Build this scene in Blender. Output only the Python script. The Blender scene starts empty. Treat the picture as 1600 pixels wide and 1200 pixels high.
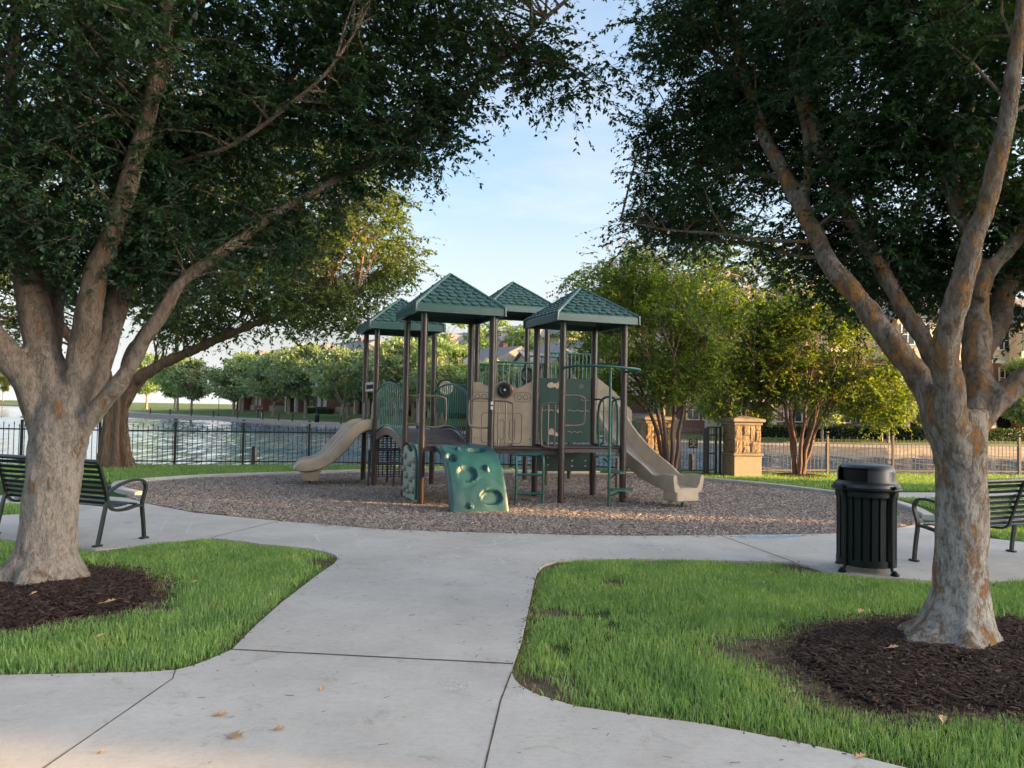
import bpy, bmesh, math, random
import numpy as np
from mathutils import Vector, Matrix, noise as mnoise

random.seed(7)
RNG = np.random.default_rng(7)
SC = bpy.context.scene
COL = SC.collection
R = math.radians

# ------------------------------------------------------------------ camera
cam = bpy.data.cameras.new('camera')
cam.sensor_width = 36.0
cam.lens = 27.0
cam.clip_start = 0.05
cam.clip_end = 6000
camo = bpy.data.objects.new('camera', cam)
COL.objects.link(camo)
camo.location = (0, 0, 1.6)
camo.matrix_world = (Matrix.Translation((0, 0, 1.6)) @ Matrix.Rotation(R(90 + 1.9), 4, 'X')
                     @ Matrix.Rotation(R(1.07), 4, 'Z'))
SC.camera = camo

# ------------------------------------------------------------------ sky, sun, exposure
SUN_EL, SUN_AZ = 9.5, 100.0          # degrees; azimuth clockwise from +Y
world = bpy.data.worlds.new('World')
SC.world = world
world.use_nodes = True
nt = world.node_tree
bg = nt.nodes['Background']
sky = nt.nodes.new('ShaderNodeTexSky')
sky.sky_type = 'NISHITA'
sky.sun_disc = False
sky.sun_elevation = R(SUN_EL)
sky.sun_rotation = R(SUN_AZ)
sky.altitude = 200
sky.air_density = 1.0
sky.dust_density = 7.0
sky.ozone_density = 1.9
# thin high cloud, the same all the way round
tc = nt.nodes.new('ShaderNodeTexCoord')
mp = nt.nodes.new('ShaderNodeMapping')
mp.inputs['Scale'].default_value = (2.2, 2.2, 9.0)
nz = nt.nodes.new('ShaderNodeTexNoise')
nz.inputs['Scale'].default_value = 1.6
nz.inputs['Detail'].default_value = 7
nz.inputs['Roughness'].default_value = 0.62
nz.inputs['Distortion'].default_value = 0.5
cr = nt.nodes.new('ShaderNodeValToRGB')
cr.color_ramp.elements[0].position = 0.42
cr.color_ramp.elements[0].color = (0.10, 0.10, 0.10, 1)
cr.color_ramp.elements[1].position = 0.80
cr.color_ramp.elements[1].color = (0.60, 0.60, 0.60, 1)
sepz = nt.nodes.new('ShaderNodeSeparateXYZ')
hz = nt.nodes.new('ShaderNodeMapRange')
hz.inputs['From Min'].default_value = 0.0
hz.inputs['From Max'].default_value = 0.30
hz.inputs['To Min'].default_value = 0.85
hz.inputs['To Max'].default_value = 0.0
hadd = nt.nodes.new('ShaderNodeMath')
hadd.operation = 'MAXIMUM'
lum = nt.nodes.new('ShaderNodeRGBToBW')
tint = nt.nodes.new('ShaderNodeMixRGB')
tint.blend_type = 'MULTIPLY'
tint.inputs[0].default_value = 1.0
tint.inputs[2].default_value = (1.42, 1.40, 1.42, 1)
mx = nt.nodes.new('ShaderNodeMixRGB')
L = nt.links.new
sepv = nt.nodes.new('ShaderNodeSeparateXYZ')
vmax = nt.nodes.new('ShaderNodeMath')
vmax.operation = 'MAXIMUM'
vmax.inputs[1].default_value = 0.085      # even haze along the whole horizon
comv = nt.nodes.new('ShaderNodeCombineXYZ')
L(tc.outputs['Generated'], sepv.inputs[0])
L(sepv.outputs[0], comv.inputs[0])
L(sepv.outputs[1], comv.inputs[1])
L(sepv.outputs[2], vmax.inputs[0])
L(vmax.outputs[0], comv.inputs[2])
L(comv.outputs[0], sky.inputs['Vector'])
L(tc.outputs['Generated'], mp.inputs['Vector'])
L(mp.outputs[0], nz.inputs['Vector'])
L(nz.outputs['Fac'], cr.inputs[0])
L(sky.outputs[0], lum.inputs[0])
hb = nt.nodes.new('ShaderNodeMapRange')
hb.inputs['From Min'].default_value = 0.0
hb.inputs['From Max'].default_value = 0.32
hb.inputs['To Min'].default_value = 1.35
hb.inputs['To Max'].default_value = 1.0
hm = nt.nodes.new('ShaderNodeMath')
hm.operation = 'MULTIPLY'
L(sepz.outputs[2], hb.inputs['Value'])
L(hb.outputs[0], hm.inputs[0])
L(lum.outputs[0], hm.inputs[1])
L(hm.outputs[0], tint.inputs[1])
L(tc.outputs['Generated'], sepz.inputs[0])
L(sepz.outputs[2], hz.inputs['Value'])
L(hz.outputs[0], hadd.inputs[0])
L(cr.outputs[0], hadd.inputs[1])
L(hadd.outputs[0], mx.inputs[0])
L(sky.outputs[0], mx.inputs[1])
L(tint.outputs[0], mx.inputs[2])
L(mx.outputs[0], bg.inputs['Color'])
bg.inputs['Strength'].default_value = 0.15

S3 = Vector((math.sin(R(SUN_AZ)) * math.cos(R(SUN_EL)), math.cos(R(SUN_AZ)) * math.cos(R(SUN_EL)), math.sin(R(SUN_EL))))
sun = bpy.data.lights.new('sun', 'SUN')
sun.energy = 4.4
sun.angle = R(0.5)
sun.color = (1.0, 0.58, 0.21)
suno = bpy.data.objects.new('sun', sun)
COL.objects.link(suno)
suno.location = (40, -10, 30)
suno.rotation_euler = S3.to_track_quat('Z', 'Y').to_euler()

SC.view_settings.view_transform = 'Standard'
SC.view_settings.look = 'None'
SC.view_settings.gamma = 1.0
SC.view_settings.use_curve_mapping = False
SC.view_settings.exposure = 2.15
SC.render.engine = 'CYCLES'
SC.cycles.use_denoising = True
SC.cycles.max_bounces = 8
SC.cycles.diffuse_bounces = 4
SC.cycles.glossy_bounces = 3
SC.cycles.transmission_bounces = 4
SC.cycles.transparent_max_bounces = 6
SC.cycles.sample_clamp_indirect = 6.0

# ------------------------------------------------------------------ materials
def node_mat(name):
    m = bpy.data.materials.new(name)
    m.use_nodes = True
    t = m.node_tree
    return m, t, t.nodes['Principled BSDF'], t.nodes['Material Output']

def N(t, typ, **kw):
    n = t.nodes.new(typ)
    for k, v in kw.items():
        if k in n.inputs.keys():
            n.inputs[k].default_value = v
        else:
            setattr(n, k, v)
    return n

def ramp(t, stops):
    r = t.nodes.new('ShaderNodeValToRGB')
    e = r.color_ramp.elements
    while len(e) < len(stops):
        e.new(0.5)
    for el, (p, c) in zip(e, stops):
        el.position = p
        el.color = (*c, 1) if len(c) == 3 else c
    return r

def M(name, c1, c2=None, rough=0.6, scale=6.0, bump=0.0, bscale=40.0, metal=0.0, stretch=(1, 1, 1), detail=5, spec=0.5, lo=0.35, hi=0.65, coat=0.0):
    m, t, p, o = node_mat(name)
    l = t.links.new
    p.inputs['Roughness'].default_value = rough
    p.inputs['Metallic'].default_value = metal
    p.inputs['Specular IOR Level'].default_value = spec
    p.inputs['Coat Weight'].default_value = coat
    tcn = N(t, 'ShaderNodeTexCoord')
    mpn = N(t, 'ShaderNodeMapping')
    mpn.inputs['Scale'].default_value = stretch
    l(tcn.outputs['Object'], mpn.inputs['Vector'])
    if c2 is None:
        c2 = tuple(c * 0.8 for c in c1)
    n1 = N(t, 'ShaderNodeTexNoise', Scale=scale, Detail=detail, Roughness=0.6)
    l(mpn.outputs[0], n1.inputs['Vector'])
    r = ramp(t, [(lo, c1), (hi, c2)])
    l(n1.outputs['Fac'], r.inputs[0])
    l(r.outputs[0], p.inputs['Base Color'])
    if bump:
        n2 = N(t, 'ShaderNodeTexNoise', Scale=bscale, Detail=4, Roughness=0.65)
        l(mpn.outputs[0], n2.inputs['Vector'])
        b = N(t, 'ShaderNodeBump', Strength=bump, Distance=0.02)
        l(n2.outputs['Fac'], b.inputs['Height'])
        l(b.outputs[0], p.inputs['Normal'])
    return m

def leaf_mat(name, cols, trans=0.4, rough=0.45, tcol=None, patch=None):
    """cols: list of colours picked per leaf; light passes through the blade."""
    m, t, p, o = node_mat(name)
    l = t.links.new
    g = N(t, 'ShaderNodeNewGeometry')
    n = len(cols)
    r = ramp(t, [(i / max(1, n - 1), c) for i, c in enumerate(cols)])
    l(g.outputs['Random Per Island'], r.inputs[0])
    src = r
    if patch:
        tcn = N(t, 'ShaderNodeTexCoord')
        pn = N(t, 'ShaderNodeTexNoise', Scale=patch, Detail=5, Roughness=0.65)
        l(tcn.outputs['Object'], pn.inputs['Vector'])
        pr = ramp(t, [(0.30, (0.62, 0.74, 0.78)), (0.5, (1, 1, 1)), (0.70, (1.25, 1.10, 1.08))])
        l(pn.outputs['Fac'], pr.inputs[0])
        src = N(t, 'ShaderNodeMixRGB', blend_type='MULTIPLY')
        src.inputs[0].default_value = 1
        l(r.outputs[0], src.inputs[1])
        l(pr.outputs[0], src.inputs[2])
    r = src
    l(r.outputs[0], p.inputs['Base Color'])
    p.inputs['Roughness'].default_value = rough
    p.inputs['Specular IOR Level'].default_value = 0.35
    tr = N(t, 'ShaderNodeBsdfTranslucent')
    mul = N(t, 'ShaderNodeMixRGB')
    mul.blend_type = 'MULTIPLY'
    mul.inputs[0].default_value = 1
    mul.inputs[2].default_value = (*(tcol or (2.6, 2.3, 0.7)), 1)
    l(r.outputs[0], mul.inputs[1])
    l(mul.outputs[0], tr.inputs['Color'])
    ms = N(t, 'ShaderNodeMixShader')
    ms.inputs[0].default_value = trans
    l(p.outputs[0], ms.inputs[1])
    l(tr.outputs[0], ms.inputs[2])
    l(ms.outputs[0], o.inputs['Surface'])
    return m

def chip_mat(name, cols, rough=0.85):
    m, t, p, o = node_mat(name)
    g = N(t, 'ShaderNodeNewGeometry')
    r = ramp(t, [(i / (len(cols) - 1), c) for i, c in enumerate(cols)])
    t.links.new(g.outputs['Random Per Island'], r.inputs[0])
    t.links.new(r.outputs[0], p.inputs['Base Color'])
    p.inputs['Roughness'].default_value = rough
    p.inputs['Specular IOR Level'].default_value = 0.25
    return m

def bark_mat(name, grey1, grey2, under, patch=0.56, scale=1.0, under2=None, flute=1.0, limb=None):
    """thin scaly bark: pale flakes over a darker skin, orange inner bark where larger flakes have dropped"""
    m, t, p, o = node_mat(name)
    l = t.links.new
    tcn = N(t, 'ShaderNodeTexCoord')
    mpn = N(t, 'ShaderNodeMapping')
    mpn.inputs['Scale'].default_value = (scale, scale, scale * 0.45 * flute)
    l(tcn.outputs['Object'], mpn.inputs['Vector'])
    mpf = N(t, 'ShaderNodeMapping')
    mpf.inputs['Scale'].default_value = (scale, scale, scale * 0.42 * flute)
    l(tcn.outputs['Object'], mpf.inputs['Vector'])
    nbig = N(t, 'ShaderNodeTexNoise', Scale=6.5, Detail=12, Roughness=0.78, Distortion=0.3)
    l(mpn.outputs[0], nbig.inputs['Vector'])
    nmid = N(t, 'ShaderNodeTexNoise', Scale=24, Detail=9, Roughness=0.75, Distortion=0.5)
    l(mpf.outputs[0], nmid.inputs['Vector'])
    nfine = N(t, 'ShaderNodeTexNoise', Scale=80, Detail=6, Roughness=0.7)
    l(mpf.outputs[0], nfine.inputs['Vector'])
    rg = ramp(t, [(0.30, tuple(c * 0.55 for c in grey2)), (0.43, grey2), (0.52, grey1), (0.66, tuple(c * 1.18 for c in grey1))])
    l(nmid.outputs['Fac'], rg.inputs[0])
    rf = ramp(t, [(0.32, (0.72, 0.70, 0.68)), (0.5, (1, 1, 1)), (0.7, (1.15, 1.15, 1.15))])
    l(nfine.outputs['Fac'], rf.inputs[0])
    mg = N(t, 'ShaderNodeMixRGB', blend_type='MULTIPLY')
    mg.inputs[0].default_value = 1
    l(rg.outputs[0], mg.inputs[1])
    l(rf.outputs[0], mg.inputs[2])
    cur = mg
    if limb:      # older pale flakes stay low on the trunk, the limbs above keep browner skin
        sp = N(t, 'ShaderNodeSeparateXYZ')
        l(tcn.outputs['Object'], sp.inputs[0])
        mr = N(t, 'ShaderNodeMapRange')
        mr.inputs['From Min'].default_value = limb[0]
        mr.inputs['From Max'].default_value = limb[1]
        l(sp.outputs[2], mr.inputs['Value'])
        ad = N(t, 'ShaderNodeMath', operation='MULTIPLY_ADD')
        ad.inputs[1].default_value = 1.0
        l(mr.outputs[0], ad.inputs[0])
        nn = N(t, 'ShaderNodeMath', operation='MULTIPLY_ADD')
        nn.inputs[1].default_value = 1.6
        nn.inputs[2].default_value = -0.8
        l(nbig.outputs['Fac'], nn.inputs[0])
        l(nn.outputs[0], ad.inputs[2])
        ad.use_clamp = True
        lm = N(t, 'ShaderNodeMixRGB', blend_type='MULTIPLY')
        l(ad.outputs[0], lm.inputs[0])
        l(mg.outputs[0], lm.inputs[1])
        lm.inputs[2].default_value = (*limb[2], 1)
        cur = lm
    ru = ramp(t, [(0.3, under), (0.7, under2 or tuple(c * 0.62 for c in under))])
    l(nfine.outputs['Fac'], ru.inputs[0])
    rp = ramp(t, [(patch, (0, 0, 0)), (patch + 0.05, (1, 1, 1))])
    l(nbig.outputs['Fac'], rp.inputs[0])
    mixc = N(t, 'ShaderNodeMixRGB')
    l(rp.outputs[0], mixc.inputs[0])
    l(cur.outputs[0], mixc.inputs[1])
    l(ru.outputs[0], mixc.inputs[2])
    l(mixc.outputs[0], p.inputs['Base Color'])
    p.inputs['Roughness'].default_value = 0.9
    p.inputs['Specular IOR Level'].default_value = 0.2
    a2 = N(t, 'ShaderNodeMath', operation='MULTIPLY_ADD')
    a2.inputs[1].default_value = 0.35
    l(nfine.outputs['Fac'], a2.inputs[0])
    l(nmid.outputs['Fac'], a2.inputs[2])
    a3 = N(t, 'ShaderNodeMath', operation='MULTIPLY_ADD')
    a3.inputs[1].default_value = -0.18
    l(rp.outputs[0], a3.inputs[0])
    l(a2.outputs[0], a3.inputs[2])
    b = N(t, 'ShaderNodeBump', Strength=1.0, Distance=0.05)
    l(a3.outputs[0], b.inputs['Height'])
    l(b.outputs[0], p.inputs['Normal'])
    return m

def concrete_mat():
    m, t, p, o = node_mat('concrete')
    l = t.links.new
    tcn = N(t, 'ShaderNodeTexCoord')
    n1 = N(t, 'ShaderNodeTexNoise', Scale=0.9, Detail=9, Roughness=0.72)
    n2 = N(t, 'ShaderNodeTexNoise', Scale=22, Detail=8, Roughness=0.72)
    n3 = N(t, 'ShaderNodeTexNoise', Scale=160, Detail=3, Roughness=0.7)
    for n in (n1, n2, n3):
        l(tcn.outputs['Object'], n.inputs['Vector'])
    r1 = ramp(t, [(0.3, (0.39, 0.368, 0.337)), (0.7, (0.54, 0.517, 0.48))])
    l(n1.outputs['Fac'], r1.inputs[0])
    r2 = ramp(t, [(0.28, (0.88, 0.875, 0.86)), (0.5, (1, 1, 1)), (0.75, (1.05, 1.05, 1.05))])
    l(n2.outputs['Fac'], r2.inputs[0])
    mm = N(t, 'ShaderNodeMixRGB', blend_type='MULTIPLY')
    mm.inputs[0].default_value = 1
    l(r1.outputs[0], mm.inputs[1])
    l(r2.outputs[0], mm.inputs[2])
    r3 = ramp(t, [(0.3, (0.7, 0.7, 0.7)), (0.46, (1, 1, 1)), (0.62, (1, 1, 1)), (0.75, (1.2, 1.2, 1.18))])
    l(n3.outputs['Fac'], r3.inputs[0])
    m2 = N(t, 'ShaderNodeMixRGB', blend_type='MULTIPLY')
    m2.inputs[0].default_value = 1
    l(mm.outputs[0], m2.inputs[1])
    l(r3.outputs[0], m2.inputs[2])
    l(m2.outputs[0], p.inputs['Base Color'])
    p.inputs['Roughness'].default_value = 0.85
    p.inputs['Specular IOR Level'].default_value = 0.3
    mb_ = N(t, 'ShaderNodeMapping')
    mb_.inputs['Scale'].default_value = (4.0, 150.0, 1.0)
    mb_.inputs['Rotation'].default_value = (0, 0, R(3))
    l(tcn.outputs['Object'], mb_.inputs['Vector'])
    n4 = N(t, 'ShaderNodeTexNoise', Scale=1.0, Detail=4, Roughness=0.7)
    l(mb_.outputs[0], n4.inputs['Vector'])
    r4 = ramp(t, [(0.3, (0.90, 0.90, 0.90)), (0.7, (1.07, 1.07, 1.07))])
    l(n4.outputs['Fac'], r4.inputs[0])
    n5 = N(t, 'ShaderNodeTexNoise', Scale=3.3, Detail=10, Roughness=0.78, Distortion=1.5)
    l(tcn.outputs['Object'], n5.inputs['Vector'])
    r5 = ramp(t, [(0.34, (0.78, 0.765, 0.74)), (0.44, (1, 1, 1)), (0.60, (1, 1, 1)), (0.70, (1.12, 1.12, 1.12))])
    l(n5.outputs['Fac'], r5.inputs[0])
    m3 = N(t, 'ShaderNodeMixRGB', blend_type='MULTIPLY')
    m3.inputs[0].default_value = 1
    l(m2.outputs[0], m3.inputs[1])
    l(r4.outputs[0], m3.inputs[2])
    m4 = N(t, 'ShaderNodeMixRGB', blend_type='MULTIPLY')
    m4.inputs[0].default_value = 1
    l(m3.outputs[0], m4.inputs[1])
    l(r5.outputs[0], m4.inputs[2])
    l(m4.outputs[0], p.inputs['Base Color'])
    b = N(t, 'ShaderNodeBump', Strength=0.35, Distance=0.004)
    l(n3.outputs['Fac'], b.inputs['Height'])
    l(b.outputs[0], p.inputs['Normal'])
    return m

def chalk_mat(name, col, thr=0.52, scale=30, amax=0.8):
    m, t, p, o = node_mat(name)
    l = t.links.new
    tcn = N(t, 'ShaderNodeTexCoord')
    n1 = N(t, 'ShaderNodeTexNoise', Scale=scale, Detail=6, Roughness=0.75)
    n2 = N(t, 'ShaderNodeTexNoise', Scale=3.0, Detail=3)
    l(tcn.outputs['Object'], n1.inputs['Vector'])
    l(tcn.outputs['Object'], n2.inputs['Vector'])
    a = N(t, 'ShaderNodeMath', operation='MULTIPLY')
    l(n1.outputs['Fac'], a.inputs[0])
    l(n2.outputs['Fac'], a.inputs[1])
    r = ramp(t, [(thr * 0.5, (0, 0, 0)), (thr * 0.5 + 0.08, (amax, amax, amax))])
    l(a.outputs[0], r.inputs[0])
    p.inputs['Base Color'].default_value = (*col, 1)
    p.inputs['Roughness'].default_value = 0.95
    l(r.outputs[0], p.inputs['Alpha'])
    return m

def water_mat():
    m, t, p, o = node_mat('lake_water')
    l = t.links.new
    tcn = N(t, 'ShaderNodeTexCoord')
    mpn = N(t, 'ShaderNodeMapping')
    mpn.inputs['Scale'].default_value = (2.6, 1.15, 1.0)
    mpn.inputs['Rotation'].default_value = (0, 0, R(10))
    l(tcn.outputs['Object'], mpn.inputs['Vector'])
    n1 = N(t, 'ShaderNodeTexNoise', Scale=1.0, Detail=1.5, Roughness=0.45, Distortion=0.3)
    n2 = N(t, 'ShaderNodeTexNoise', Scale=4.5, Detail=2, Roughness=0.5)
    l(mpn.outputs[0], n1.inputs['Vector'])
    l(mpn.outputs[0], n2.inputs['Vector'])
    a = N(t, 'ShaderNodeMath', operation='MULTIPLY')
    a.inputs[1].default_value = 0.3
    l(n2.outputs['Fac'], a.inputs[0])
    s = N(t, 'ShaderNodeMath', operation='ADD')
    l(n1.outputs['Fac'], s.inputs[0])
    l(a.outputs[0], s.inputs[1])
    b = N(t, 'ShaderNodeBump', Strength=0.5, Distance=0.012)
    l(s.outputs[0], b.inputs['Height'])
    l(b.outputs[0], p.inputs['Normal'])
    p.inputs['Base Color'].default_value = (0.13, 0.21, 0.28, 1)
    p.inputs['Roughness'].default_value = 0.05
    p.inputs['IOR'].default_value = 1.33
    return m

def brick_mat(name, c1, c2, mortar):
    m, t, p, o = node_mat(name)
    l = t.links.new
    tcn = N(t, 'ShaderNodeTexCoord')
    sep = N(t, 'ShaderNodeSeparateXYZ')
    l(tcn.outputs['Object'], sep.inputs[0])
    ad = N(t, 'ShaderNodeMath', operation='ADD')
    l(sep.outputs[0], ad.inputs[0])
    l(sep.outputs[1], ad.inputs[1])
    cb = N(t, 'ShaderNodeCombineXYZ')
    l(ad.outputs[0], cb.inputs[0])
    l(sep.outputs[2], cb.inputs[1])
    br = N(t, 'ShaderNodeTexBrick', Scale=2.2)
    br.inputs['Color1'].default_value = (*c1, 1)
    br.inputs['Color2'].default_value = (*c2, 1)
    br.inputs['Mortar'].default_value = (*mortar, 1)
    br.inputs['Mortar Size'].default_value = 0.012
    l(cb.outputs[0], br.inputs['Vector'])
    l(br.outputs['Color'], p.inputs['Base Color'])
    p.inputs['Roughness'].default_value = 0.9
    return m

def glass_mat():
    m, t, p, o = node_mat('window_glass')
    p.inputs['Base Color'].default_value = (0.03, 0.04, 0.05, 1)
    p.inputs['Roughness'].default_value = 0.06
    p.inputs['Specular IOR Level'].default_value = 0.8
    return m

def grass_sheet_mat(name, a, b_, soil, s=0.5):
    m, t, p, o = node_mat(name)
    l = t.links.new
    tcn = N(t, 'ShaderNodeTexCoord')
    n1 = N(t, 'ShaderNodeTexNoise', Scale=1.4, Detail=8, Roughness=0.7)
    n2 = N(t, 'ShaderNodeTexNoise', Scale=60, Detail=4, Roughness=0.8)
    l(tcn.outputs['Object'], n1.inputs['Vector'])
    l(tcn.outputs['Object'], n2.inputs['Vector'])
    r1 = ramp(t, [(0.3, a), (0.6, b_), (0.85, soil)])
    l(n1.outputs['Fac'], r1.inputs[0])
    r2 = ramp(t, [(0.3, (0.55, 0.55, 0.5)), (0.7, (1.15, 1.15, 1.1))])
    l(n2.outputs['Fac'], r2.inputs[0])
    mm = N(t, 'ShaderNodeMixRGB', blend_type='MULTIPLY')
    mm.inputs[0].default_value = 1
    l(r1.outputs[0], mm.inputs[1])
    l(r2.outputs[0], mm.inputs[2])
    l(mm.outputs[0], p.inputs['Base Color'])
    p.inputs['Roughness'].default_value = 0.95
    p.inputs['Specular IOR Level'].default_value = 0.15
    b = N(t, 'ShaderNodeBump', Strength=s, Distance=0.03)
    l(n2.outputs['Fac'], b.inputs['Height'])
    l(b.outputs[0], p.inputs['Normal'])
    return m

MAT = {}
MAT['concrete'] = concrete_mat()
MAT['soil'] = M('soil', (0.075, 0.058, 0.042), (0.14, 0.11, 0.075), rough=0.95, scale=9, bump=0.8, bscale=60, spec=0.1)
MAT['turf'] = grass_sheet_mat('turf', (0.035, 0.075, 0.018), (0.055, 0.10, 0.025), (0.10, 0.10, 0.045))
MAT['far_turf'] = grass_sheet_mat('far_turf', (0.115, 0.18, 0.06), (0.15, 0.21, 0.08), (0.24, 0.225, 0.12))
MAT['mulch_base'] = M('mulch_base', (0.13, 0.098, 0.078), (0.25, 0.20, 0.165), rough=0.95, scale=45, bump=0.9, bscale=70, spec=0.1)
MAT['chips'] = chip_mat('wood_chips', [(0.15, 0.115, 0.095), (0.26, 0.21, 0.18), (0.39, 0.335, 0.295), (0.32, 0.265, 0.225), (0.52, 0.465, 0.42)])
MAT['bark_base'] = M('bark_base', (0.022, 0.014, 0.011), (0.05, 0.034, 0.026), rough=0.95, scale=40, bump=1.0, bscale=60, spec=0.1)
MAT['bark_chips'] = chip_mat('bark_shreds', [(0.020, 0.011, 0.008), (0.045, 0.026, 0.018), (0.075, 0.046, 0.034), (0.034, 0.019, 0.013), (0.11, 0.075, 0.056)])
MAT['grass'] = leaf_mat('grass_blades', [(0.12, 0.22, 0.062), (0.20, 0.35, 0.095), (0.165, 0.30, 0.078), (0.28, 0.42, 0.14), (0.145, 0.255, 0.07), (0.36, 0.39, 0.19)], trans=0.25, rough=0.5, tcol=(1.8, 1.8, 0.8), patch=1.6)
MAT['straw'] = leaf_mat('dry_grass', [(0.22, 0.17, 0.09), (0.32, 0.26, 0.15), (0.16, 0.14, 0.06), (0.28, 0.21, 0.11)], trans=0.15, rough=0.8, tcol=(1.2, 1.1, 0.8))
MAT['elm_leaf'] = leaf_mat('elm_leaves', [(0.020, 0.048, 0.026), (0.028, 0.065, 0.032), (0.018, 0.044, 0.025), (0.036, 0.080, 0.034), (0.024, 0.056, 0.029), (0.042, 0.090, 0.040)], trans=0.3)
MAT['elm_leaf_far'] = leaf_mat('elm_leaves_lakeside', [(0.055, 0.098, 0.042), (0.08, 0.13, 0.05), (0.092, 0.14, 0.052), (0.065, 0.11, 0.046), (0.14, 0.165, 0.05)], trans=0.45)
MAT['myrtle_leaf'] = leaf_mat('crape_myrtle_leaves', [(0.040, 0.078, 0.040), (0.054, 0.10, 0.048), (0.068, 0.112, 0.046), (0.046, 0.09, 0.046), (0.11, 0.13, 0.04)], trans=0.56, tcol=(4.5, 3.6, 0.42))
MAT['blossom'] = leaf_mat('pale_blossom', [(0.55, 0.50, 0.42), (0.62, 0.55, 0.48), (0.5, 0.42, 0.34)], trans=0.3, tcol=(1.2, 1.1, 1.0))
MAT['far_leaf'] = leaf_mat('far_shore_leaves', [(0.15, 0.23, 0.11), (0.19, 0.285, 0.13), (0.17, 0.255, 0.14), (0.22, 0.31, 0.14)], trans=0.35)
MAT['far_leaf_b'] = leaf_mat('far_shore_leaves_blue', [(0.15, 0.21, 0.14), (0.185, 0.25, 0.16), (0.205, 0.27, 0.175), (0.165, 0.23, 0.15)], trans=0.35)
MAT['yellow_leaf'] = leaf_mat('yellow_leaves', [(0.14, 0.17, 0.03), (0.22, 0.22, 0.035), (0.12, 0.16, 0.035), (0.28, 0.24, 0.03)], trans=0.4, tcol=(1.8, 1.6, 0.6))  # yellow leaves; on the distant gold trees this colour stands in for sunlight
MAT['hedge_leaf'] = leaf_mat('hedge_leaves', [(0.025, 0.06, 0.02), (0.04, 0.085, 0.028), (0.03, 0.07, 0.024)], trans=0.25)
MAT['bark_l'] = bark_mat('lacebark_grey', (0.335, 0.29, 0.25), (0.24, 0.205, 0.175), (0.32, 0.17, 0.085), patch=0.56, limb=(1.0, 2.4, (0.54, 0.46, 0.40)))
MAT['bark_r'] = bark_mat('lacebark_mottled', (0.46, 0.42, 0.37), (0.27, 0.235, 0.20), (0.44, 0.22, 0.085), patch=0.522, limb=(0.6, 1.9, (0.54, 0.46, 0.40)))
MAT['bark_t2'] = bark_mat('fluted_bark', (0.22, 0.15, 0.10), (0.15, 0.10, 0.07), (0.30, 0.16, 0.08), patch=0.62, flute=0.3)
MAT['bark_myrtle'] = M('crape_myrtle_bark', (0.075, 0.040, 0.028), (0.14, 0.075, 0.052), rough=0.7, scale=5, stretch=(1, 1, 0.25), bump=0.3, bscale=20)
MAT['shoot'] = M('green_brown_shoots', (0.06, 0.062, 0.035), (0.085, 0.08, 0.045), rough=0.8)
MAT['bark_far'] = M('far_bark', (0.20, 0.16, 0.12), (0.30, 0.25, 0.20), rough=0.9, scale=3, bump=0.3)
MAT['water'] = water_mat()
MAT['bench'] = M('bench_black_paint', (0.006, 0.009, 0.008), (0.009, 0.013, 0.011), rough=0.36, scale=14, bump=0.05, bscale=150)
MAT['can'] = M('bin_green_black_paint', (0.004, 0.008, 0.009), (0.007, 0.011, 0.012), rough=0.42, scale=10, bump=0.06, bscale=120, spec=0.22)
MAT['can_lid'] = M('bin_lid_plastic', (0.008, 0.011, 0.011), (0.013, 0.016, 0.016), rough=0.36, scale=8)
MAT['dark'] = M('black_void', (0.004, 0.004, 0.004), (0.006, 0.006, 0.006), rough=0.9)
MAT['iron'] = M('black_fence_paint', (0.012, 0.011, 0.012), (0.02, 0.017, 0.016), rough=0.45, scale=6)
MAT['iron_lit'] = M('black_fence_paint_lit', (0.085, 0.066, 0.048), (0.12, 0.095, 0.07), rough=0.45, scale=4)  # the same black iron, with the sun's tan put into its colour
MAT['post'] = M('brown_powder_coat', (0.030, 0.020, 0.016), (0.044, 0.030, 0.024), rough=0.32, scale=5, spec=0.5)
MAT['rail'] = M('brown_rail', (0.10, 0.07, 0.058), (0.14, 0.10, 0.085), rough=0.32, scale=6)
MAT['deck'] = M('brown_deck_vinyl', (0.045, 0.035, 0.032), (0.065, 0.05, 0.046), rough=0.6, scale=10, bump=0.2, bscale=80)
MAT['tan'] = M('tan_plastic', (0.36, 0.285, 0.205), (0.46, 0.37, 0.275), rough=0.42, scale=4, detail=9, lo=.3, hi=.6, bump=0.08, bscale=60)
MAT['tan_dark'] = M('tan_groove', (0.10, 0.075, 0.05), (0.12, 0.09, 0.06), rough=0.7)
MAT['roof'] = M('green_roof_plastic', (0.036, 0.088, 0.082), (0.048, 0.106, 0.098), rough=0.33, scale=2, bump=0.05, bscale=60)
MAT['green'] = M('dark_green_plastic', (0.008, 0.042, 0.036), (0.012, 0.052, 0.044), rough=0.42, scale=3)
MAT['green_rail'] = M('green_rail', (0.012, 0.085, 0.068), (0.018, 0.10, 0.08), rough=0.34, scale=3)
MAT['climb'] = M('teal_rock_plastic', (0.007, 0.050, 0.056), (0.010, 0.062, 0.066), rough=0.38, scale=5, detail=9, bump=0.12, bscale=30)
MAT['climb_dark'] = M('teal_recess', (0.006, 0.06, 0.055), (0.008, 0.07, 0.062), rough=0.5)
MAT['sage'] = M('sage_wall_plastic', (0.25, 0.32, 0.25), (0.29, 0.36, 0.29), rough=0.5, scale=3)
MAT['hold'] = M('stone_grey_hold', (0.25, 0.23, 0.19), (0.32, 0.29, 0.24), rough=0.7, scale=10)
MAT['navy'] = M('navy_perforated_step', (0.012, 0.014, 0.028), (0.018, 0.02, 0.036), rough=0.5)
MAT['black'] = M('black_rubber', (0.012, 0.011, 0.011), (0.02, 0.018, 0.018), rough=0.5)
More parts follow.
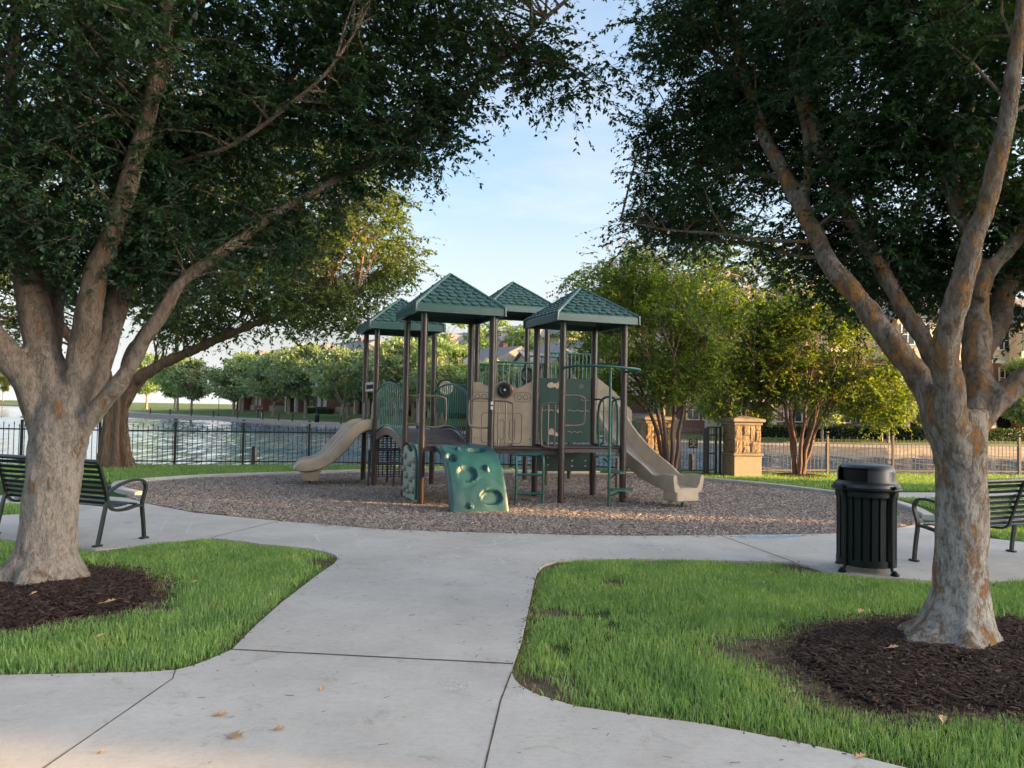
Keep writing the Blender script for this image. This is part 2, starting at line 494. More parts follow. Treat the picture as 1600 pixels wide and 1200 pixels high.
MAT['white'] = M('white_trim', (0.62, 0.60, 0.56), (0.70, 0.68, 0.64), rough=0.6, scale=1)
MAT['sticker'] = M('white_sticker', (0.6, 0.6, 0.6), (0.66, 0.66, 0.66), rough=0.5)
MAT['stone_cap'] = M('limestone_cap', (0.26, 0.20, 0.135), (0.34, 0.27, 0.19), rough=0.85, scale=5, bump=0.5, bscale=25)
MAT['stone'] = M('split_face_limestone', (0.27, 0.185, 0.105), (0.36, 0.265, 0.16), rough=0.9, scale=4, bump=1.0, bscale=22)
MAT['stone_b'] = M('split_face_limestone_dark', (0.22, 0.15, 0.085), (0.30, 0.215, 0.13), rough=0.9, scale=4, bump=1.0, bscale=18)
MAT['stucco'] = M('cream_stucco', (0.34, 0.265, 0.175), (0.39, 0.305, 0.205), rough=0.9, scale=8, bump=0.25, bscale=120)
MAT['gold'] = M('gold_letter', (0.55, 0.42, 0.22), (0.6, 0.46, 0.25), rough=0.4, scale=4)
MAT['brick'] = brick_mat('red_brick', (0.26, 0.085, 0.06), (0.20, 0.065, 0.05), (0.30, 0.24, 0.2))
MAT['brick_b'] = brick_mat('brown_brick', (0.22, 0.10, 0.075), (0.17, 0.075, 0.06), (0.28, 0.23, 0.2))
MAT['cream'] = M('cream_siding', (0.50, 0.42, 0.31), (0.54, 0.46, 0.34), rough=0.85, scale=0.6)
MAT['cream_b'] = M('pale_stone_base', (0.42, 0.37, 0.30), (0.50, 0.45, 0.37), rough=0.9, scale=2)
MAT['shingle_grey'] = M('grey_roof_shingles', (0.16, 0.15, 0.15), (0.22, 0.21, 0.21), rough=0.9, scale=3)
MAT['glass'] = glass_mat()
MAT['embank'] = M('embankment_stone', (0.26, 0.215, 0.17), (0.40, 0.34, 0.275), rough=0.95, scale=1.6, stretch=(1, 1, 5), bump=0.7, bscale=6)
MAT['prom'] = M('promenade_concrete', (0.30, 0.28, 0.255), (0.36, 0.34, 0.31), rough=0.9, scale=1)
MAT['shirt_maroon'] = M('maroon_cloth', (0.10, 0.012, 0.02), (0.13, 0.02, 0.025), rough=0.9)
MAT['cloth_blue'] = M('blue_cloth', (0.03, 0.04, 0.11), (0.04, 0.05, 0.13), rough=0.9)
MAT['cloth_pale'] = M('pale_cloth', (0.30, 0.38, 0.42), (0.36, 0.43, 0.46), rough=0.9)
MAT['cloth_dark'] = M('dark_cloth', (0.02, 0.02, 0.024), (0.03, 0.03, 0.034), rough=0.9)
MAT['skin'] = M('skin', (0.45, 0.27, 0.19), (0.50, 0.31, 0.22), rough=0.6)
MAT['hair'] = M('brown_hair', (0.05, 0.03, 0.02), (0.07, 0.045, 0.03), rough=0.7)
MAT['dry_leaf'] = M('dry_leaf', (0.42, 0.25, 0.12), (0.52, 0.34, 0.18), rough=0.7, scale=20)
MAT['twig'] = M('twig_brown', (0.09, 0.06, 0.04), (0.14, 0.10, 0.07), rough=0.9)
MAT['chalk'] = chalk_mat('white_chalk', (0.62, 0.64, 0.66), thr=0.22, scale=40)
MAT['chalk_smudge'] = chalk_mat('pale_green_chalk', (0.60, 0.64, 0.62), thr=0.62, scale=22)
MAT['chalk_blue'] = chalk_mat('blue_chalk', (0.20, 0.46, 0.72), thr=0.34, scale=14, amax=0.5)

# ------------------------------------------------------------------ objects: helpers
def tag(o, label, cat, group=None):
    o['label'] = label
    o['category'] = cat
    if group:
        o['group'] = group
    return o

def struct(o):
    o['kind'] = 'structure'
    return o

WLOC = {}

def thing(name, label, cat, loc=(0, 0, 0), rz=0.0, group=None):
    o = bpy.data.objects.new(name, None)
    o.empty_display_size = 0.2
    COL.objects.link(o)
    o.location = loc
    o.rotation_euler = (0, 0, rz)
    tag(o, label, cat, group)
    WLOC[o.name] = Vector(loc)
    return o

def link(name, me, parent=None, world=False):
    """world: the mesh is in world coordinates although it has a parent (parents are only moved, not turned)"""
    o = bpy.data.objects.new(name, me)
    COL.objects.link(o)
    base = Vector((0, 0, 0))
    if parent is not None:
        o.parent = parent
        if world:
            o.location = -WLOC.get(parent.name, Vector((0, 0, 0)))
            base = Vector((0, 0, 0))
        else:
            base = WLOC.get(parent.name, Vector((0, 0, 0)))
    WLOC[o.name] = base
    return o

def raw_mesh(name, verts, faces, mat, smooth=False):
    me = bpy.data.meshes.new(name)
    me.from_pydata([tuple(v) for v in verts], [], faces)
    me.materials.append(mat)
    if smooth:
        me.polygons.foreach_set('use_smooth', np.ones(len(me.polygons), dtype=bool))
    me.update()
    return me

def tri_mesh(name, V, F, mat, smooth=False):
    """V (n,3), F (m,3) numpy"""
    me = bpy.data.meshes.new(name)
    V = np.ascontiguousarray(V, dtype=np.float32)
    F = np.ascontiguousarray(F, dtype=np.int32)
    me.vertices.add(len(V))
    me.vertices.foreach_set('co', V.ravel())
    me.loops.add(F.size)
    me.loops.foreach_set('vertex_index', F.ravel())
    me.polygons.add(len(F))
    k = F.shape[1]
    me.polygons.foreach_set('loop_start', np.arange(0, F.size, k, dtype=np.int32))
    me.polygons.foreach_set('loop_total', np.full(len(F), k, dtype=np.int32))
    if smooth:
        me.polygons.foreach_set('use_smooth', np.ones(len(F), dtype=bool))
    me.materials.append(mat)
    me.update(calc_edges=True)
    return me

class MB:
    def __init__(s):
        s.v, s.f = [], []
    def add(s, v, f):
        b = len(s.v)
        s.v += [tuple(p) for p in v]
        s.f += [tuple(b + i for i in q) for q in f]
        return s
    def box(s, c, size, rz=0.0, ch=0.0, mtx=None):
        """box with chamfered vertical and horizontal edges when ch > 0"""
        hx, hy, hz = [d / 2 for d in size]
        if ch <= 0:
            v = [(x, y, z) for z in (-hz, hz) for x, y in ((-hx, -hy), (hx, -hy), (hx, hy), (-hx, hy))]
            f = [(3, 2, 1, 0), (4, 5, 6, 7), (0, 1, 5, 4), (1, 2, 6, 5), (2, 3, 7, 6), (3, 0, 4, 7)]
        else:
            c_ = min(ch, hx * .9, hy * .9, hz * .9)
            ring = [(-hx + c_, -hy), (hx - c_, -hy), (hx, -hy + c_), (hx, hy - c_), (hx - c_, hy), (-hx + c_, hy), (-hx, hy - c_), (-hx, -hy + c_)]
            inn = [(x * (hx - c_) / hx, y * (hy - c_) / hy) for x, y in ring]
            v = [(x, y, -hz) for x, y in inn] + [(x, y, -hz + c_) for x, y in ring] + [(x, y, hz - c_) for x, y in ring] + [(x, y, hz) for x, y in inn]
            f = [tuple(range(7, -1, -1)), tuple(range(24, 32))]
            for k in range(3):
                for i in range(8):
                    j = (i + 1) % 8
                    f.append((k * 8 + i, k * 8 + j, (k + 1) * 8 + j, (k + 1) * 8 + i))
        mt = Matrix.Translation(c) @ (mtx if mtx is not None else Matrix.Rotation(rz, 4, 'Z'))
        return s.add([mt @ Vector(p) for p in v], f)
    def tube(s, path, rad, n=8, cap=True, closed=False, lobes=None):
        P = [Vector(p[:3]) for p in path]
        m = len(P)
        if not hasattr(rad, '__len__'):
            rad = [rad] * m
        verts, faces = [], []
        prev = None
        for i in range(m):
            if closed:
                t = P[(i + 1) % m] - P[i - 1]
            else:
                t = P[min(i + 1, m - 1)] - P[max(i - 1, 0)]
            if t.length < 1e-9:
                t = Vector((0, 0, 1))
            t.normalize()
            if prev is None:
                a = Vector((0, 0, 1)) if abs(t.z) < 0.9 else Vector((1, 0, 0))
                x = a.cross(t).normalized()
            else:
                x = (prev - t * prev.dot(t))
                x = x.normalized() if x.length > 1e-6 else t.orthogonal().normalized()
            prev = x
            y = t.cross(x)
            for k in range(n):
                an = 2 * math.pi * k / n
                r = rad[i] * (lobes(i, an) if lobes else 1)
                verts.append(P[i] + (x * math.cos(an) + y * math.sin(an)) * r)
        for i in range(m if closed else m - 1):
            a, b = i * n, ((i + 1) % m) * n
            for k in range(n):
                k2 = (k + 1) % n
                faces.append((a + k, a + k2, b + k2, b + k))
        if cap and not closed:
            faces.append(tuple(range(n - 1, -1, -1)))
            faces.append(tuple((m - 1) * n + k for k in range(n)))
        return s.add(verts, faces)
    def lathe(s, prof, n=24, c=(0, 0, 0), sx=1, sy=1):
        """prof: (r,z) list from bottom to top"""
        v, f = [], []
        for r, z in prof:
            for k in range(n):
                a = 2 * math.pi * k / n
                v.append((c[0] + sx * r * math.cos(a), c[1] + sy * r * math.sin(a), c[2] + z))
        for i in range(len(prof) - 1):
            for k in range(n):
                k2 = (k + 1) % n
                f.append((i * n + k, i * n + k2, (i + 1) * n + k2, (i + 1) * n + k))
        f.append(tuple(range(n - 1, -1, -1)))
        f.append(tuple((len(prof) - 1) * n + k for k in range(n)))
        return s.add(v, f)
    def prism(s, poly, z0, z1):
        """poly ccw list of (x,y)"""
        n = len(poly)
        v = [(x, y, z0) for x, y in poly] + [(x, y, z1) for x, y in poly]
        f = [tuple(range(n - 1, -1, -1)), tuple(range(n, 2 * n))] + [(i, (i + 1) % n, n + (i + 1) % n, n + i) for i in range(n)]
        return s.add(v, f)
    def panel(s, o, ux, uz, poly, th):
        """flat panel: outline poly (a,b) in plane o + a*ux + b*uz, thickness th along normal"""
        o, ux, uz = Vector(o), Vector(ux), Vector(uz)
        nrm = ux.cross(uz).normalized() * (th / 2)
        n = len(poly)
        v = [o + ux * a + uz * b - nrm for a, b in poly] + [o + ux * a + uz * b + nrm for a, b in poly]
        f = [tuple(range(n - 1, -1, -1)), tuple(range(n, 2 * n))] + [(i, (i + 1) % n, n + (i + 1) % n, n + i) for i in range(n)]
        return s.add(v, f)
    def sweep(s, prof, path, side=None):
        """closed profile (a,h) swept along path; a along the horizontal side vector, h along the local up"""
        P = [Vector(p) for p in path]
        n, m = len(prof), len(P)
        v, f = [], []
        for i in range(m):
            t = (P[min(i + 1, m - 1)] - P[max(i - 1, 0)]).normalized()
            sd = Vector((t.y, -t.x, 0)).normalized() if side is None else side
            up = sd.cross(t).normalized()
            for a, h in prof:
                v.append(P[i] + sd * a + up * h)
        for i in range(m - 1):
            for k in range(n):
                k2 = (k + 1) % n
                f.append((i * n + k, (i + 1) * n + k, (i + 1) * n + k2, i * n + k2))
        f.append(tuple(range(n)))
        f.append(tuple((m - 1) * n + k for k in range(n - 1, -1, -1)))
        return s.add(v, f)
    def mesh(s, name, mat, smooth=False, fix=True):
        me = raw_mesh(name, s.v, s.f, mat)
        if fix:
            bm = bmesh.new()
            bm.from_mesh(me)
            bmesh.ops.recalc_face_normals(bm, faces=bm.faces[:])
            bm.to_mesh(me)
            bm.free()
        if smooth:
            me.polygons.foreach_set('use_smooth', np.ones(len(me.polygons), dtype=bool))
            me.set_sharp_from_angle(angle=R(38))
        return me
    def build(s, name, mat, parent=None, smooth=False, world=False):
        return link(name, s.mesh(name, mat, smooth), parent, world)

def smooth_path(pts, k=6):
    """Catmull-Rom through pts (tuples of any length)"""
    A = [np.array(p, float) for p in pts]
    A = [2 * A[0] - A[1]] + A + [2 * A[-1] - A[-2]]
    out = []
    for i in range(1, len(A) - 2):
        p0, p1, p2, p3 = A[i - 1:i + 3]
        for j in range(k):
            t = j / k
            out.append(0.5 * (2 * p1 + (p2 - p0) * t + (2 * p0 - 5 * p1 + 4 * p2 - p3) * t * t + (3 * p1 - p0 - 3 * p2 + p3) * t ** 3))
    out.append(A[-2])
    return out

def area2(poly):
    return sum(poly[i - 1][0] * poly[i][1] - poly[i][0] * poly[i - 1][1] for i in range(len(poly)))

def ccw(poly):
    return poly if area2(poly) > 0 else poly[::-1]

def inset(poly, d):
    poly = ccw(poly)
    n = len(poly)
    out = []
    for i in range(n):
        a, b, c = (Vector(poly[i - 1]), Vector(poly[i]), Vector(poly[(i + 1) % n]))
        e1, e2 = (b - a).normalized(), (c - b).normalized()
        n1, n2 = Vector((-e1.y, e1.x)), Vector((-e2.y, e2.x))
        q = n1 + n2
        q = q / max(0.35, q.dot(n1)) if q.length > 1e-6 else n1
        out.append(tuple(b + q * d))
    return out

def inside(px, py, poly):
    r = np.zeros(len(px), bool)
    n = len(poly)
    for i in range(n):
        x0, y0 = poly[i - 1]
        x1, y1 = poly[i]
        c = ((y0 > py) != (y1 > py))
        with np.errstate(divide='ignore', invalid='ignore'):
            xi = (x1 - x0) * (py - y0) / (y1 - y0 + 1e-12) + x0
        r ^= c & (px < xi)
    return r

def edge_dist(px, py, poly):
    d = np.full(len(px), 1e9)
    for i in range(len(poly)):
        a = np.array(poly[i - 1]); b = np.array(poly[i]); ab = b - a
        t = np.clip(((px - a[0]) * ab[0] + (py - a[1]) * ab[1]) / (ab @ ab + 1e-12), 0, 1)
        d = np.minimum(d, np.hypot(px - a[0] - t * ab[0], py - a[1] - t * ab[1]))
    return d

def sample_poly(poly, dens):
    P = np.array(poly)
    x0, y0 = P.min(0); x1, y1 = P.max(0)
    n = int((x1 - x0) * (y1 - y0) * dens)
    px = RNG.uniform(x0, x1, n); py = RNG.uniform(y0, y1, n)
    k = inside(px, py, poly)
    return px[k], py[k]

def fbm(x, y, s=1.0, seed=0.0):
    """cheap smooth value noise for scattering, vectorised"""
    def vn(x, y):
        xi, yi = np.floor(x), np.floor(y)
        xf, yf = x - xi, y - yi
        u, v = xf * xf * (3 - 2 * xf), yf * yf * (3 - 2 * yf)
        def h(a, b):
            q = np.sin(a * 127.1 + b * 311.7 + seed * 17.3) * 43758.5453
            return q - np.floor(q)
        return (h(xi, yi) * (1 - u) + h(xi + 1, yi) * u) * (1 - v) + (h(xi, yi + 1) * (1 - u) + h(xi + 1, yi + 1) * u) * v
    return (vn(x * s, y * s) + 0.5 * vn(x * s * 2.1 + 5, y * s * 2.1 + 3) + 0.25 * vn(x * s * 4.3 + 1, y * s * 4.3 + 9)) / 1.75

def unit(a):
    return a / (np.linalg.norm(a, axis=1, keepdims=True) + 1e-9)

def leaves_mesh(name, P, D, Nn, Ln, Wd, mat, fold=0.18):
    """folded rhombic leaves: base P, axis D, normal Nn, length Ln, width Wd"""
    D = unit(D)
    Sd = unit(np.cross(D, Nn))
    Nn = np.cross(Sd, D)
    Ln = Ln[:, None]; Wd = Wd[:, None]
    tip = P + D * Ln
    mid = P + D * Ln * 0.45
    a = mid + Sd * Wd * 0.5 + Nn * Wd * fold
    b = mid - Sd * Wd * 0.5 + Nn * Wd * fold
    n = len(P)
    V = np.stack([P, a, tip, b], 1).reshape(-1, 3)
    i = np.arange(n) * 4
    F = np.concatenate([np.stack([i, i + 2, i + 1], 1), np.stack([i, i + 3, i + 2], 1)])
    return tri_mesh(name, V, F, mat)

# ------------------------------------------------------------------ ground, lake, far bank
SHORE = [(-120, 12), (-40, 15.6), (-16, 18.9), (-12.3, 19.5), (-8.7, 20.1), (-5.4, 20.8), (0, 21.3), (4, 21.1), (6.5, 21.0), (8.7, 21.5), (14.5, 22.2), (30, 24), (120, 30)]
def ground_sheet():
    v, f = [], []
    rows = []
    for x, y in SHORE:
        col = [(x, -150, -0.03), (x, -20, -0.03), (x, 2, -0.03), (x, y - 3, -0.03), (x, y - 0.2, -0.035), (x, y + 0.15, -0.12), (x, y + 0.55, -0.55), (x, y + 1.4, -1.6)]
        rows.append(col)
    for c in rows:
        v += c
    k = len(rows[0])
    for i in range(len(rows) - 1):
        for j in range(k - 1):
            f.append((i * k + j, (i + 1) * k + j, (i + 1) * k + j + 1, i * k + j + 1))
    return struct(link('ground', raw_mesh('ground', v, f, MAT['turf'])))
ground_sheet()
def lake():
    xs = np.arange(-72, 42.01, 0.13)
    ys = [18.0]
    while ys[-1] < 112:
        ys.append(ys[-1] + max(0.16, (ys[-1] - 14) * 0.014))
    ys = np.array(ys)
    X, Y = np.meshgrid(xs, ys)
    x, y = X.ravel(), Y.ravel()
    grow_ = np.clip((y - 8) / 22, 0.6, 2.2)          # the breeze roughens the open water
    z = -0.8 + 0.034 * grow_ * ((fbm(x * 3.0 + y * .25, y * 1.7 / np.sqrt(grow_), 1.0, 4) - 0.5) * 1.6 + 0.12 * np.sin(y * 1.1 + x * .35 + 3 * fbm(x, y, .2, 8)))
    V = np.stack([x, y, z], 1)
    nx, ny = len(xs), len(ys)
    i = (np.arange(ny - 1)[:, None] * nx + np.arange(nx - 1)[None, :]).ravel()
    F = np.stack([i, i + 1, i + nx + 1, i + nx], 1)
    n0 = len(V)
    far = np.array([(-2500, 8, -0.95), (1500, 8, -0.95), (1500, 3000, -0.95), (-2500, 3000, -0.95)])
    V = np.concatenate([V, far])
    F = np.concatenate([F, np.array([[n0, n0 + 1, n0 + 2, n0 + 3]])])
    struct(link('lake_water', tri_mesh('lake_water', V, F, MAT['water'], smooth=True)))
lake()

BANK = [(-1100, 700), (-420, 520), (-200, 330), (-110, 200), (-71, 144), (-50, 121), (-34, 103), (-17.5, 84), (-5, 69), (3, 60), (9, 54), (16, 50), (24, 49), (33, 50), (60, 54), (110, 60), (400, 70)]
def bank_normals():
    out = []
    for i, p in enumerate(BANK):
        a = Vector(BANK[max(i - 1, 0)]); b = Vector(BANK[min(i + 1, len(BANK) - 1)])
        t = (b - a).normalized()
        out.append(Vector((-t.y, t.x)))
    return out
BN = bank_normals()
def bank_pt(x):
    """point and outward normal of the far bank at parameter x"""
    for i in range(len(BANK) - 1):
        if BANK[i][0] <= x <= BANK[i + 1][0]:
            t = (x - BANK[i][0]) / (BANK[i + 1][0] - BANK[i][0])
            return Vector(BANK[i]).lerp(Vector(BANK[i + 1]), t), BN[i].lerp(BN[i + 1], t).normalized()
OFF = [(0.4, -0.42), (3.0, -0.38), (9, -0.1), (20, 0.5), (45, 0.8)]
def bank_z(off):
    for (a, za), (b, zb) in zip(OFF, OFF[1:]):
        if off <= b:
            return za + (zb - za) * max(0, (off - a)) / (b - a)
    return OFF[-1][1]
def far_bank():
    v, f = [], []
    for p, n in zip(BANK, BN):
        for o, z in OFF:
            v.append((p[0] + n.x * o, p[1] + n.y * o, z))
        q = Vector(p).normalized()
        v.append((p[0] + q.x * 2600, p[1] + q.y * 2600, 1.4))
    k = len(OFF) + 1
    for i in range(len(BANK) - 1):
        for j in range(k - 1):
            f.append((i * k + j, (i + 1) * k + j, (i + 1) * k + j + 1, i * k + j + 1))
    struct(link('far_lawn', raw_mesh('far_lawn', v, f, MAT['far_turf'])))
    w, g = [], []
    for p, n in zip(BANK, BN):
        w += [(p[0], p[1], -1.6), (p[0], p[1], -0.58), (p[0] + n.x * .1, p[1] + n.y * .1, -0.58), (p[0] + n.x * .1, p[1] + n.y * .1, -0.40), (p[0] + n.x * .8, p[1] + n.y * .8, -0.40), (p[0] + n.x * .8, p[1] + n.y * .8, -1.6)]
    for i in range(len(BANK) - 1):
        for j in range(5):
            g.append((i * 6 + j, (i + 1) * 6 + j, (i + 1) * 6 + j + 1, i * 6 + j + 1))
    o = link('retaining_wall', raw_mesh('retaining_wall', w, g, MAT['embank']))
    tag(o, 'low stone retaining wall along the far edge of the lake', 'wall')
    w, g = [], []
    for p, n in zip(BANK, BN):
        w += [(p[0] + n.x * .82, p[1] + n.y * .82, -0.395), (p[0] + n.x * 3.4, p[1] + n.y * 3.4, -0.34)]
    for i in range(len(BANK) - 1):
        g.append((i * 2, (i + 1) * 2, (i + 1) * 2 + 1, i * 2 + 1))
    struct(link('lakeside_path', raw_mesh('lakeside_path', w, g, MAT['prom'])))
far_bank()

# ------------------------------------------------------------------ walkway, lawns, play surface (metres on the ground)
SL_LEFT = [(-6.39, 12.92), (-5.74, 12.23), (-4.62, 11.33), (-3.18, 10.68), (-3.57, 9.25), (-3.72, 9.1), (-4.18, 8.63), (-4.46, 8.36), (-5.3, 8.71), (-5.89, 8.95), (-7.28, 9.3), (-8.37, 10.68), (-7.08, 10.73), (-6.87, 10.88), (-6.98, 11.43), (-7.56, 11.96), (-7.91, 11.98), (-9.48, 12.07), (-10.11, 12.88), (-8.55, 12.94), (-7.48, 13.32)]
SL_CENTER = [(-3.18, 10.68), (-2.56, 10.46), (-2.0, 10.24), (-1.64, 10.12), (-0.38, 10.01), (0.86, 9.95), (1.69, 9.99), (2.77, 10.16), (3.1, 8.41), (2.13, 8.43), (1.43, 8.43), (0.72, 8.33), (0.51, 8.24), (0.37, 8.02), (0.29, 7.7), (0.25, 7.32), (0.1, 5.39), (0.04, 4.89), (-1.8, 5.07), (-1.83, 5.63), (-1.84, 6.32), (-1.81, 7.42), (-1.78, 7.82), (-1.79, 8.09), (-1.85, 8.29), (-2.01, 8.5), (-2.24, 8.67), (-2.92, 8.93), (-3.57, 9.25)]
SL_RIGHT = [(2.77, 10.16), (3.72, 10.33), (4.47, 10.52), (5.68, 11.18), (6.26, 11.69), (6.74, 11.88), (6.42, 10.32), (6.81, 9.97), (8.4, 10.09), (6.67, 8.01), (5.33, 7.81), (4.73, 7.61), (4.07, 7.61), (3.57, 7.78), (3.26, 7.96), (3.2, 8.22), (3.1, 8.41)]
SL_LOW = [(-1.8, 5.07), (0.04, 4.89), (0.03, 4.74), (-0.03, 4.27), (-0.09, 3.48), (-0.12, 2.83), (-2.05, 2.6), (-2.01, 3.4), (-1.94, 4.52), (-1.99, 4.67), (-1.92, 4.75), (-1.86, 4.9)]
SL_LOWLEFT = [(-1.99, 4.67), (-1.94, 4.52), (-2.01, 3.4), (-2.05, 2.6), (-3.52, 2.56), (-6.1, 4.38), (-4.03, 4.49), (-2.95, 4.53), (-2.43, 4.59), (-2.14, 4.63)]
SL_LOWRIGHT = [(0.03, 4.74), (0.05, 4.62), (0.09, 4.5), (0.18, 4.38), (0.38, 4.22), (0.71, 4.11), (1.02, 4.02), (1.31, 3.88), (1.57, 3.74), (1.84, 3.56), (2.31, 3.09), (2.55, 2.8), (-0.12, 2.83), (-0.09, 3.48), (-0.03, 4.27)]
LAWN_L = [(-1.8, 5.07), (-1.86, 4.9), (-1.92, 4.75), (-1.99, 4.67), (-2.14, 4.63), (-2.43, 4.59), (-2.95, 4.53), (-4.03, 4.49), (-8.02, 8.84), (-5.89, 8.95), (-5.3, 8.71), (-4.46, 8.36), (-4.18, 8.63), (-3.72, 9.1), (-3.57, 9.25), (-2.92, 8.93), (-2.24, 8.67), (-2.01, 8.5), (-1.85, 8.29), (-1.79, 8.09), (-1.78, 7.82), (-1.81, 7.42), (-1.84, 6.32), (-1.83, 5.63)]
LAWN_R = [(0.04, 4.89), (0.1, 5.39), (0.25, 7.32), (0.29, 7.7), (0.37, 8.02), (0.51, 8.24), (0.72, 8.33), (1.43, 8.43), (2.13, 8.43), (3.1, 8.41), (3.2, 8.22), (3.26, 7.96), (3.57, 7.78), (4.07, 7.61), (4.73, 7.61), (5.33, 7.81), (6.67, 8.01), (2.55, 2.8), (2.31, 3.09), (1.84, 3.56), (1.57, 3.74), (1.31, 3.88), (1.02, 4.02), (0.71, 4.11), (0.38, 4.22), (0.18, 4.38), (0.09, 4.5), (0.05, 4.62), (0.03, 4.74)]
MULCH = [(-7.84, 14.95), (-7.01, 13.93), (-6.39, 12.92), (-5.74, 12.23), (-4.62, 11.33), (-3.18, 10.68), (-2.56, 10.46), (-2.0, 10.24), (-1.64, 10.12), (-0.38, 10.01), (0.86, 9.95), (1.69, 9.99), (2.77, 10.16), (3.72, 10.33), (4.47, 10.52), (5.68, 11.18), (6.26, 11.69), (6.75, 12.53), (7.0, 13.53), (7.06, 14.58), (6.61, 15.83), (5.77, 17.26), (4.4, 18.73), (3.3, 19.58), (1.69, 19.81), (0.04, 19.63), (-1.57, 19.46), (-3.13, 19.1), (-4.0, 18.71), (-5.02, 17.93), (-6.23, 17.16), (-7.02, 16.36), (-7.75, 15.63)]
BEDL = [(-5.18, 6.86), (-4.66, 7.09), (-4.4, 7.25), (-4.09, 7.55), (-3.64, 7.41), (-3.26, 7.02), (-3.05, 6.62), (-2.96, 6.19), (-3.14, 5.91), (-3.3, 5.77), (-3.46, 5.57), (-3.59, 5.5), (-4.03, 5.36)]
BEDR = [(1.96, 5.36), (2.25, 5.77), (2.62, 6.01), (3.09, 6.18), (3.66, 6.27), (4.23, 6.2), (4.94, 5.94), (4.23, 4.85), (3.21, 4.29), (2.86, 4.29), (2.54, 4.35), (2.15, 4.29), (2.0, 4.35), (1.94, 4.54), (1.92, 4.82), (1.9, 5.09)]
MULCH_BACK = [(-7.01, 13.93), (-7.45, 14.6), (-7.6, 15.3), (-7.02, 16.36), (-6.23, 17.16), (-5.02, 17.93), (-4.0, 18.71), (-3.13, 19.1), (-1.57, 19.46), (0.04, 19.63), (1.69, 19.81), (3.3, 19.58), (4.4, 18.73), (5.77, 17.26), (6.61, 15.83), (7.06, 14.58), (7.0, 13.53), (6.75, 12.53)]


WALK = bpy.data.objects.new('walkway', None)
COL.objects.link(WALK)
struct(WALK)
WLOC['walkway'] = Vector((0, 0, 0))
def slab(poly):
    mb = MB()
    mb.prism(inset(poly, 0.003), -0.12, 0.0)
    return mb.build('slab', MAT['concrete'], WALK)
for pl in (SL_LEFT, SL_CENTER, SL_RIGHT, SL_LOW, SL_LOWLEFT, SL_LOWRIGHT):
    slab(pl)
def joint(a, b, w):
    a, b = Vector((*a, 0)), Vector((*b, 0))
    n_ = 14
    rnd = random.Random(int(a.x * 100))
    d = (b - a).normalized()
    s_ = Vector((-d.y, d.x, 0))
    v, f = [], []
    for i in range(n_ + 1):
        p = a.lerp(b, i / n_)
        v += [p + s_ * w * rnd.uniform(.35, .6) + Z_ * .0022, p - s_ * w * rnd.uniform(.35, .6) + Z_ * .0022]
    f = [(2 * i, 2 * i + 1, 2 * i + 3, 2 * i + 2) for i in range(n_)]
    link('joint_filler', raw_mesh('joint_filler', v, f, MAT['soil']), WALK)
Z_ = Vector((0, 0, 1))
for a, b, w in (((-1.8, 5.07), (0.04, 4.89), .020), ((-3.18, 10.68), (-3.57, 9.25), .016), ((2.77, 10.16), (3.10, 8.41), .016), ((0.03, 4.74), (-0.03, 4.27), .009), ((-0.03, 4.27), (-0.09, 3.48), .009), ((-0.09, 3.48), (-0.12, 2.83), .009), ((-1.99, 4.67), (-1.94, 4.52), .006), ((-1.94, 4.52), (-2.01, 3.4), .006), ((-2.01, 3.4), (-2.05, 2.6), .006)):
    joint(a, b, w)
struct(link('side_path', raw_mesh('side_path', [(7.6, 15.3, -0.012), (30, 18.6, -0.012), (30, 20.0, -0.012), (7.5, 16.3, -0.012)], [(0, 1, 2, 3)], MAT['concrete'])))

# wood chip play surface
def sheet(name, poly, z, mat, jitter=0.0):
    poly = ccw(poly)
    me = raw_mesh(name, [(x, y, z) for x, y in poly], [tuple(range(len(poly)))], mat)
    return link(name, me)
struct(sheet('play_surface', MULCH, -0.018, MAT['mulch_base']))

def scatter_chips(name, px, py, z, ln, wd, mat, lift=0.01, tilt=0.5):
    n = len(px)
    an = RNG.uniform(0, 2 * np.pi, n)
    D = np.stack([np.cos(an), np.sin(an), RNG.normal(0, tilt, n) * 0.5], 1)
    Nn = np.stack([RNG.normal(0, tilt, n), RNG.normal(0, tilt, n), np.ones(n)], 1)
    P = np.stack([px, py, z + RNG.uniform(0, lift, n)], 1)
    return tri_mesh(name, *chip_geo(P, D, Nn, ln * RNG.uniform(0.5, 1.5, n), wd * RNG.uniform(0.6, 1.5, n)), mat)

def chip_geo(P, D, Nn, ln, wd):
    D = unit(D); S = unit(np.cross(D, Nn)); Z = np.cross(S, D)
    L_ = ln[:, None] * 0.5; W_ = wd[:, None] * 0.5; T = (wd * 0.28)[:, None]
    V = np.stack([P - D * L_ - S * W_, P + D * L_ - S * W_ * 0.8, P + D * L_ + S * W_ * 0.7, P - D * L_ + S * W_, P - D * L_ * .7 + Z * T, P + D * L_ * .8 + Z * T], 1).reshape(-1, 3)
    i = np.arange(len(P)) * 6
    tr = [(0, 1, 5), (0, 5, 4), (2, 3, 4), (2, 4, 5), (1, 2, 5), (3, 0, 4)]
    F = np.concatenate([np.stack([i + a, i + b, i + c], 1) for a, b, c in tr])
    return V, F

MUL_IN = inset(MULCH, 0.03)
px, py = sample_poly(MUL_IN, 2000)
keep = RNG.uniform(0, 1, len(px)) < np.clip(1.25 - (py - 10) * 0.10, 0.28, 1)
px, py = px[keep], py[keep]
hump = 0.035 * (fbm(px, py, 0.9, 3) - 0.5)
o = link('wood_chips', scatter_chips('wood_chips', px, py, -0.012 + np.maximum(hump, 0), 0.036, 0.013, MAT['chips'], lift=0.02))
o['kind'] = 'stuff'
o['label'] = 'loose brown wood chips covering the oval play area'

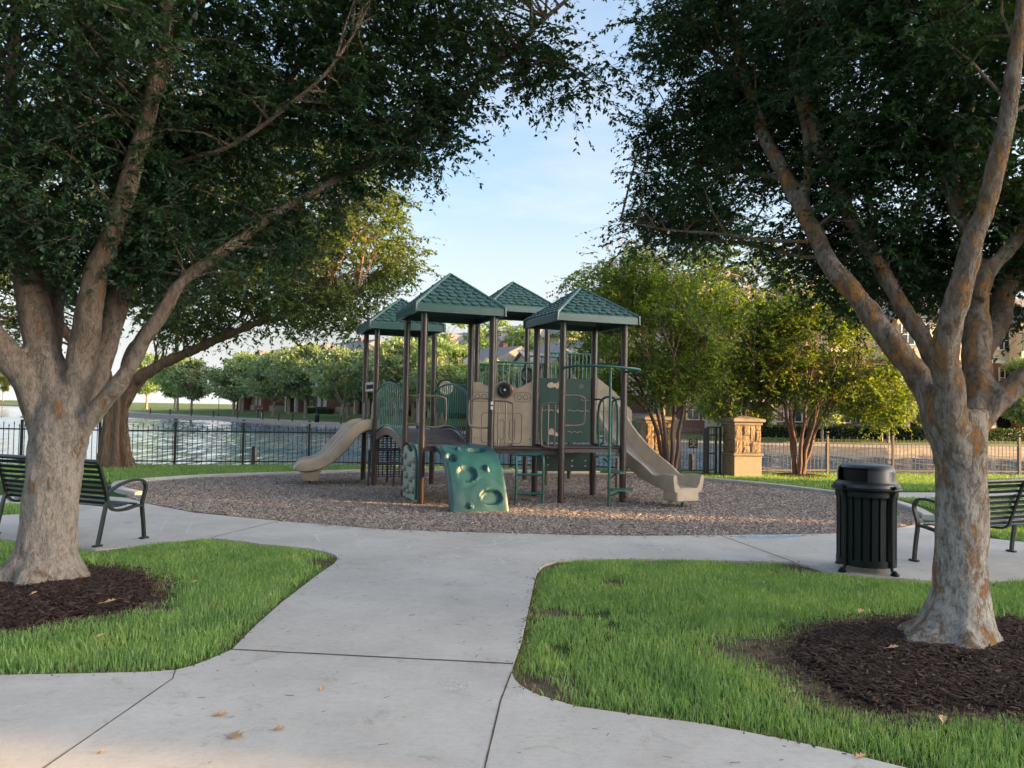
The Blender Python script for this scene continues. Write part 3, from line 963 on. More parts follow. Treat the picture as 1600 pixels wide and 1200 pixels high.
# concrete kerb round the back of the play surface
KERB = [(-6.40, 13.35)] + MULCH_BACK + [(6.62, 12.2)]
def kerb():
    pts = smooth_path(KERB, 4)
    prof = [(-.09, -.12), (-.09, .045), (-.075, .06), (.075, .06), (.09, .045), (.09, -.12)]
    mb = MB()
    mb.sweep(prof, [(p[0], p[1], 0.0) for p in pts])
    o = mb.build('kerb', MAT['concrete'])
    return struct(o)
kerb()

# bark mulch beds round the two near trees
def bed(name, poly, label, c, lead):
    poly = ccw([tuple(p[:2]) for p in smooth_path(poly + [poly[0]], 3)][:-1])
    n = len(poly)
    cx, cy = c
    v, f = [], []
    rings = [(1.04, -0.029), (0.95, -0.02), (0.8, -0.006), (0.5, 0.018), (0.2, 0.035)]
    for s, z in rings:
        for i, (x, y) in enumerate(poly):
            v.append((cx + (x - cx) * s, cy + (y - cy) * s, z + 0.012 * mnoise.noise((x * s * 4, y * s * 4, s))))
    for k in range(len(rings) - 1):
        for i in range(n):
            j = (i + 1) % n
            f.append((k * n + i, k * n + j, (k + 1) * n + j, (k + 1) * n + i))
    f.append(tuple((len(rings) - 1) * n + i for i in range(n)))
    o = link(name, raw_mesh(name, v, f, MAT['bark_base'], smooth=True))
    struct(o)
    wide = [(cx + (x - cx) * 1.3, cy + (y - cy) * 1.3) for x, y in poly]
    px, py = sample_poly(wide, 5200)
    ins = inside(px, py, poly)
    ed = edge_dist(px, py, poly)
    keep = np.where(ins, RNG.uniform(0, 1, len(px)) < np.clip(0.30 + ed / 0.25, 0, 1), RNG.uniform(0, 1, len(px)) < 0.28 * np.exp(-ed / 0.10))
    ed = np.where(ins, ed, 0)
    px, py, ed = px[keep], py[keep], ed[keep]
    z = np.interp(ed, [0, .1, .4, .9], [-0.026, -0.014, 0.012, 0.034])
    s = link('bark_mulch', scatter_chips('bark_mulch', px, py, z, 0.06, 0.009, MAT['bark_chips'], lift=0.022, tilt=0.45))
    s['kind'] = 'stuff'
    s['label'] = label
    return poly
BEDL = bed('mulch_bed', BEDL, 'dark shredded bark round the left elm', (-4.1, 6.6), [(-99, -99), (-98, -99), (-98, -98)])
BEDR = bed('mulch_bed', BEDR, 'dark shredded bark round the right elm', (3.2, 5.4), [(-99, -99), (-98, -99), (-98, -98)])

# grass
def blades(name, px, py, h, w, mat, z=-0.03, lean=0.35):
    n = len(px)
    an = RNG.uniform(0, 2 * np.pi, n)
    s = np.stack([np.cos(an), np.sin(an), np.zeros(n)], 1)
    la = RNG.uniform(0, 2 * np.pi, n)
    lm = np.abs(RNG.normal(0, lean, n)) + 0.08
    ld = np.stack([np.cos(la) * lm, np.sin(la) * lm, np.zeros(n)], 1)
    P = np.stack([px, py, np.full(n, z) if np.isscalar(z) else z], 1)
    up = np.array([0, 0, 1.0])
    H = h[:, None]; Wd = w[:, None] * 0.5
    m1 = P + up * H * 0.55 + ld * H * 0.35
    tip = P + up * H * (1 - 0.35 * lm[:, None]) + ld * H * 1.0
    V = np.stack([P - s * Wd, P + s * Wd, m1 + s * Wd * .8, m1 - s * Wd * .8, tip], 1).reshape(-1, 3)
    i = np.arange(n) * 5
    F = np.concatenate([np.stack([i, i + 1, i + 2], 1), np.stack([i, i + 2, i + 3], 1), np.stack([i + 3, i + 2, i + 4], 1)])
    o = link(name, tri_mesh(name, V, F, mat))
    o['kind'] = 'stuff'
    return o

WORN = [(0.14, 4.55, .34), (0.42, 8.1, .38), (-1.92, 8.0, .36), (3.05, 8.2, .45), (1.55, 8.3, .22), (0.35, 6.2, .22), (1.0, 7.3, .2), (1.75, 5.3, .5), (1.95, 4.55, .35), (-3.0, 6.4, .35), (-3.4, 5.7, .2), (2.5, 8.35, .3)]
for wx, wy, wr in WORN:
    k_ = 14
    struct(sheet('bare_soil', [(wx + wr * .95 * (1 + .25 * math.sin(i * 2.3 + wx * 9)) * math.cos(2 * math.pi * i / k_), wy + wr * .95 * (1 + .25 * math.cos(i * 1.7 + wy * 5)) * math.sin(2 * math.pi * i / k_)) for i in range(k_)], -0.0265 - 0.0002 * (hash((wx, wy)) % 5), MAT['soil']))
def lawn(name, poly, dens, label, bedpoly=None, hh=0.064):
    px, py = sample_poly(poly, dens)
    ed = edge_dist(px, py, poly)
    patch = fbm(px, py, 1.7, 1)
    thin = fbm(px, py, 2.6, 5)
    worn = np.ones(len(px))
    for wx, wy, wr in WORN:
        worn *= np.clip((np.hypot(px - wx, py - wy) / wr) ** 1.5 - 0.12, 0, 1)
    keep = (RNG.uniform(0, 1, len(px)) < worn) & (ed > 0.012) & (RNG.uniform(0, 1, len(px)) < np.clip(0.3 + ed * 6, 0, 1)) & (thin > 0.22 - 0.1 * RNG.uniform(0, 1, len(px)))
    bd = np.full(len(px), 9.0)
    if bedpoly is not None:
        bi = inside(px, py, bedpoly)
        bd = edge_dist(px, py, bedpoly)
        keep &= ~bi & (RNG.uniform(0, 1, len(px)) < np.clip(bd * 3.2 - 0.10, 0, 1))
    px, py, ed, patch, bd = [a[keep] for a in (px, py, ed, patch, bd)]
    dist = np.hypot(px, py)
    near = np.minimum(ed / 0.18, bd / 0.3)
    h = hh * (0.55 + 0.9 * patch) * RNG.uniform(0.6, 1.25, len(px)) * np.clip(0.5 + 0.5 * near, 0.45, 1)
    w = 0.0042 * RNG.uniform(0.7, 1.4, len(px)) * np.clip(dist / 5.5, 1, 2.4)
    o = blades(name, px, py, h, w, MAT['grass'])
    o['label'] = label
    # dry, clipped stems along the concrete and the bark bed
    qx, qy = sample_poly(poly, dens * 0.8)
    qe = edge_dist(qx, qy, poly)
    k = (qe > 0.004) & (RNG.uniform(0, 1, len(qx)) < np.exp(-qe / 0.055))
    if bedpoly is not None:
        qb = edge_dist(qx, qy, bedpoly)
        k |= ~inside(qx, qy, bedpoly) & (RNG.uniform(0, 1, len(qx)) < 0.75 * np.exp(-qb / 0.11))
        k |= (RNG.uniform(0, 1, len(qx)) < 0.03)
        k &= ~inside(qx, qy, inset(bedpoly, 0.06))
    qx, qy = qx[k], qy[k]
    o2 = blades('dry_grass', qx, qy, 0.028 * RNG.uniform(0.5, 1.6, len(qx)), 0.0038 * RNG.uniform(.7, 1.3, len(qx)), MAT['straw'], lean=0.8)
    o2['label'] = 'clipped straw-coloured grass along the edges of ' + label.split(' ', 3)[-1]
lawn('lawn_grass', LAWN_L, 6200, 'thick green lawn grass left of the path', BEDL)
lawn('lawn_grass', LAWN_R, 6200, 'thick green lawn grass right of the path', BEDR)

# dark soil ring where turf meets the beds
def soil_ring(poly, c):
    q = [(c[0] + (x - c[0]) * 1.32, c[1] + (y - c[1]) * 1.28) for x, y in poly]
    struct(sheet('bare_soil', q, -0.0275, MAT['soil']))
soil_ring(BEDL, (-4.1, 6.6)); soil_ring(BEDR, (3.2, 5.4))

# sparser blades on the lawns beyond
def far_lawn_blades(name, poly, dens, label, h=0.085, w=0.012):
    px, py = sample_poly(poly, dens)
    o = blades(name, px, py, h * RNG.uniform(0.5, 1.3, len(px)), w * RNG.uniform(.7, 1.3, len(px)), MAT['grass'])
    o['label'] = label
back = [(p[0], p[1]) for p in smooth_path(KERB, 3)]
def strip(poly_in, poly_out):
    return poly_in + poly_out[::-1]
bk = [(x * 1.0, y + 0.12) for x, y in back if y > 15.2 and x < 6.7]
far_lawn_blades('lakeside_grass', strip(bk, [(-18, 15.5), (-16, 18.7), (-12.3, 19.4), (-8.7, 20.0), (-5.4, 20.7), (0, 21.2), (4, 21.0), (6.5, 20.9), (6.9, 20.0)]), 900, 'lawn grass strip between kerb and black fence')
far_lawn_blades('lakeside_grass', [(7.2, 16.6), (16, 18.0), (22, 22.5), (8.7, 21.4), (6.4, 20.8), (5.6, 18.8), (6.8, 16.8)], 900, 'sunlit lawn grass behind the litter bin')
far_lawn_blades('lakeside_grass', [(7.4, 12.3), (12, 13.5), (22, 17.2), (7.6, 15.2)], 700, 'shaded lawn grass beside the curved kerb on the right')
far_lawn_blades('lakeside_grass', [(-6.95, 10.9), (-7.05, 11.4), (-7.6, 11.9), (-9.4, 12.0), (-9.4, 10.8), (-7.1, 10.78)], 1800, 'small lawn grass patch behind the left bench', h=.08, w=.008)
far_lawn_blades('lakeside_grass', [(6.6, 10.3), (6.85, 10.05), (8.3, 10.2), (10, 12.9), (7.0, 12.2), (6.8, 11.7)], 1200, 'small lawn grass patch behind the right bench', h=.08, w=.008)

# soil crumbs washed onto the concrete along the lawn edges
def crumbs():
    px = RNG.uniform(-6, 6.5, 60000); py = RNG.uniform(2.8, 9.5, 60000)
    d = np.minimum(edge_dist(px, py, LAWN_L), edge_dist(px, py, LAWN_R))
    out = ~inside(px, py, LAWN_L) & ~inside(px, py, LAWN_R)
    k = out & (RNG.uniform(0, 1, 60000) < 0.9 * np.exp(-d / 0.022))
    n = int(k.sum())
    o = link('soil_crumbs', scatter_chips('soil_crumbs', px[k], py[k], np.full(n, .001), .016, .008, MAT['bark_chips'], lift=.003, tilt=.3))
    o['kind'] = 'stuff'
    o['label'] = 'dark soil crumbs along the lawn edges of the walkway'
crumbs()

# ------------------------------------------------------------------ trees
LT={'trunk':[(-4.18, 6.95, -0.1, 0.538), (-4.17, 6.95, 0.01, 0.408), (-4.16, 6.95, 0.17, 0.299), (-4.15, 6.95, 0.31, 0.244), (-4.13, 6.95, 0.72, 0.229), (-4.1, 6.95, 1.06, 0.229), (-4.05, 6.95, 1.41, 0.229), (-4.03, 7.0, 1.7, 0.181)],
'a':[(-4.18, 6.95, 1.23, 0.132), (-4.34, 6.85, 1.75, 0.121), (-4.48, 6.7, 2.1, 0.11), (-4.75, 6.5, 2.54, 0.095), (-5.07, 6.2, 3.12, 0.075), (-5.41, 6.0, 3.93, 0.053), (-5.55, 5.9, 4.69, 0.034)],
'b':[(-4.07, 6.95, 1.41, 0.167), (-4.23, 6.95, 1.98, 0.154), (-4.41, 7.0, 2.63, 0.137), (-4.58, 7.1, 3.12, 0.112), (-4.7, 7.15, 3.55, 0.086), (-4.79, 7.2, 4.18, 0.068), (-4.87, 7.3, 4.96, 0.055), (-4.86, 7.4, 6.16, 0.037)],
'c':[(-4.04, 7.0, 1.47, 0.151), (-3.86, 6.9, 2.04, 0.131), (-3.72, 6.8, 2.67, 0.103), (-3.54, 6.75, 3.18, 0.086), (-3.36, 6.7, 3.68, 0.081), (-3.19, 6.6, 4.21, 0.071), (-3.05, 6.5, 4.73, 0.066), (-2.92, 6.4, 5.24, 0.057), (-2.76, 6.3, 6.06, 0.036)],
'c2':[(-3.17, 6.6, 4.27, 0.054), (-3.01, 6.65, 4.69, 0.046), (-2.84, 6.7, 5.12, 0.038), (-2.62, 6.8, 5.83, 0.026)],
'd':[(-3.99, 7.05, 1.52, 0.125), (-3.82, 7.2, 2.13, 0.109), (-3.72, 7.3, 2.75, 0.097), (-3.54, 7.4, 3.33, 0.08), (-3.31, 7.5, 3.71, 0.071), (-3.08, 7.6, 3.94, 0.063), (-2.74, 7.8, 4.34, 0.049), (-2.42, 8.0, 5.0, 0.041), (-2.09, 8.2, 5.87, 0.031), (-1.81, 8.4, 6.85, 0.021)],
'e':[(-3.95, 6.9, 1.24, 0.105), (-3.65, 6.85, 1.59, 0.082), (-3.38, 6.8, 1.93, 0.069), (-3.16, 6.8, 2.34, 0.062), (-2.97, 6.85, 2.69, 0.056), (-2.71, 6.9, 2.92, 0.052), (-2.43, 7.0, 3.17, 0.049), (-2.18, 7.1, 3.41, 0.045), (-1.73, 7.2, 3.72, 0.041), (-1.27, 7.3, 4.03, 0.037), (-0.74, 7.4, 4.46, 0.033), (-0.24, 7.4, 4.91, 0.028), (0.12, 7.4, 5.3, 0.023), (0.46, 7.4, 5.62, 0.019), (0.74, 7.4, 5.88, 0.014)],
'f':[(-3.22, 7.1, 3.82, 0.022), (-2.93, 7.0, 3.88, 0.022), (-2.65, 6.9, 3.92, 0.02), (-2.33, 6.8, 4.06, 0.019), (-2.02, 6.7, 4.25, 0.017), (-1.72, 6.6, 4.44, 0.015), (-1.53, 6.6, 4.7, 0.013), (-1.4, 6.6, 4.92, 0.01), (-1.24, 6.6, 5.27, 0.006)],
'g':[(-4.32, 7.1, 1.75, 0.108), (-4.56, 7.6, 2.53, 0.096), (-4.76, 8.0, 3.25, 0.081), (-4.92, 8.4, 4.26, 0.064), (-5.07, 8.7, 5.47, 0.05), (-5.25, 9.0, 6.85, 0.034)],
'h':[(-0.24, 7.4, 4.91, 0.016), (0.07, 7.3, 4.96, 0.014), (0.37, 7.2, 4.89, 0.011), (0.7, 7.1, 4.7, 0.006)]}
RT={'trunk':[(3.19, 5.55, -0.11, 0.493), (3.2, 5.55, -0.02, 0.374), (3.22, 5.55, 0.12, 0.255), (3.24, 5.55, 0.38, 0.183), (3.25, 5.55, 0.79, 0.167), (3.25, 5.55, 1.2, 0.163), (3.25, 5.55, 1.43, 0.163), (3.26, 5.55, 1.66, 0.151)],
'a':[(3.19, 5.55, 1.29, 0.116), (3.09, 5.6, 1.61, 0.103), (2.95, 5.7, 1.99, 0.094), (2.83, 5.8, 2.23, 0.088), (2.68, 5.95, 2.52, 0.083), (2.56, 6.1, 2.77, 0.077), (2.49, 6.3, 3.07, 0.072), (2.4, 6.5, 3.45, 0.07), (2.3, 6.7, 3.84, 0.064), (2.23, 6.9, 4.2, 0.057), (2.14, 7.1, 4.76, 0.049), (2.04, 7.3, 5.47, 0.042), (1.96, 7.5, 6.35, 0.028)],
'a2':[(2.42, 6.4, 3.31, 0.041), (2.49, 6.5, 3.67, 0.037), (2.51, 6.6, 4.09, 0.033), (2.44, 6.7, 4.59, 0.03), (2.39, 6.8, 5.33, 0.026)],
'a4':[(2.35, 6.6, 3.64, 0.029), (2.26, 7.2, 3.88, 0.027), (2.09, 7.9, 4.16, 0.023), (1.84, 8.6, 4.46, 0.016), (1.47, 9.0, 4.62, 0.009)],
'a5':[(2.2, 7.0, 4.48, 0.031), (2.04, 7.3, 4.91, 0.025), (1.8, 7.6, 5.36, 0.019), (1.45, 7.8, 5.72, 0.01)],
'a6':[(2.53, 6.2, 2.89, 0.02), (2.54, 6.8, 3.01, 0.017), (2.4, 7.6, 3.27, 0.016), (2.17, 8.2, 3.46, 0.012), (1.74, 8.8, 3.55, 0.007)],
'a3':[(2.42, 6.3, 3.03, 0.016), (2.26, 6.8, 3.15, 0.015), (1.93, 7.3, 3.32, 0.014), (1.54, 7.8, 3.47, 0.01), (1.15, 8.3, 3.68, 0.006)],
'b':[(3.32, 5.65, 1.43, 0.093), (3.29, 5.8, 1.81, 0.081), (3.23, 6.0, 2.19, 0.072), (3.1, 6.1, 2.47, 0.066), (2.97, 6.2, 2.8, 0.063), (2.86, 6.3, 3.08, 0.06), (2.74, 6.4, 3.43, 0.053), (2.65, 6.5, 3.73, 0.049), (2.53, 6.6, 4.26, 0.046), (2.47, 6.7, 4.82, 0.042), (2.42, 6.8, 5.57, 0.03)],
'c':[(3.21, 5.5, 1.29, 0.118), (3.1, 5.45, 1.66, 0.107), (3.04, 5.4, 1.93, 0.099), (3.06, 5.35, 2.19, 0.091), (3.09, 5.3, 2.46, 0.084), (3.15, 5.25, 2.76, 0.073), (3.21, 5.2, 3.06, 0.066), (3.27, 5.15, 3.35, 0.062), (3.3, 5.1, 3.64, 0.058), (3.33, 5.05, 4.05, 0.051), (3.35, 5.0, 4.63, 0.038)],
'd':[(3.34, 5.6, 1.57, 0.113), (3.48, 5.75, 1.95, 0.109), (3.57, 5.9, 2.36, 0.097), (3.6, 6.0, 2.77, 0.084), (3.65, 6.1, 3.26, 0.077), (3.69, 6.2, 3.81, 0.071), (3.73, 6.3, 4.44, 0.06), (3.74, 6.4, 5.25, 0.045)],
'd2':[(3.58, 6.0, 2.97, 0.046), (3.51, 6.1, 3.3, 0.042), (3.44, 6.2, 3.75, 0.039), (3.39, 6.3, 4.16, 0.036), (3.3, 6.4, 4.75, 0.032), (3.22, 6.5, 5.3, 0.025)],
'd3':[(3.53, 6.05, 3.24, 0.034), (3.51, 6.1, 3.56, 0.035), (3.46, 6.1, 4.03, 0.035), (3.41, 6.1, 4.55, 0.035), (3.37, 6.1, 5.13, 0.027)],
'e':[(3.54, 5.85, 2.5, 0.067), (3.69, 5.9, 2.76, 0.064), (3.96, 6.0, 3.03, 0.061), (4.28, 6.1, 3.42, 0.05), (4.67, 6.2, 4.09, 0.035)],
'f':[(3.34, 5.6, 1.48, 0.099), (3.55, 5.6, 1.76, 0.089), (3.78, 5.6, 1.93, 0.082), (4.19, 5.7, 2.15, 0.072), (4.65, 5.8, 2.71, 0.055), (5.04, 5.9, 3.58, 0.037)],
'g':[(3.59, 5.9, 2.06, 0.097), (3.93, 6.2, 2.4, 0.094), (4.17, 6.4, 2.8, 0.089), (4.41, 6.6, 3.34, 0.079), (4.84, 6.9, 4.25, 0.061), (5.3, 7.2, 5.48, 0.041)]}
LE= [(-4.69, 7.2, 5.04, 1.26, 1.7, 1.26, 101), (-3.37, 7.0, 4.91, 1.05, 1.7, 1.17, 116), (-2.5, 7.6, 5.15, 1.08, 1.6, 1.27, 116), (-1.51, 7.6, 5.4, 0.89, 1.3, 0.82, 72), (-0.7, 7.5, 5.52, 0.62, 1.0, 0.5, 29), (-4.09, 7.0, 3.52, 0.7, 0.9, 0.76, 49), (-3.12, 7.8, 3.97, 0.91, 1.2, 0.71, 63), (-3.51, 7.3, 3.06, 0.79, 0.8, 0.43, 34), (-5.47, 6.8, 3.73, 0.91, 1.3, 1.47, 72), (-4.51, 7.0, 6.65, 2.45, 2.0, 0.99, 44), (-2.14, 7.5, 7.06, 2.38, 2.0, 1.06, 38), (0.05, 7.5, 6.25, 0.69, 0.8, 0.38, 11), (-1.32, 7.5, 4.55, 0.69, 0.8, 0.44, 37), (-2.5, 7.2, 3.06, 0.42, 0.5, 0.3, 14), (-4.73, 7.6, 2.91, 0.38, 0.5, 0.38, 11)]
LC= [(-2.25, 7.35, 3.47), (-2.01, 7.35, 3.6), (-1.77, 7.35, 3.73), (-1.52, 7.35, 3.89), (-1.28, 7.35, 4.02), (-1.04, 7.35, 4.21), (-0.79, 7.35, 4.37), (-0.55, 7.35, 4.57), (-0.36, 7.35, 4.73), (-0.73, 7.35, 4.22), (-1.15, 7.35, 3.96), (-0.18, 7.35, 4.95), (0.0, 7.35, 5.14), (0.25, 7.35, 5.21), (0.19, 7.35, 4.89), (0.44, 7.35, 4.9), (0.66, 7.35, 4.78), (-1.88, 7.35, 3.48), (-2.19, 7.35, 3.28), (-1.52, 7.35, 3.67)]
RE= [(1.9, 7.6, 5.5, 0.73, 1.0, 0.7, 55), (1.84, 8.6, 4.46, 0.61, 0.7, 0.5, 34), (1.99, 8.6, 3.77, 0.79, 0.7, 0.3, 37), (2.32, 7.6, 4.27, 0.7, 0.9, 0.76, 58), (2.38, 7.4, 5.08, 0.86, 1.1, 0.86, 72), (2.95, 6.7, 4.6, 0.89, 1.2, 1.06, 116), (3.52, 6.2, 4.5, 0.83, 1.2, 0.98, 101), (3.3, 6.6, 3.49, 0.71, 1.0, 0.66, 72), (3.33, 6.9, 2.87, 0.63, 0.7, 0.34, 37), (4.31, 6.8, 3.05, 0.4, 0.7, 0.57, 29), (4.25, 6.2, 4.08, 0.62, 1.2, 1.19, 72), (4.81, 6.4, 2.87, 0.64, 1.0, 0.85, 34), (2.81, 6.8, 6.52, 2.38, 1.8, 0.96, 44), (4.36, 6.2, 6.12, 1.71, 1.8, 0.88, 33), (3.69, 6.8, 2.92, 0.45, 0.6, 0.34, 20), (2.75, 7.2, 3.22, 0.36, 0.5, 0.3, 14)]
T2={'trunk':[(-9.74, 19.0, -0.08, 0.412), (-9.75, 19.0, 0.12, 0.364), (-9.76, 19.0, 0.47, 0.293), (-9.78, 19.0, 1.1, 0.253), (-9.78, 19.0, 1.57, 0.269), (-9.78, 19.0, 1.97, 0.237)],
'a':[(-9.7, 19.0, 1.42, 0.19), (-9.42, 19.0, 1.98, 0.174), (-8.79, 18.8, 2.4, 0.149), (-8.01, 18.6, 2.77, 0.132), (-7.05, 18.3, 3.15, 0.107), (-6.04, 18.0, 3.51, 0.083), (-4.92, 17.7, 3.87, 0.059), (-3.56, 17.5, 4.31, 0.029)],
'b':[(-9.86, 19.0, 1.41, 0.174), (-10.06, 19.0, 2.2, 0.158), (-10.28, 19.2, 3.01, 0.144), (-10.21, 19.3, 4.15, 0.129), (-9.99, 19.4, 5.64, 0.097), (-9.61, 19.5, 7.32, 0.065), (-9.21, 19.6, 8.69, 0.033)],
'c':[(-9.79, 19.1, 1.57, 0.143), (-9.77, 19.5, 2.72, 0.13), (-9.34, 19.9, 3.75, 0.116), (-8.52, 20.2, 5.16, 0.101), (-7.45, 20.4, 6.59, 0.076), (-6.17, 20.6, 7.89, 0.052)],
'd':[(-9.88, 19.0, 1.57, 0.142), (-10.36, 18.8, 2.5, 0.125), (-11.06, 18.6, 3.57, 0.109), (-11.82, 18.5, 4.63, 0.077), (-12.73, 18.4, 5.84, 0.046)],
'e':[(-7.05, 18.3, 3.15, 0.061), (-6.26, 18.6, 4.12, 0.062), (-5.26, 18.8, 5.28, 0.047), (-4.22, 19.0, 6.3, 0.032)]}
T2E = [(-11.73, 18.8, 5.48, 2.04, 2.2, 2.35, 75), (-10.09, 19.5, 6.98, 2.27, 2.4, 2.44, 87), (-7.78, 19.5, 6.53, 2.44, 2.4, 2.27, 100), (-5.5, 19.5, 7.07, 1.95, 2.0, 1.79, 80), (-4.24, 20.0, 8.34, 0.92, 1.0, 0.83, 17), (-3.78, 18.5, 5.25, 1.31, 1.5, 1.08, 55), (-5.68, 18.2, 4.38, 1.97, 1.6, 0.91, 67), (-8.08, 18.5, 3.92, 1.7, 1.4, 0.77, 42), (-4.55, 18.0, 3.92, 1.35, 1.2, 0.53, 27), (-3.43, 19.0, 6.48, 0.63, 1.0, 0.95, 17), (-2.86, 18.6, 5.28, 0.54, 0.8, 0.62, 10), (-12.14, 18.6, 3.23, 0.93, 1.2, 0.93, 20), (-9.58, 20.0, 9.34, 4.33, 2.4, 1.5, 75)]
M1E = [(3.12, 18.8, 3.54, 1.72, 1.6, 1.41, 87), (4.01, 18.6, 4.32, 1.09, 1.2, 0.93, 37), (2.51, 19.0, 4.35, 1.11, 1.2, 0.87, 37), (3.72, 18.6, 2.44, 1.09, 1.2, 0.62, 32), (2.39, 19.2, 2.76, 0.8, 1.0, 0.8, 22), (4.37, 18.4, 2.91, 0.69, 1.0, 0.92, 22), (3.13, 19.0, 5.0, 0.95, 1.0, 0.55, 17)]
M2E = [(5.83, 20.6, 3.77, 1.37, 1.6, 1.2, 62), (6.18, 20.6, 2.57, 1.37, 1.4, 0.69, 37), (5.47, 20.6, 4.63, 0.86, 1.2, 0.52, 17), (6.87, 20.6, 3.1, 0.86, 1.2, 1.03, 22), (6.02, 20.6, 1.71, 1.2, 1.0, 0.38, 17)]
M3E = [(7.95, 20.3, 3.61, 1.69, 1.2, 1.18, 75), (9.01, 20.4, 2.79, 1.36, 1.0, 1.05, 55), (7.1, 20.3, 3.08, 1.01, 1.0, 1.01, 35), (8.45, 20.3, 4.64, 1.35, 1.1, 0.85, 35), (9.95, 20.4, 2.21, 0.76, 0.8, 0.71, 25), (7.13, 20.4, 4.12, 0.85, 1.0, 0.76, 20), (8.0, 20.4, 2.34, 1.36, 0.9, 0.48, 30), (9.36, 20.4, 1.74, 0.42, 0.5, 0.37, 7), (10.55, 20.4, 2.64, 0.68, 0.9, 0.85, 17)]
TBE = [(11.99, 58.0, 12.02, 5.8, 5.0, 2.42, 62), (7.63, 58.0, 11.44, 3.87, 4.0, 2.17, 32), (17.34, 58.0, 12.12, 5.32, 5.0, 2.66, 50), (14.46, 58.0, 8.65, 7.73, 5.0, 3.38, 75), (23.97, 60.0, 12.09, 5.5, 5.0, 2.5, 42), (6.21, 58.0, 8.49, 3.38, 4.0, 2.9, 32)]


def remesh(mb, voxel, mat, amp, fscale, smooth_it=6, name='trunk', flute=0.0, c=(0, 0)):
    me = mb.mesh(name + '_raw', mat)
    o = bpy.data.objects.new(name + '_raw', me)
    COL.objects.link(o)
    r = o.modifiers.new('r', 'REMESH')
    r.mode = 'VOXEL'
    r.voxel_size = voxel
    s = o.modifiers.new('s', 'SMOOTH')
    s.factor = 0.5
    s.iterations = smooth_it
    dg = bpy.context.evaluated_depsgraph_get()
    ev = o.evaluated_get(dg)
    out = bpy.data.meshes.new_from_object(ev)
    bpy.data.objects.remove(o)
    n = len(out.vertices)
    co = np.empty(n * 3, np.float32); out.vertices.foreach_get('co', co); co = co.reshape(-1, 3)
    no = np.empty(n * 3, np.float32); out.vertices.foreach_get('normal', no); no = no.reshape(-1, 3)
    d = np.array([mnoise.noise((p[0] * fscale, p[1] * fscale, p[2] * fscale * 0.45)) + 0.5 * mnoise.noise((p[0] * fscale * 2.7, p[1] * fscale * 2.7, p[2] * fscale * 1.4)) for p in co], np.float32)
    if flute:
        an = np.arctan2(co[:, 1] - c[1], co[:, 0] - c[0])
        d += flute * np.sin(an * 9 + 2 * np.sin(an * 2)) * np.exp(-np.maximum(co[:, 2], 0) / 2.0)
    co += no * d[:, None] * amp
    out.vertices.foreach_set('co', co.ravel())
    out.polygons.foreach_set('use_smooth', np.ones(len(out.polygons), bool))
    out.materials.clear()
    out.materials.append(mat)
    out.update()
    return out

def flare(base_r, nl, ph, top):
    def f(i, an):
        k = max(0.0, 1 - i / top)
        return 1 + 0.20 * k * math.sin(an * nl + ph) + 0.10 * k * math.sin(an * (nl + 2) + ph * 2) + 0.03 * math.sin(an * 5 + i)
    return f

def clump_cloud(centres, rc, nl, ln, wd, flat=0.55, droop=0.35):
    """loose leaf clouds (far trees, hedges, blossom)"""
    c = np.asarray(centres, float)
    m = len(c)
    k = RNG.poisson(nl, m)
    idx = np.repeat(np.arange(m), k)
    n = len(idx)
    rr = (rc * RNG.uniform(0.7, 1.3, m))[idx]
    off = np.clip(RNG.normal(0, 0.45, (n, 3)), -0.9, 0.9) * rr[:, None]
    off[:, 2] *= flat
    P = c[idx] + off
    out = unit(off + RNG.normal(0, 0.15, (n, 3)))
    D_ = out + RNG.normal(0, 0.6, (n, 3)) + np.array([0, 0, -droop])
    Nn = RNG.normal(0, 0.55, (n, 3)) + np.array([0, 0, 1.0])
    return P, D_, Nn, ln * RNG.uniform(0.65, 1.3, n), wd * RNG.uniform(0.7, 1.25, n)

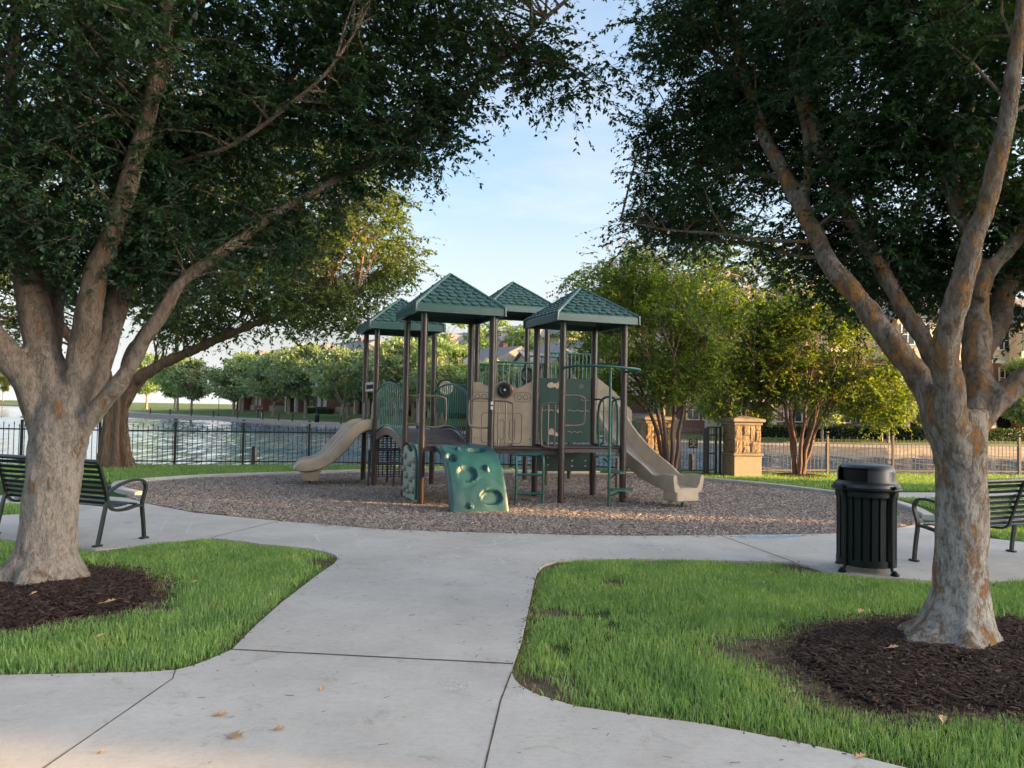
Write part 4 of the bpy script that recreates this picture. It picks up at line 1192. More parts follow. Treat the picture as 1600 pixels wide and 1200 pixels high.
def sprays(centres, rc, nspray, nleaf, ln, wd, r_tw, droop=0.25, flat=0.6):
    """leafy twigs: every clump is a handful of thin shoots with leaves set alternately along them"""
    c = np.asarray(centres, float)
    m = len(c)
    k = RNG.poisson(nspray, m) + 1
    idx = np.repeat(np.arange(m), k)
    ns = len(idx)
    d = unit(RNG.normal(0, 1, (ns, 3)) * np.array([1, 1, flat]) + np.array([0, 0, -0.05]))
    L_ = rc * RNG.uniform(0.55, 1.35, ns) * RNG.uniform(0.8, 1.2, m)[idx]
    st = c[idx] + RNG.normal(0, 0.22 * rc, (ns, 3))
    sag = np.array([0, 0, -1.0]) * (droop * L_ * RNG.uniform(0.3, 1.2, ns))[:, None]
    # leaves
    q = RNG.poisson(nleaf, ns) + 3
    li = np.repeat(np.arange(ns), q)
    n = len(li)
    s = RNG.uniform(0.08, 1.0, n)
    P = st[li] + d[li] * (L_[li] * s)[:, None] + sag[li] * (s * s)[:, None]
    tang = unit(d[li] + 2 * sag[li] * (s / np.maximum(L_[li], 1e-3))[:, None])
    side = unit(np.cross(tang, np.array([0, 0, 1.0]) + RNG.normal(0, 0.35, (n, 3)))) * np.where(RNG.uniform(0, 1, n) < .5, -1, 1)[:, None]
    D_ = tang * RNG.uniform(0.25, 0.8, n)[:, None] + side * 0.75 + np.array([0, 0, -0.22]) + RNG.normal(0, 0.22, (n, 3))
    Nn = np.array([0, 0, 1.0]) + RNG.normal(0, 0.38, (n, 3))
    lens = ln * RNG.uniform(0.55, 1.25, n) * (1.08 - 0.35 * s)
    # shoots: slim three-sided spikes in two bends
    a = unit(np.cross(d, np.array([0.3, 0.2, 1.0])))
    b = np.cross(d, a)
    mid = st + d * (L_ * .5)[:, None] + sag * .25
    end = st + d * L_[:, None] + sag
    V = []
    for w_, ptt in ((r_tw, st), (r_tw * .6, mid)):
        for an in (0, 2.09, 4.19):
            V.append(ptt + (a * math.cos(an) + b * math.sin(an)) * w_)
    V.append(end)
    V = np.stack(V, 1).reshape(-1, 3)
    i7 = np.arange(ns) * 7
    F = []
    for e in range(3):
        e2 = (e + 1) % 3
        F += [np.stack([i7 + e, i7 + e2, i7 + 3 + e2], 1), np.stack([i7 + e, i7 + 3 + e2, i7 + 3 + e], 1), np.stack([i7 + 3 + e, i7 + 3 + e2, i7 + 6], 1)]
    return (P, D_, Nn, lens, wd * RNG.uniform(0.75, 1.25, n) * lens / ln), (V, np.concatenate(F))

def ell_points(E_, shell=0.5):
    out = []
    for x, y, z, rx, ry, rz, n in E_:
        d = unit(RNG.normal(0, 1, (int(n), 3)))
        r = RNG.uniform(shell ** 3, 1, (int(n), 1)) ** (1 / 3)
        out.append(np.array([x, y, z]) + d * r * np.array([rx, ry, rz]))
    return np.concatenate(out)

def twigs(mb, nodes, centres, r0=0.012, n=4, maxlen=2.4):
    nodes = np.array([p[:3] for p in nodes])
    for c in centres:
        d = nodes - c
        d2 = (d * d).sum(1) + 0.9 * np.maximum(0, nodes[:, 2] - c[2]) ** 2
        near = np.argsort(d2)[:14]
        a = nodes[int(near[int(RNG.integers(0, len(near)))])]
        if RNG.uniform() < 0.3:
            continue
        ln = float(np.linalg.norm(c - a))
        if ln > maxlen * 2:
            continue
        m1 = a + (c - a) * 0.4 + np.array([0, 0, 0.10 * ln]) + RNG.normal(0, 0.05 * ln, 3)
        m2 = a + (c - a) * 0.75 + np.array([0, 0, 0.07 * ln]) + RNG.normal(0, 0.04 * ln, 3)
        mb.tube([a, m1, m2, c], [r0 * (0.6 + ln * 0.5), r0 * 0.8, r0 * 0.55, r0 * 0.25], n=n, cap=False)

def grow(name, label, limbs, ells, extra, leaf, barkm, leafm, voxel=0.022, amp=0.012, fscale=9, loc=(0, 0, 0), thin=0.034, ph=0.4, flute=0.0, top=3, group=None, cat='tree', twig_r=0.012, shell=0.45, nl=5):
    t = thing(name, label, cat, loc, group=group)
    big = MB()
    small = MB()
    nodes = []
    for k, pts in limbs.items():
        sp = smooth_path(pts, 5)
        path = [p[:3] + np.array([mnoise.noise((p[2] * 3.1, i_ * .11 + ph, 7.0)), mnoise.noise((p[2] * 3.1, i_ * .11 + ph, 17.0)), 0]) * min(.05, float(p[3]) * .35) * (0 if k == 'trunk' else 1) for i_, p in enumerate(sp)]
        rad = [max(0.004, float(p[3]) * (1 + .10 * mnoise.noise((i_ * .45, ph * 5, len(k))) * (0 if k == 'trunk' else 1))) for i_, p in enumerate(sp)]
        if k != 'trunk':
            nodes += [p[:3] for p in sp[len(sp) // 4:]]
        lob = flare(1, nl, ph, top * 5) if k == 'trunk' else None
        cut = next((i for i, r in enumerate(rad) if r < thin), len(rad))
        if cut >= 3:
            big.tube(path[:cut], rad[:cut], n=20 if k == 'trunk' else 14, lobes=lob)
        if cut < len(rad):
            s = max(0, cut - 2)
            small.tube(path[s:], rad[s:], n=8, cap=True)
    link('trunk', remesh(big, voxel, barkm, amp, fscale, flute=flute, c=(limbs['trunk'][0][0], limbs['trunk'][0][1])), t, world=True)
    C_ = ell_points(ells, shell) if len(ells) else np.zeros((0, 3))
    if extra is not None and len(extra):
        C_ = np.concatenate([C_, np.array(extra)])
    twigs(small, nodes, C_, r0=twig_r)
    small.build('branches', barkm, t, smooth=True, world=True)['kind'] = 'stuff'
    lf, sh = sprays(C_, *leaf)
    cr_ = link('crown', leaves_mesh('crown', *lf, leafm), t, world=True)
    cr_['kind'] = 'stuff'
    tw_ = link('shoots', tri_mesh('shoots', *sh, MAT['shoot']), t, world=True)
    tw_['kind'] = 'stuff'
    return t, C_

LE_ALL = LE
LX = [np.array(c) + RNG.normal(0, 0.10, 3) for c in LC for _ in range(3)]
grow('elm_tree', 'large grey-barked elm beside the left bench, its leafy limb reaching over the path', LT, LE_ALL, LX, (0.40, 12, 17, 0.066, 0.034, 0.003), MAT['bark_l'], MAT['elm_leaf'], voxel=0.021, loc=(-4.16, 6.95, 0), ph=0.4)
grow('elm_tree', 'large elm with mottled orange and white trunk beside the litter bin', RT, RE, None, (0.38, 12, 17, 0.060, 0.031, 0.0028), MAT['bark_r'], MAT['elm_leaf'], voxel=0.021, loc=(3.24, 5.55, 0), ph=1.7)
grow('lakeside_tree', 'wide dark-crowned tree with fluted brown trunk by the black fence', T2, T2E, None, (0.72, 10, 14, 0.125, 0.064, 0.005), MAT['bark_t2'], MAT['elm_leaf_far'], voxel=0.045, amp=0.03, fscale=5, loc=(-10.0, 19, 0), flute=3.0, thin=0.05, twig_r=0.02)

def myrtle(label, base, ells, spread, hh, stems, leaf, blossom=60, seed=0):
    rnd = random.Random(seed)
    t = thing('crape_myrtle', label, 'tree', base, group='crape myrtles by the fence')
    mb = MB()
    nodes = []
    cx = sum(e[0] * e[6] for e in ells) / sum(e[6] for e in ells)
    cy = sum(e[1] * e[6] for e in ells) / sum(e[6] for e in ells)
    for i in range(stems):
        a = 2 * math.pi * i / stems + rnd.uniform(-.4, .4)
        tgt = (base[0] + (cx - base[0]) * 0.5 + spread * math.cos(a) * rnd.uniform(.5, 1), base[1] + (cy - base[1]) * .5 + spread * 0.8 * math.sin(a) * rnd.uniform(.5, 1), hh)
        p = []
        for k in range(9):
            s = k / 8
            e = s ** 1.5
            p.append((base[0] + 0.10 * math.cos(a) * (1 - e) + (tgt[0] - base[0]) * e + rnd.uniform(-.03, .03), base[1] + 0.10 * math.sin(a) * (1 - e) + (tgt[1] - base[1]) * e + rnd.uniform(-.03, .03), base[2] - 0.05 + (hh - base[2]) * s))
        r = [0.062 * (1 - 0.70 * k / 8) for k in range(9)]
        sp = smooth_path([(*q, rr) for q, rr in zip(p, r)], 3)
        mb.tube([q[:3] for q in sp], [q[3] for q in sp], n=9)
        nodes += [q[:3] for q in sp[10:]]
        for b in range(3):
            q = sp[12 + 3 * b]
            a2 = a + rnd.uniform(-1, 1)
            ln = rnd.uniform(.7, 1.3)
            br = [tuple(q[:3]), (q[0] + .45 * ln * math.cos(a2), q[1] + .4 * ln * math.sin(a2), q[2] + .4 * ln), (q[0] + .9 * ln * math.cos(a2), q[1] + .8 * ln * math.sin(a2), q[2] + .9 * ln)]
            br = [tuple(x) for x in smooth_path(br, 4)]
            mb.tube(br, [0.022 * (1 - .7 * j / len(br)) for j in range(len(br))], n=6)
            nodes += [np.array(x) for x in br[3:]]
    C_ = ell_points(ells, 0.45)
    tw = MB()
    twigs(tw, nodes, C_, r0=0.009)
    mb.build('trunk', MAT['bark_myrtle'], t, smooth=True, world=True)
    tw.build('branches', MAT['bark_myrtle'], t, world=True)['kind'] = 'stuff'
    lf, sh = sprays(C_, *leaf)
    link('shoots', tri_mesh('shoots', *sh, MAT['shoot']), t, world=True)['kind'] = 'stuff'
    c = link('crown', leaves_mesh('crown', *lf, MAT['myrtle_leaf']), t, world=True)
    c['kind'] = 'stuff'
    if blossom:
        top = C_[np.argsort(-C_[:, 2])[:blossom]]
        P, D_, Nn, ln, wd = clump_cloud(top + RNG.normal(0, .2, top.shape) + np.array([0, -.2, .25]), 0.10, 26, 0.05, 0.05, flat=1.4, droop=-0.3)
        b = link('blossom', leaves_mesh('blossom', P, D_, Nn, ln, wd, MAT['blossom']), t, world=True)
        b['kind'] = 'stuff'
    return t
ML = (0.46, 11, 17, 0.085, 0.05, 0.003)
myrtle('crape myrtle with red-brown stems in front of the left gate pillar', (3.86, 18.6, -0.03), M1E, 1.0, 3.2, 6, ML, 26, 1)
myrtle('crape myrtle rising behind the right gate pillar, beyond the fence', (6.1, 20.45, -0.03), M2E, 1.2, 3.2, 6, ML, 18, 2)
myrtle('crape myrtle with several red stems on the sunlit lawn right of the pillar', (7.58, 20.25, -0.03), M3E, 1.3, 3.0, 7, ML, 30, 3)
# earth ring under the crape myrtle on the lawn
mb = MB()
mb.lathe([(0.75, -0.03), (0.6, 0.02), (0.35, 0.05), (0.05, 0.06)], n=20, c=(7.58, 20.25, 0), sx=1.2)
struct(mb.build('mulch_ring', MAT['bark_base'], smooth=True))

# taller trees on the far bank behind the crape myrtles
def big_far(label, x, y, hh, ells):
    t = {'trunk': [(x, y, 0.0, 0.38), (x, y, 1.5, 0.30), (x + .1, y, 3.5, 0.26), (x + .1, y, hh * .5, 0.2)]}
    for i, e in enumerate(ells):
        t['l%d' % i] = [(x, y, 2.5 + .4 * i, 0.16), (x + (e[0] - x) * .4, y + (e[1] - y) * .4, 2.5 + (e[2] - 2.5) * .5, 0.12), (e[0], e[1], e[2], 0.06)]
    return grow('far_bank_tree', label, t, ells, None, (1.5, 10, 13, 0.28, 0.16, 0.012), MAT['bark_far'], MAT['elm_leaf_far'], voxel=0.09, amp=0.03, fscale=3, loc=(x, y, 0), thin=0.07, twig_r=0.04, group='tall trees on the far bank')
big_far('tall golden-topped tree rising behind the crape myrtle nearest the slide', 11.5, 59, 13, [TBE[0], TBE[1], TBE[5], TBE[3]])
big_far('tall tree rising behind the crape myrtles nearest the right elm', 21.0, 60, 13, [TBE[2], TBE[4]])

# ------------------------------------------------------------------ far shore trees, hedges, buildings, people
def far_tree_meshes(seed, hh, rr, leafm, ln=0.42):
    rnd = random.Random(seed)
    tr = MB()
    pts = [(0, 0, -0.3, .22), (0.03, 0, .8, .17), (rnd.uniform(-.15, .15), 0, hh * .26, .15)]
    sp = smooth_path(pts, 3)
    tr.tube([p[:3] for p in sp], [p[3] for p in sp], n=8)
    nodes = []
    k = rnd.choice((4, 5, 6))
    for i in range(k):
        a = 2 * math.pi * i / k + rnd.uniform(-.4, .4)
        e = (rr * .62 * math.cos(a), rr * .62 * math.sin(a), hh * rnd.uniform(.6, .8))
        b0 = pts[-1]
        q = smooth_path([(b0[0], b0[1], b0[2] - .15, .10), (e[0] * .45, e[1] * .45, hh * .42, .075), (*e, .03)], 4)
        tr.tube([p[:3] for p in q], [p[3] for p in q], n=6)
        nodes += [p[:3] for p in q[2:]]
    cl = []
    for i in range(46):
        a = rnd.uniform(0, 2 * math.pi)
        s = rnd.uniform(0.15, 1) ** .6
        u = rnd.uniform(-1, 1)
        rad = rr * math.sqrt(max(0.05, 1 - u * u)) * s
        cl.append((rad * math.cos(a), rad * math.sin(a), hh * .66 + u * hh * .32))
    twigs(tr, nodes, np.array(cl), r0=0.03, maxlen=4)
    P, D_, Nn, l_, w_ = clump_cloud(cl, 0.95, 120, ln, ln * .6)
    return tr.mesh('far_trunk', MAT['bark_far'], smooth=True), leaves_mesh('far_crown', P, D_, Nn, l_, w_, leafm)
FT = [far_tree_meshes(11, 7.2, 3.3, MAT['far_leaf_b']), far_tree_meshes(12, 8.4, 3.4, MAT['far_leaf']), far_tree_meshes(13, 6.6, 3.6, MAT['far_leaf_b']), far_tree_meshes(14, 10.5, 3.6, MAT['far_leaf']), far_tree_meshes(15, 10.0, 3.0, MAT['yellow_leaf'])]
def far_tree(kind, x, off, label, s=1.0, rot=0.0):
    p, n = bank_pt(x)
    q = p + n * off
    t = thing('shore_tree', label, 'tree', (q.x, q.y, bank_z(off)), rot, group='trees along the far shore')
    s *= 1.22 if x < -13 else (0.95 if x < 10 else 1.0)
    t.scale = (s, s, s)
    o = link('trunk', FT[kind][0], t)
    c = link('crown', FT[kind][1], t)
    c['kind'] = 'stuff'
PROJ = lambda x, y: 800 + 1200 * x / y
def far_trees():
    spots = [  # (bank x, offset, kind, scale, words)
        (-66, 8, 0, 1.1, 'shore tree farthest left on the far lawn, seen just right of the fluted trunk'),
        (-60, 14, 1, 1.05, 'second shore tree from the left on the far lawn'),
        (-51, 7, 2, 1.05, 'third shore tree from the left, with a low spreading crown'),
        (-46, 13, 1, 1.0, 'fourth shore tree from the left, set back towards the houses'),
        (-41, 7, 2, 1.15, 'fifth shore tree from the left, with pale forked trunk'),
        (-35.5, 8, 0, 1.15, 'sixth shore tree from the left, above the two walkers'),
        (-31, 11, 2, 1.1, 'seventh shore tree from the left, set back behind the two walkers'),
        (-26.0, 6, 2, 1.1, 'spreading shore tree just left of the brick porch'),
        (-21.5, 12, 1, 0.95, 'shore tree in front of the brick porch on the far lawn'),
        (-18.8, 7, 0, 1.05, 'shore tree right of the brick porch, near the tall bollard'),
        (-15.6, 10, 1, 0.9, 'shore tree beside the walker in maroon'),
        (-12.5, 6, 0, 1.0, 'shore tree just right of the walker in maroon, behind the slide tower'),
        (-9.5, 10, 1, 0.85, 'shore tree seen through the arched bridge panels'),
        (-6.5, 7, 0, 0.9, 'shore tree seen between the posts of the front tower'),
        (-3.6, 12, 1, 0.8, 'shore tree left of the tan gable, seen through the towers'),
        (-0.8, 9, 4, 0.62, 'yellow-green shore tree below the tan gable, seen through the towers'),
        (2.2, 8, 1, 0.7, 'shore tree below the tan gable behind the tall tower'),
        (-74, 9, 1, 1.1, 'shore tree just right of the fluted trunk, farther round the lake'),
        (-84, 12, 0, 1.2, 'shore tree half hidden by the fluted trunk'),
        (-97, 10, 1, 1.3, 'shore tree behind the fluted trunk, far round the lake'),
        (-62.5, 26, 3, 1.0, 'tall green tree behind the first shore trees on the left'),
        (-56, 24, 1, 1.2, 'broad green tree behind the third shore tree'),
        (-38, 26, 1, 1.2, 'broad green tree behind the fifth shore tree'),
        (-44, 30, 4, 1.0, 'bright yellow tree behind the shore row on the far left lawn'),
        (-30, 27, 3, 1.25, 'tall slender green tree behind the shore row left of the slide tower'),
        (-24, 30, 3, 1.1, 'tall green tree behind the brick porch'),
        (-15, 30, 3, 0.9, 'tall green tree behind the shore row, left of the front tower'),
        (13.6, 4.6, 0, 0.62, 'young far-bank tree with pale trunk above the gate'),
        (21.3, 4.6, 2, 0.62, 'young far-bank tree with pale trunk just left of the multi-stemmed crape myrtle'),
        (26.5, 4.4, 0, 0.62, 'young far-bank tree with pale trunk seen above the litter bin'),
        (31.0, 4.4, 2, 0.62, 'young far-bank tree with pale trunk just left of the right elm'),
        (38.5, 5, 0, 0.7, 'young far-bank tree right of the right elm'),
        (43.0, 9, 1, 0.8, 'far-bank tree at the right edge behind the right bench'),
    ]
    rnd = random.Random(5)
    for x, off, k, s, w in spots:
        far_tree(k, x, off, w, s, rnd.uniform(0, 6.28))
far_trees()
def distant_wood():
    rnd = random.Random(9)
    for i, (x, y, s, k) in enumerate([(-370, 545, 2.6, 4), (-345, 535, 2.4, 4), (-392, 560, 2.6, 1), (-330, 520, 2.2, 4), (-415, 570, 2.6, 4), (-310, 500, 2.2, 1), (-288, 470, 2.2, 1), (-262, 440, 2.0, 1)]):
        w = ['pale gold tree across the water at the left edge', 'gold tree across the water second from the left edge', 'green tree across the water behind the gold trees', 'gold tree across the water beside the left elm trunk', 'gold tree across the water at the far left margin', 'green tree across the water just behind the left elm trunk', 'green tree across the water hidden by the left elm trunk', 'green tree across the water between the left elm and the fluted trunk'][i]
        t = thing('distant_tree', w, 'tree', (x, y + 14, 0.6), rnd.uniform(0, 6), group='trees at the far end of the lake')
        t.scale = (s, s, s)
        link('trunk', FT[k][0], t)
        link('crown', FT[k][1], t)['kind'] = 'stuff'
distant_wood()

def hedge(x, off, length, label, hh=0.9):
    p, n = bank_pt(x)
    q = p + n * off
    ang = math.atan2(n.y, n.x) - math.pi / 2
    t = thing('hedge', label, 'hedge', (q.x, q.y, bank_z(off) - 0.05), ang, group='clipped hedges before the houses')
    k = int(length * 420)
    P = np.stack([RNG.uniform(-length / 2, length / 2, k), RNG.uniform(-.45, .45, k), RNG.uniform(0.02, hh, k)], 1)
    face = RNG.integers(0, 3, k)
    P[face == 0, 1] = -.45
    P[face == 1, 2] = hh
    P += RNG.normal(0, .04, P.shape)
    D_ = RNG.normal(0, 1, P.shape)
    Nn = RNG.normal(0, .6, P.shape) + np.array([0, -.6, .7])
    c = link('foliage', leaves_mesh('foliage', P, D_, Nn, np.full(k, .14), np.full(k, .09), MAT['hedge_leaf']), t)
    c['kind'] = 'stuff'
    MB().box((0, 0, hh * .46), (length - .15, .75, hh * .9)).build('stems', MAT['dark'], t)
hedge(-20.5, 17.0, 7, 'low clipped hedge right of the brick porch')
hedge(-29.5, 17.5, 6, 'low clipped hedge left of the brick porch')
hedge(-44, 17, 8, 'low clipped hedge before the houses above the two walkers')
hedge(-12.5, 16.5, 5, 'low clipped hedge behind the walker in maroon')
hedge(20.5, 8.6, 6, 'low clipped hedge across the water beyond the multi-stemmed crape myrtle')
hedge(28.2, 8.6, 7, 'low clipped hedge across the water beyond the litter bin')
hedge(38.5, 8.8, 5, 'low clipped hedge across the water right of the right elm')

WIN = {}
def window_mesh(w, h):
    k = (w, h)
    if k not in WIN:
        f = MB()
        t = 0.09
        f.box((0, -.03, h / 2 - t / 2), (w, .12, t)); f.box((0, -.03, -h / 2 + t / 2), (w, .12, t))
        f.box((-w / 2 + t / 2, -.03, 0), (t, .12, h - 2 * t)); f.box((w / 2 - t / 2, -.03, 0), (t, .12, h - 2 * t))
        f.box((0, -.02, 0), (w - 2 * t, .07, .06)); f.box((0, -.021, 0), (.06, .07, h - 2 * t))
        p = MB()
        p.box((0, .005, 0), (w - .1, .03, h - .1))
        WIN[k] = (f.mesh('frame', MAT['white']), p.mesh('pane', MAT['glass']))
    return WIN[k]

def add_window(parent, x, y, z, w, h, turn=0.0):
    f, p = window_mesh(w, h)
    o = link('window', f, parent)
    o.location = (x, y, z)
    o.rotation_euler = (0, 0, turn)
    q = link('pane', p, o)
    q.location = (0, 0, 0)

def gable(mb, cx, y0, y1, z0, w, h, over=0.5):
    """solid pitched roof with ridge along x over width w from y0 to y1"""
    ym = (y0 + y1) / 2
    v = [(cx - w / 2 - over, y0 - over, z0), (cx + w / 2 + over, y0 - over, z0), (cx + w / 2 + over, y1 + over, z0), (cx - w / 2 - over, y1 + over, z0), (cx - w / 2 - over, ym, z0 + h), (cx + w / 2 + over, ym, z0 + h),
         (cx - w / 2 - over, y0 - over, z0 - .25), (cx + w / 2 + over, y0 - over, z0 - .25), (cx + w / 2 + over, y1 + over, z0 - .25), (cx - w / 2 - over, y1 + over, z0 - .25)]
    mb.add(v, [(0, 1, 5, 4), (2, 3, 4, 5), (0, 4, 3), (1, 2, 5), (6, 9, 8, 7), (0, 6, 7, 1), (1, 7, 8, 2), (2, 8, 9, 3), (3, 9, 6, 0)])

def house(name, label, x, y, z, ang, w=18, d=12, storeys=3, brick='brick', gables=2, porch=True, seed=1, win=True, back=False):
    """a block of homes: local x along the front, front at y=0 facing -y, brick below, pale siding above"""
    rnd = random.Random(seed)
    t = thing(name, label, 'building', (x, y, z), ang, group='homes round the lake')
    fh = 3.1
    nb = max(1, storeys - 1)
    MB().box((0, d / 2, .35), (w + .12, d + .12, 1.5)).build('stone_base', MAT['cream_b'], t)
    MB().box((0, d / 2, 1.1 + (nb * fh - 1.1) / 2), (w, d, nb * fh - 1.1)).build('brick_wall', MAT[brick], t)
    MB().box((0, d / 2, nb * fh + .1), (w + .2, d + .2, .22)).build('string_course', MAT['white'], t)
    MB().box((0, d / 2 + .05, nb * fh + .2 + fh / 2), (w - .1, d - .1, fh)).build('siding_wall', MAT['cream'], t)
    rf = MB()
    gable(rf, 0, 0, d, storeys * fh + .4, w, 3.0)
    ro = rf.build('roof', MAT['shingle_grey'], t)
    xs = []
    step = w / (gables + 0.0)
    for g in range(gables):
        gx = -w / 2 + step * (g + .5)
        bw = step * 0.46
        # projecting bay with its own gable facing the lake
        MB().box((gx, -.55, (nb * fh) / 2), (bw, 1.4, nb * fh)).build('bay_wall', MAT[brick], t)
        MB().box((gx, -.53, nb * fh + fh / 2 + .05), (bw - .06, 1.36, fh)).build('bay_siding', MAT['cream'], t)
        bz = storeys * fh + .12
        m = MB()
        v = [(gx - bw / 2, -1.2, bz), (gx + bw / 2, -1.2, bz), (gx, -1.2, bz + bw * .42), (gx - bw / 2, d * .4, bz), (gx + bw / 2, d * .4, bz), (gx, d * .4, bz + bw * .42)]
        m.add(v, [(0, 1, 2), (3, 5, 4), (0, 3, 4, 1)])
        m.build('gable_wall', MAT['cream'], t)
        m = MB()
        e = .4
        s = .42
        for sg in (-1, 1):
            a = Vector((gx + sg * (bw / 2 + e), -1.6, bz - e * s * 2 * .5)); b = Vector((gx, -1.6, bz + bw * .42 + .06))
            a.z = bz - e * .84 + .06
            m.add([a, b, (b.x, d * .45, b.z), (a.x, d * .45, a.z), a + Vector((0, 0, .2)), b + Vector((0, 0, .2)), Vector((b.x, d * .45, b.z + .2)), Vector((a.x, d * .45, a.z + .2))],
                  [(0, 1, 2, 3), (7, 6, 5, 4), (0, 4, 5, 1), (3, 2, 6, 7), (0, 3, 7, 4), (1, 5, 6, 2)])
        m.build('gable_roof', MAT['shingle_grey'], t)
        if win:
            for s_ in range(storeys):
                if porch and s_ == 0 and g % 2 == 0:
                    continue
                for dx in (-.7, .7):
                    add_window(t, gx + dx * bw / 3.2, -1.29 if s_ < nb else -1.25, s_ * fh + 1.9, 1.1, 1.7)
        if porch and g % 2 == 0:
            MB().box((gx, -1.3, 1.25), (bw * .62, .14, 2.5)).build('porch_opening', MAT['dark'], t)
            for sg in (-1, 1):
                MB().box((gx + sg * bw * .40, -1.9, 1.3), (.5, .5, 2.6)).build('porch_column', MAT['cream_b'], t)
            MB().box((gx, -1.55, 2.78), (bw * 1.05, 1.3, .36)).build('porch_beam', MAT['white'], t)
        # between the bays
        bx = gx + step / 2
        if g < gables - 1 or gables == 1:
            if win:
                for s_ in range(storeys):
                    for dx in (-1.0, 1.0):
                        if s_ == 0 and dx > 0:
                            MB().box((bx + dx, -.03, 1.15), (1.3, .12, 2.3)).build('door', MAT['dark'], t)
                        else:
                            add_window(t, bx + dx, -.05 if s_ < nb else 0.03, s_ * fh + 1.9, 1.1, 1.7)
            MB().box((bx, -.75, fh - .15), (step * .5, 1.3, .22)).build('canopy', MAT['white'], t)
    for sg in (-1, 1):
        if win:
            for s_ in range(storeys):
                for yy in (d * .3, d * .7):
                    add_window(t, sg * (w / 2 + (.05 if s_ < nb else -.02)), yy, s_ * fh + 1.9, 1.1, 1.7, sg * math.pi / 2)
    m = MB()
    m.box((w * .2, d * .55, storeys * fh + 3.2), (1.0, .8, 1.6))
    m.build('chimney', MAT[brick], t)
    return t

def lake_house(x, off, label, w=17, storeys=3, brick='brick', gables=2, seed=1, porch=True, d=12):
    p, n = bank_pt(x)
    q = p + n * off
    house('lake_house', label, q.x, q.y, bank_z(off) - .1, math.atan2(n.y, n.x) - math.pi / 2, w=w, storeys=storeys, brick=brick, gables=gables, seed=seed, porch=porch, d=d)
lake_house(-66, 20, 'brick row of homes farthest left beyond the lake, behind the shore trees', 20, 3, 'brick', 2, 1)
lake_house(-49, 20, 'brick row of homes behind the shore trees, second from the left', 20, 3, 'brick_b', 2, 2)
lake_house(-33.5, 20, 'brick row of homes with pale columns beyond the two walkers', 19, 2, 'brick', 2, 3)
lake_house(-22.0, 18.5, 'red brick home with sunlit orange porch beyond the lake', 13, 2, 'brick', 2, 4)
lake_house(-10.0, 19, 'brick home beyond the walker in maroon, partly behind the slide tower', 15, 2, 'brick_b', 2, 5)
lake_house(-12.0, 42, 'tall tan home with grey roof seen between the tower posts', 20, 4, 'brick', 2, 6)
lake_house(2.5, 30, 'tan gabled home seen below the roofs of the towers', 17, 3, 'brick', 2, 7)
lake_house(-48, 44, 'grey-roofed home above the left row of shore trees', 22, 4, 'brick_b', 2, 8)
lake_house(-31, 42, 'grey-roofed home with chimney behind the tall slender trees', 20, 4, 'brick', 2, 9)
lake_house(14.0, 12, 'brick home beyond the gate, behind the crape myrtles', 13, 3, 'brick_b', 2, 10, False)
lake_house(25.5, 12, 'brick and cream home with white windows beyond the right fence', 19, 3, 'brick', 3, 11)
lake_house(44.0, 12, 'brick and cream home at the right edge, behind the right elm', 17, 3, 'brick_b', 3, 12)
lake_house(66.0, 13, 'unseen brick home added farther along the far bank, out to the right, for shade', 24, 3, 'brick', 2, 13, False)  # out of view, added to cast shade along the far shore

# unseen homes added right of the view to shade the play area
S2 = Vector((math.sin(R(SUN_AZ)), math.cos(R(SUN_AZ))))
W2 = Vector((-S2.y, S2.x))
def add_shade_home(label, t0, w0, w1, dep, storeys, seed):
    c = S2 * t0 + W2 * ((w0 + w1) / 2)
    house('shade_home', label, c.x, c.y, 0, math.atan2(S2.y, S2.x) - math.pi / 2, w=(w1 - w0) - 1.0, d=dep, storeys=storeys, gables=1, seed=seed, porch=False)
add_shade_home('unseen five-storey brick home added right of the camera for shade', 50, 2.7, 12.1, 12, 5, 21)
add_shade_home('unseen three-storey brick home added right of the camera for shade', 36, 11.95, 20.1, 10, 3, 22)
add_shade_home('unseen three-storey brick home added on the near bank far to the right for shade', 60, 26, 50, 14, 3, 23)

def bollard_mesh():
    m = MB()
    m.lathe([(.13, 0), (.13, .05), (.105, .07), (.105, .72), (.125, .74), (.125, .90), (.09, .96), (.02, .98)], n=12)
    return m.mesh('bollard', MAT['iron'], smooth=True)
BM = bollard_mesh()
for i, x in enumerate([-66.5, -59.5, -52.8, -46.5, -40.3, -34.6, -31.3, -28.6, -20.3, 27.8]):
    w = ['first', 'second', 'third', 'fourth', 'fifth', 'sixth', 'seventh', 'eighth', 'ninth'][i] + ' dark bollard from the left along the far promenade' if i < 9 else 'dark bollard on the far bank beyond the right fence'
    p, n = bank_pt(x)
    q = p + n * 1.1
    o = link('bollard', BM)
    o.location = (q.x, q.y, -0.395)
    tag(o, w, 'bollard', 'bollards along the far promenade')
def far_bin():
    p, n = bank_pt(-24.6); q = p + n * 1.4
    t = thing('promenade_bin', 'dark litter bin on the far promenade below the brick porch', 'litter bin', (q.x, q.y, -.395))
    MB().lathe([(.27, 0), (.29, .05), (.29, .85)], n=16).build('body', MAT['can'], t, smooth=True)
    MB().lathe([(.31, .86), (.31, .94), (.22, 1.08), (.05, 1.12)], n=16).build('lid', MAT['iron'], t, smooth=True)
far_bin()
def lamp_post(x, off, label, hh=4.2):
    p, n = bank_pt(x); q = p + n * off
    t = thing('lamp_post', label, 'lamp post', (q.x, q.y, bank_z(off)), group='lamp posts on the far shore')
    MB().lathe([(.12, -.05), (.12, .35), (.05, .45), (.045, hh)], n=10).build('pole', MAT['iron'], t, smooth=True)
    MB().lathe([(.05, hh), (.16, hh + .1), (.18, hh + .45), (.08, hh + .58), (.02, hh + .66)], n=10).build('lantern', MAT['white'], t, smooth=True)
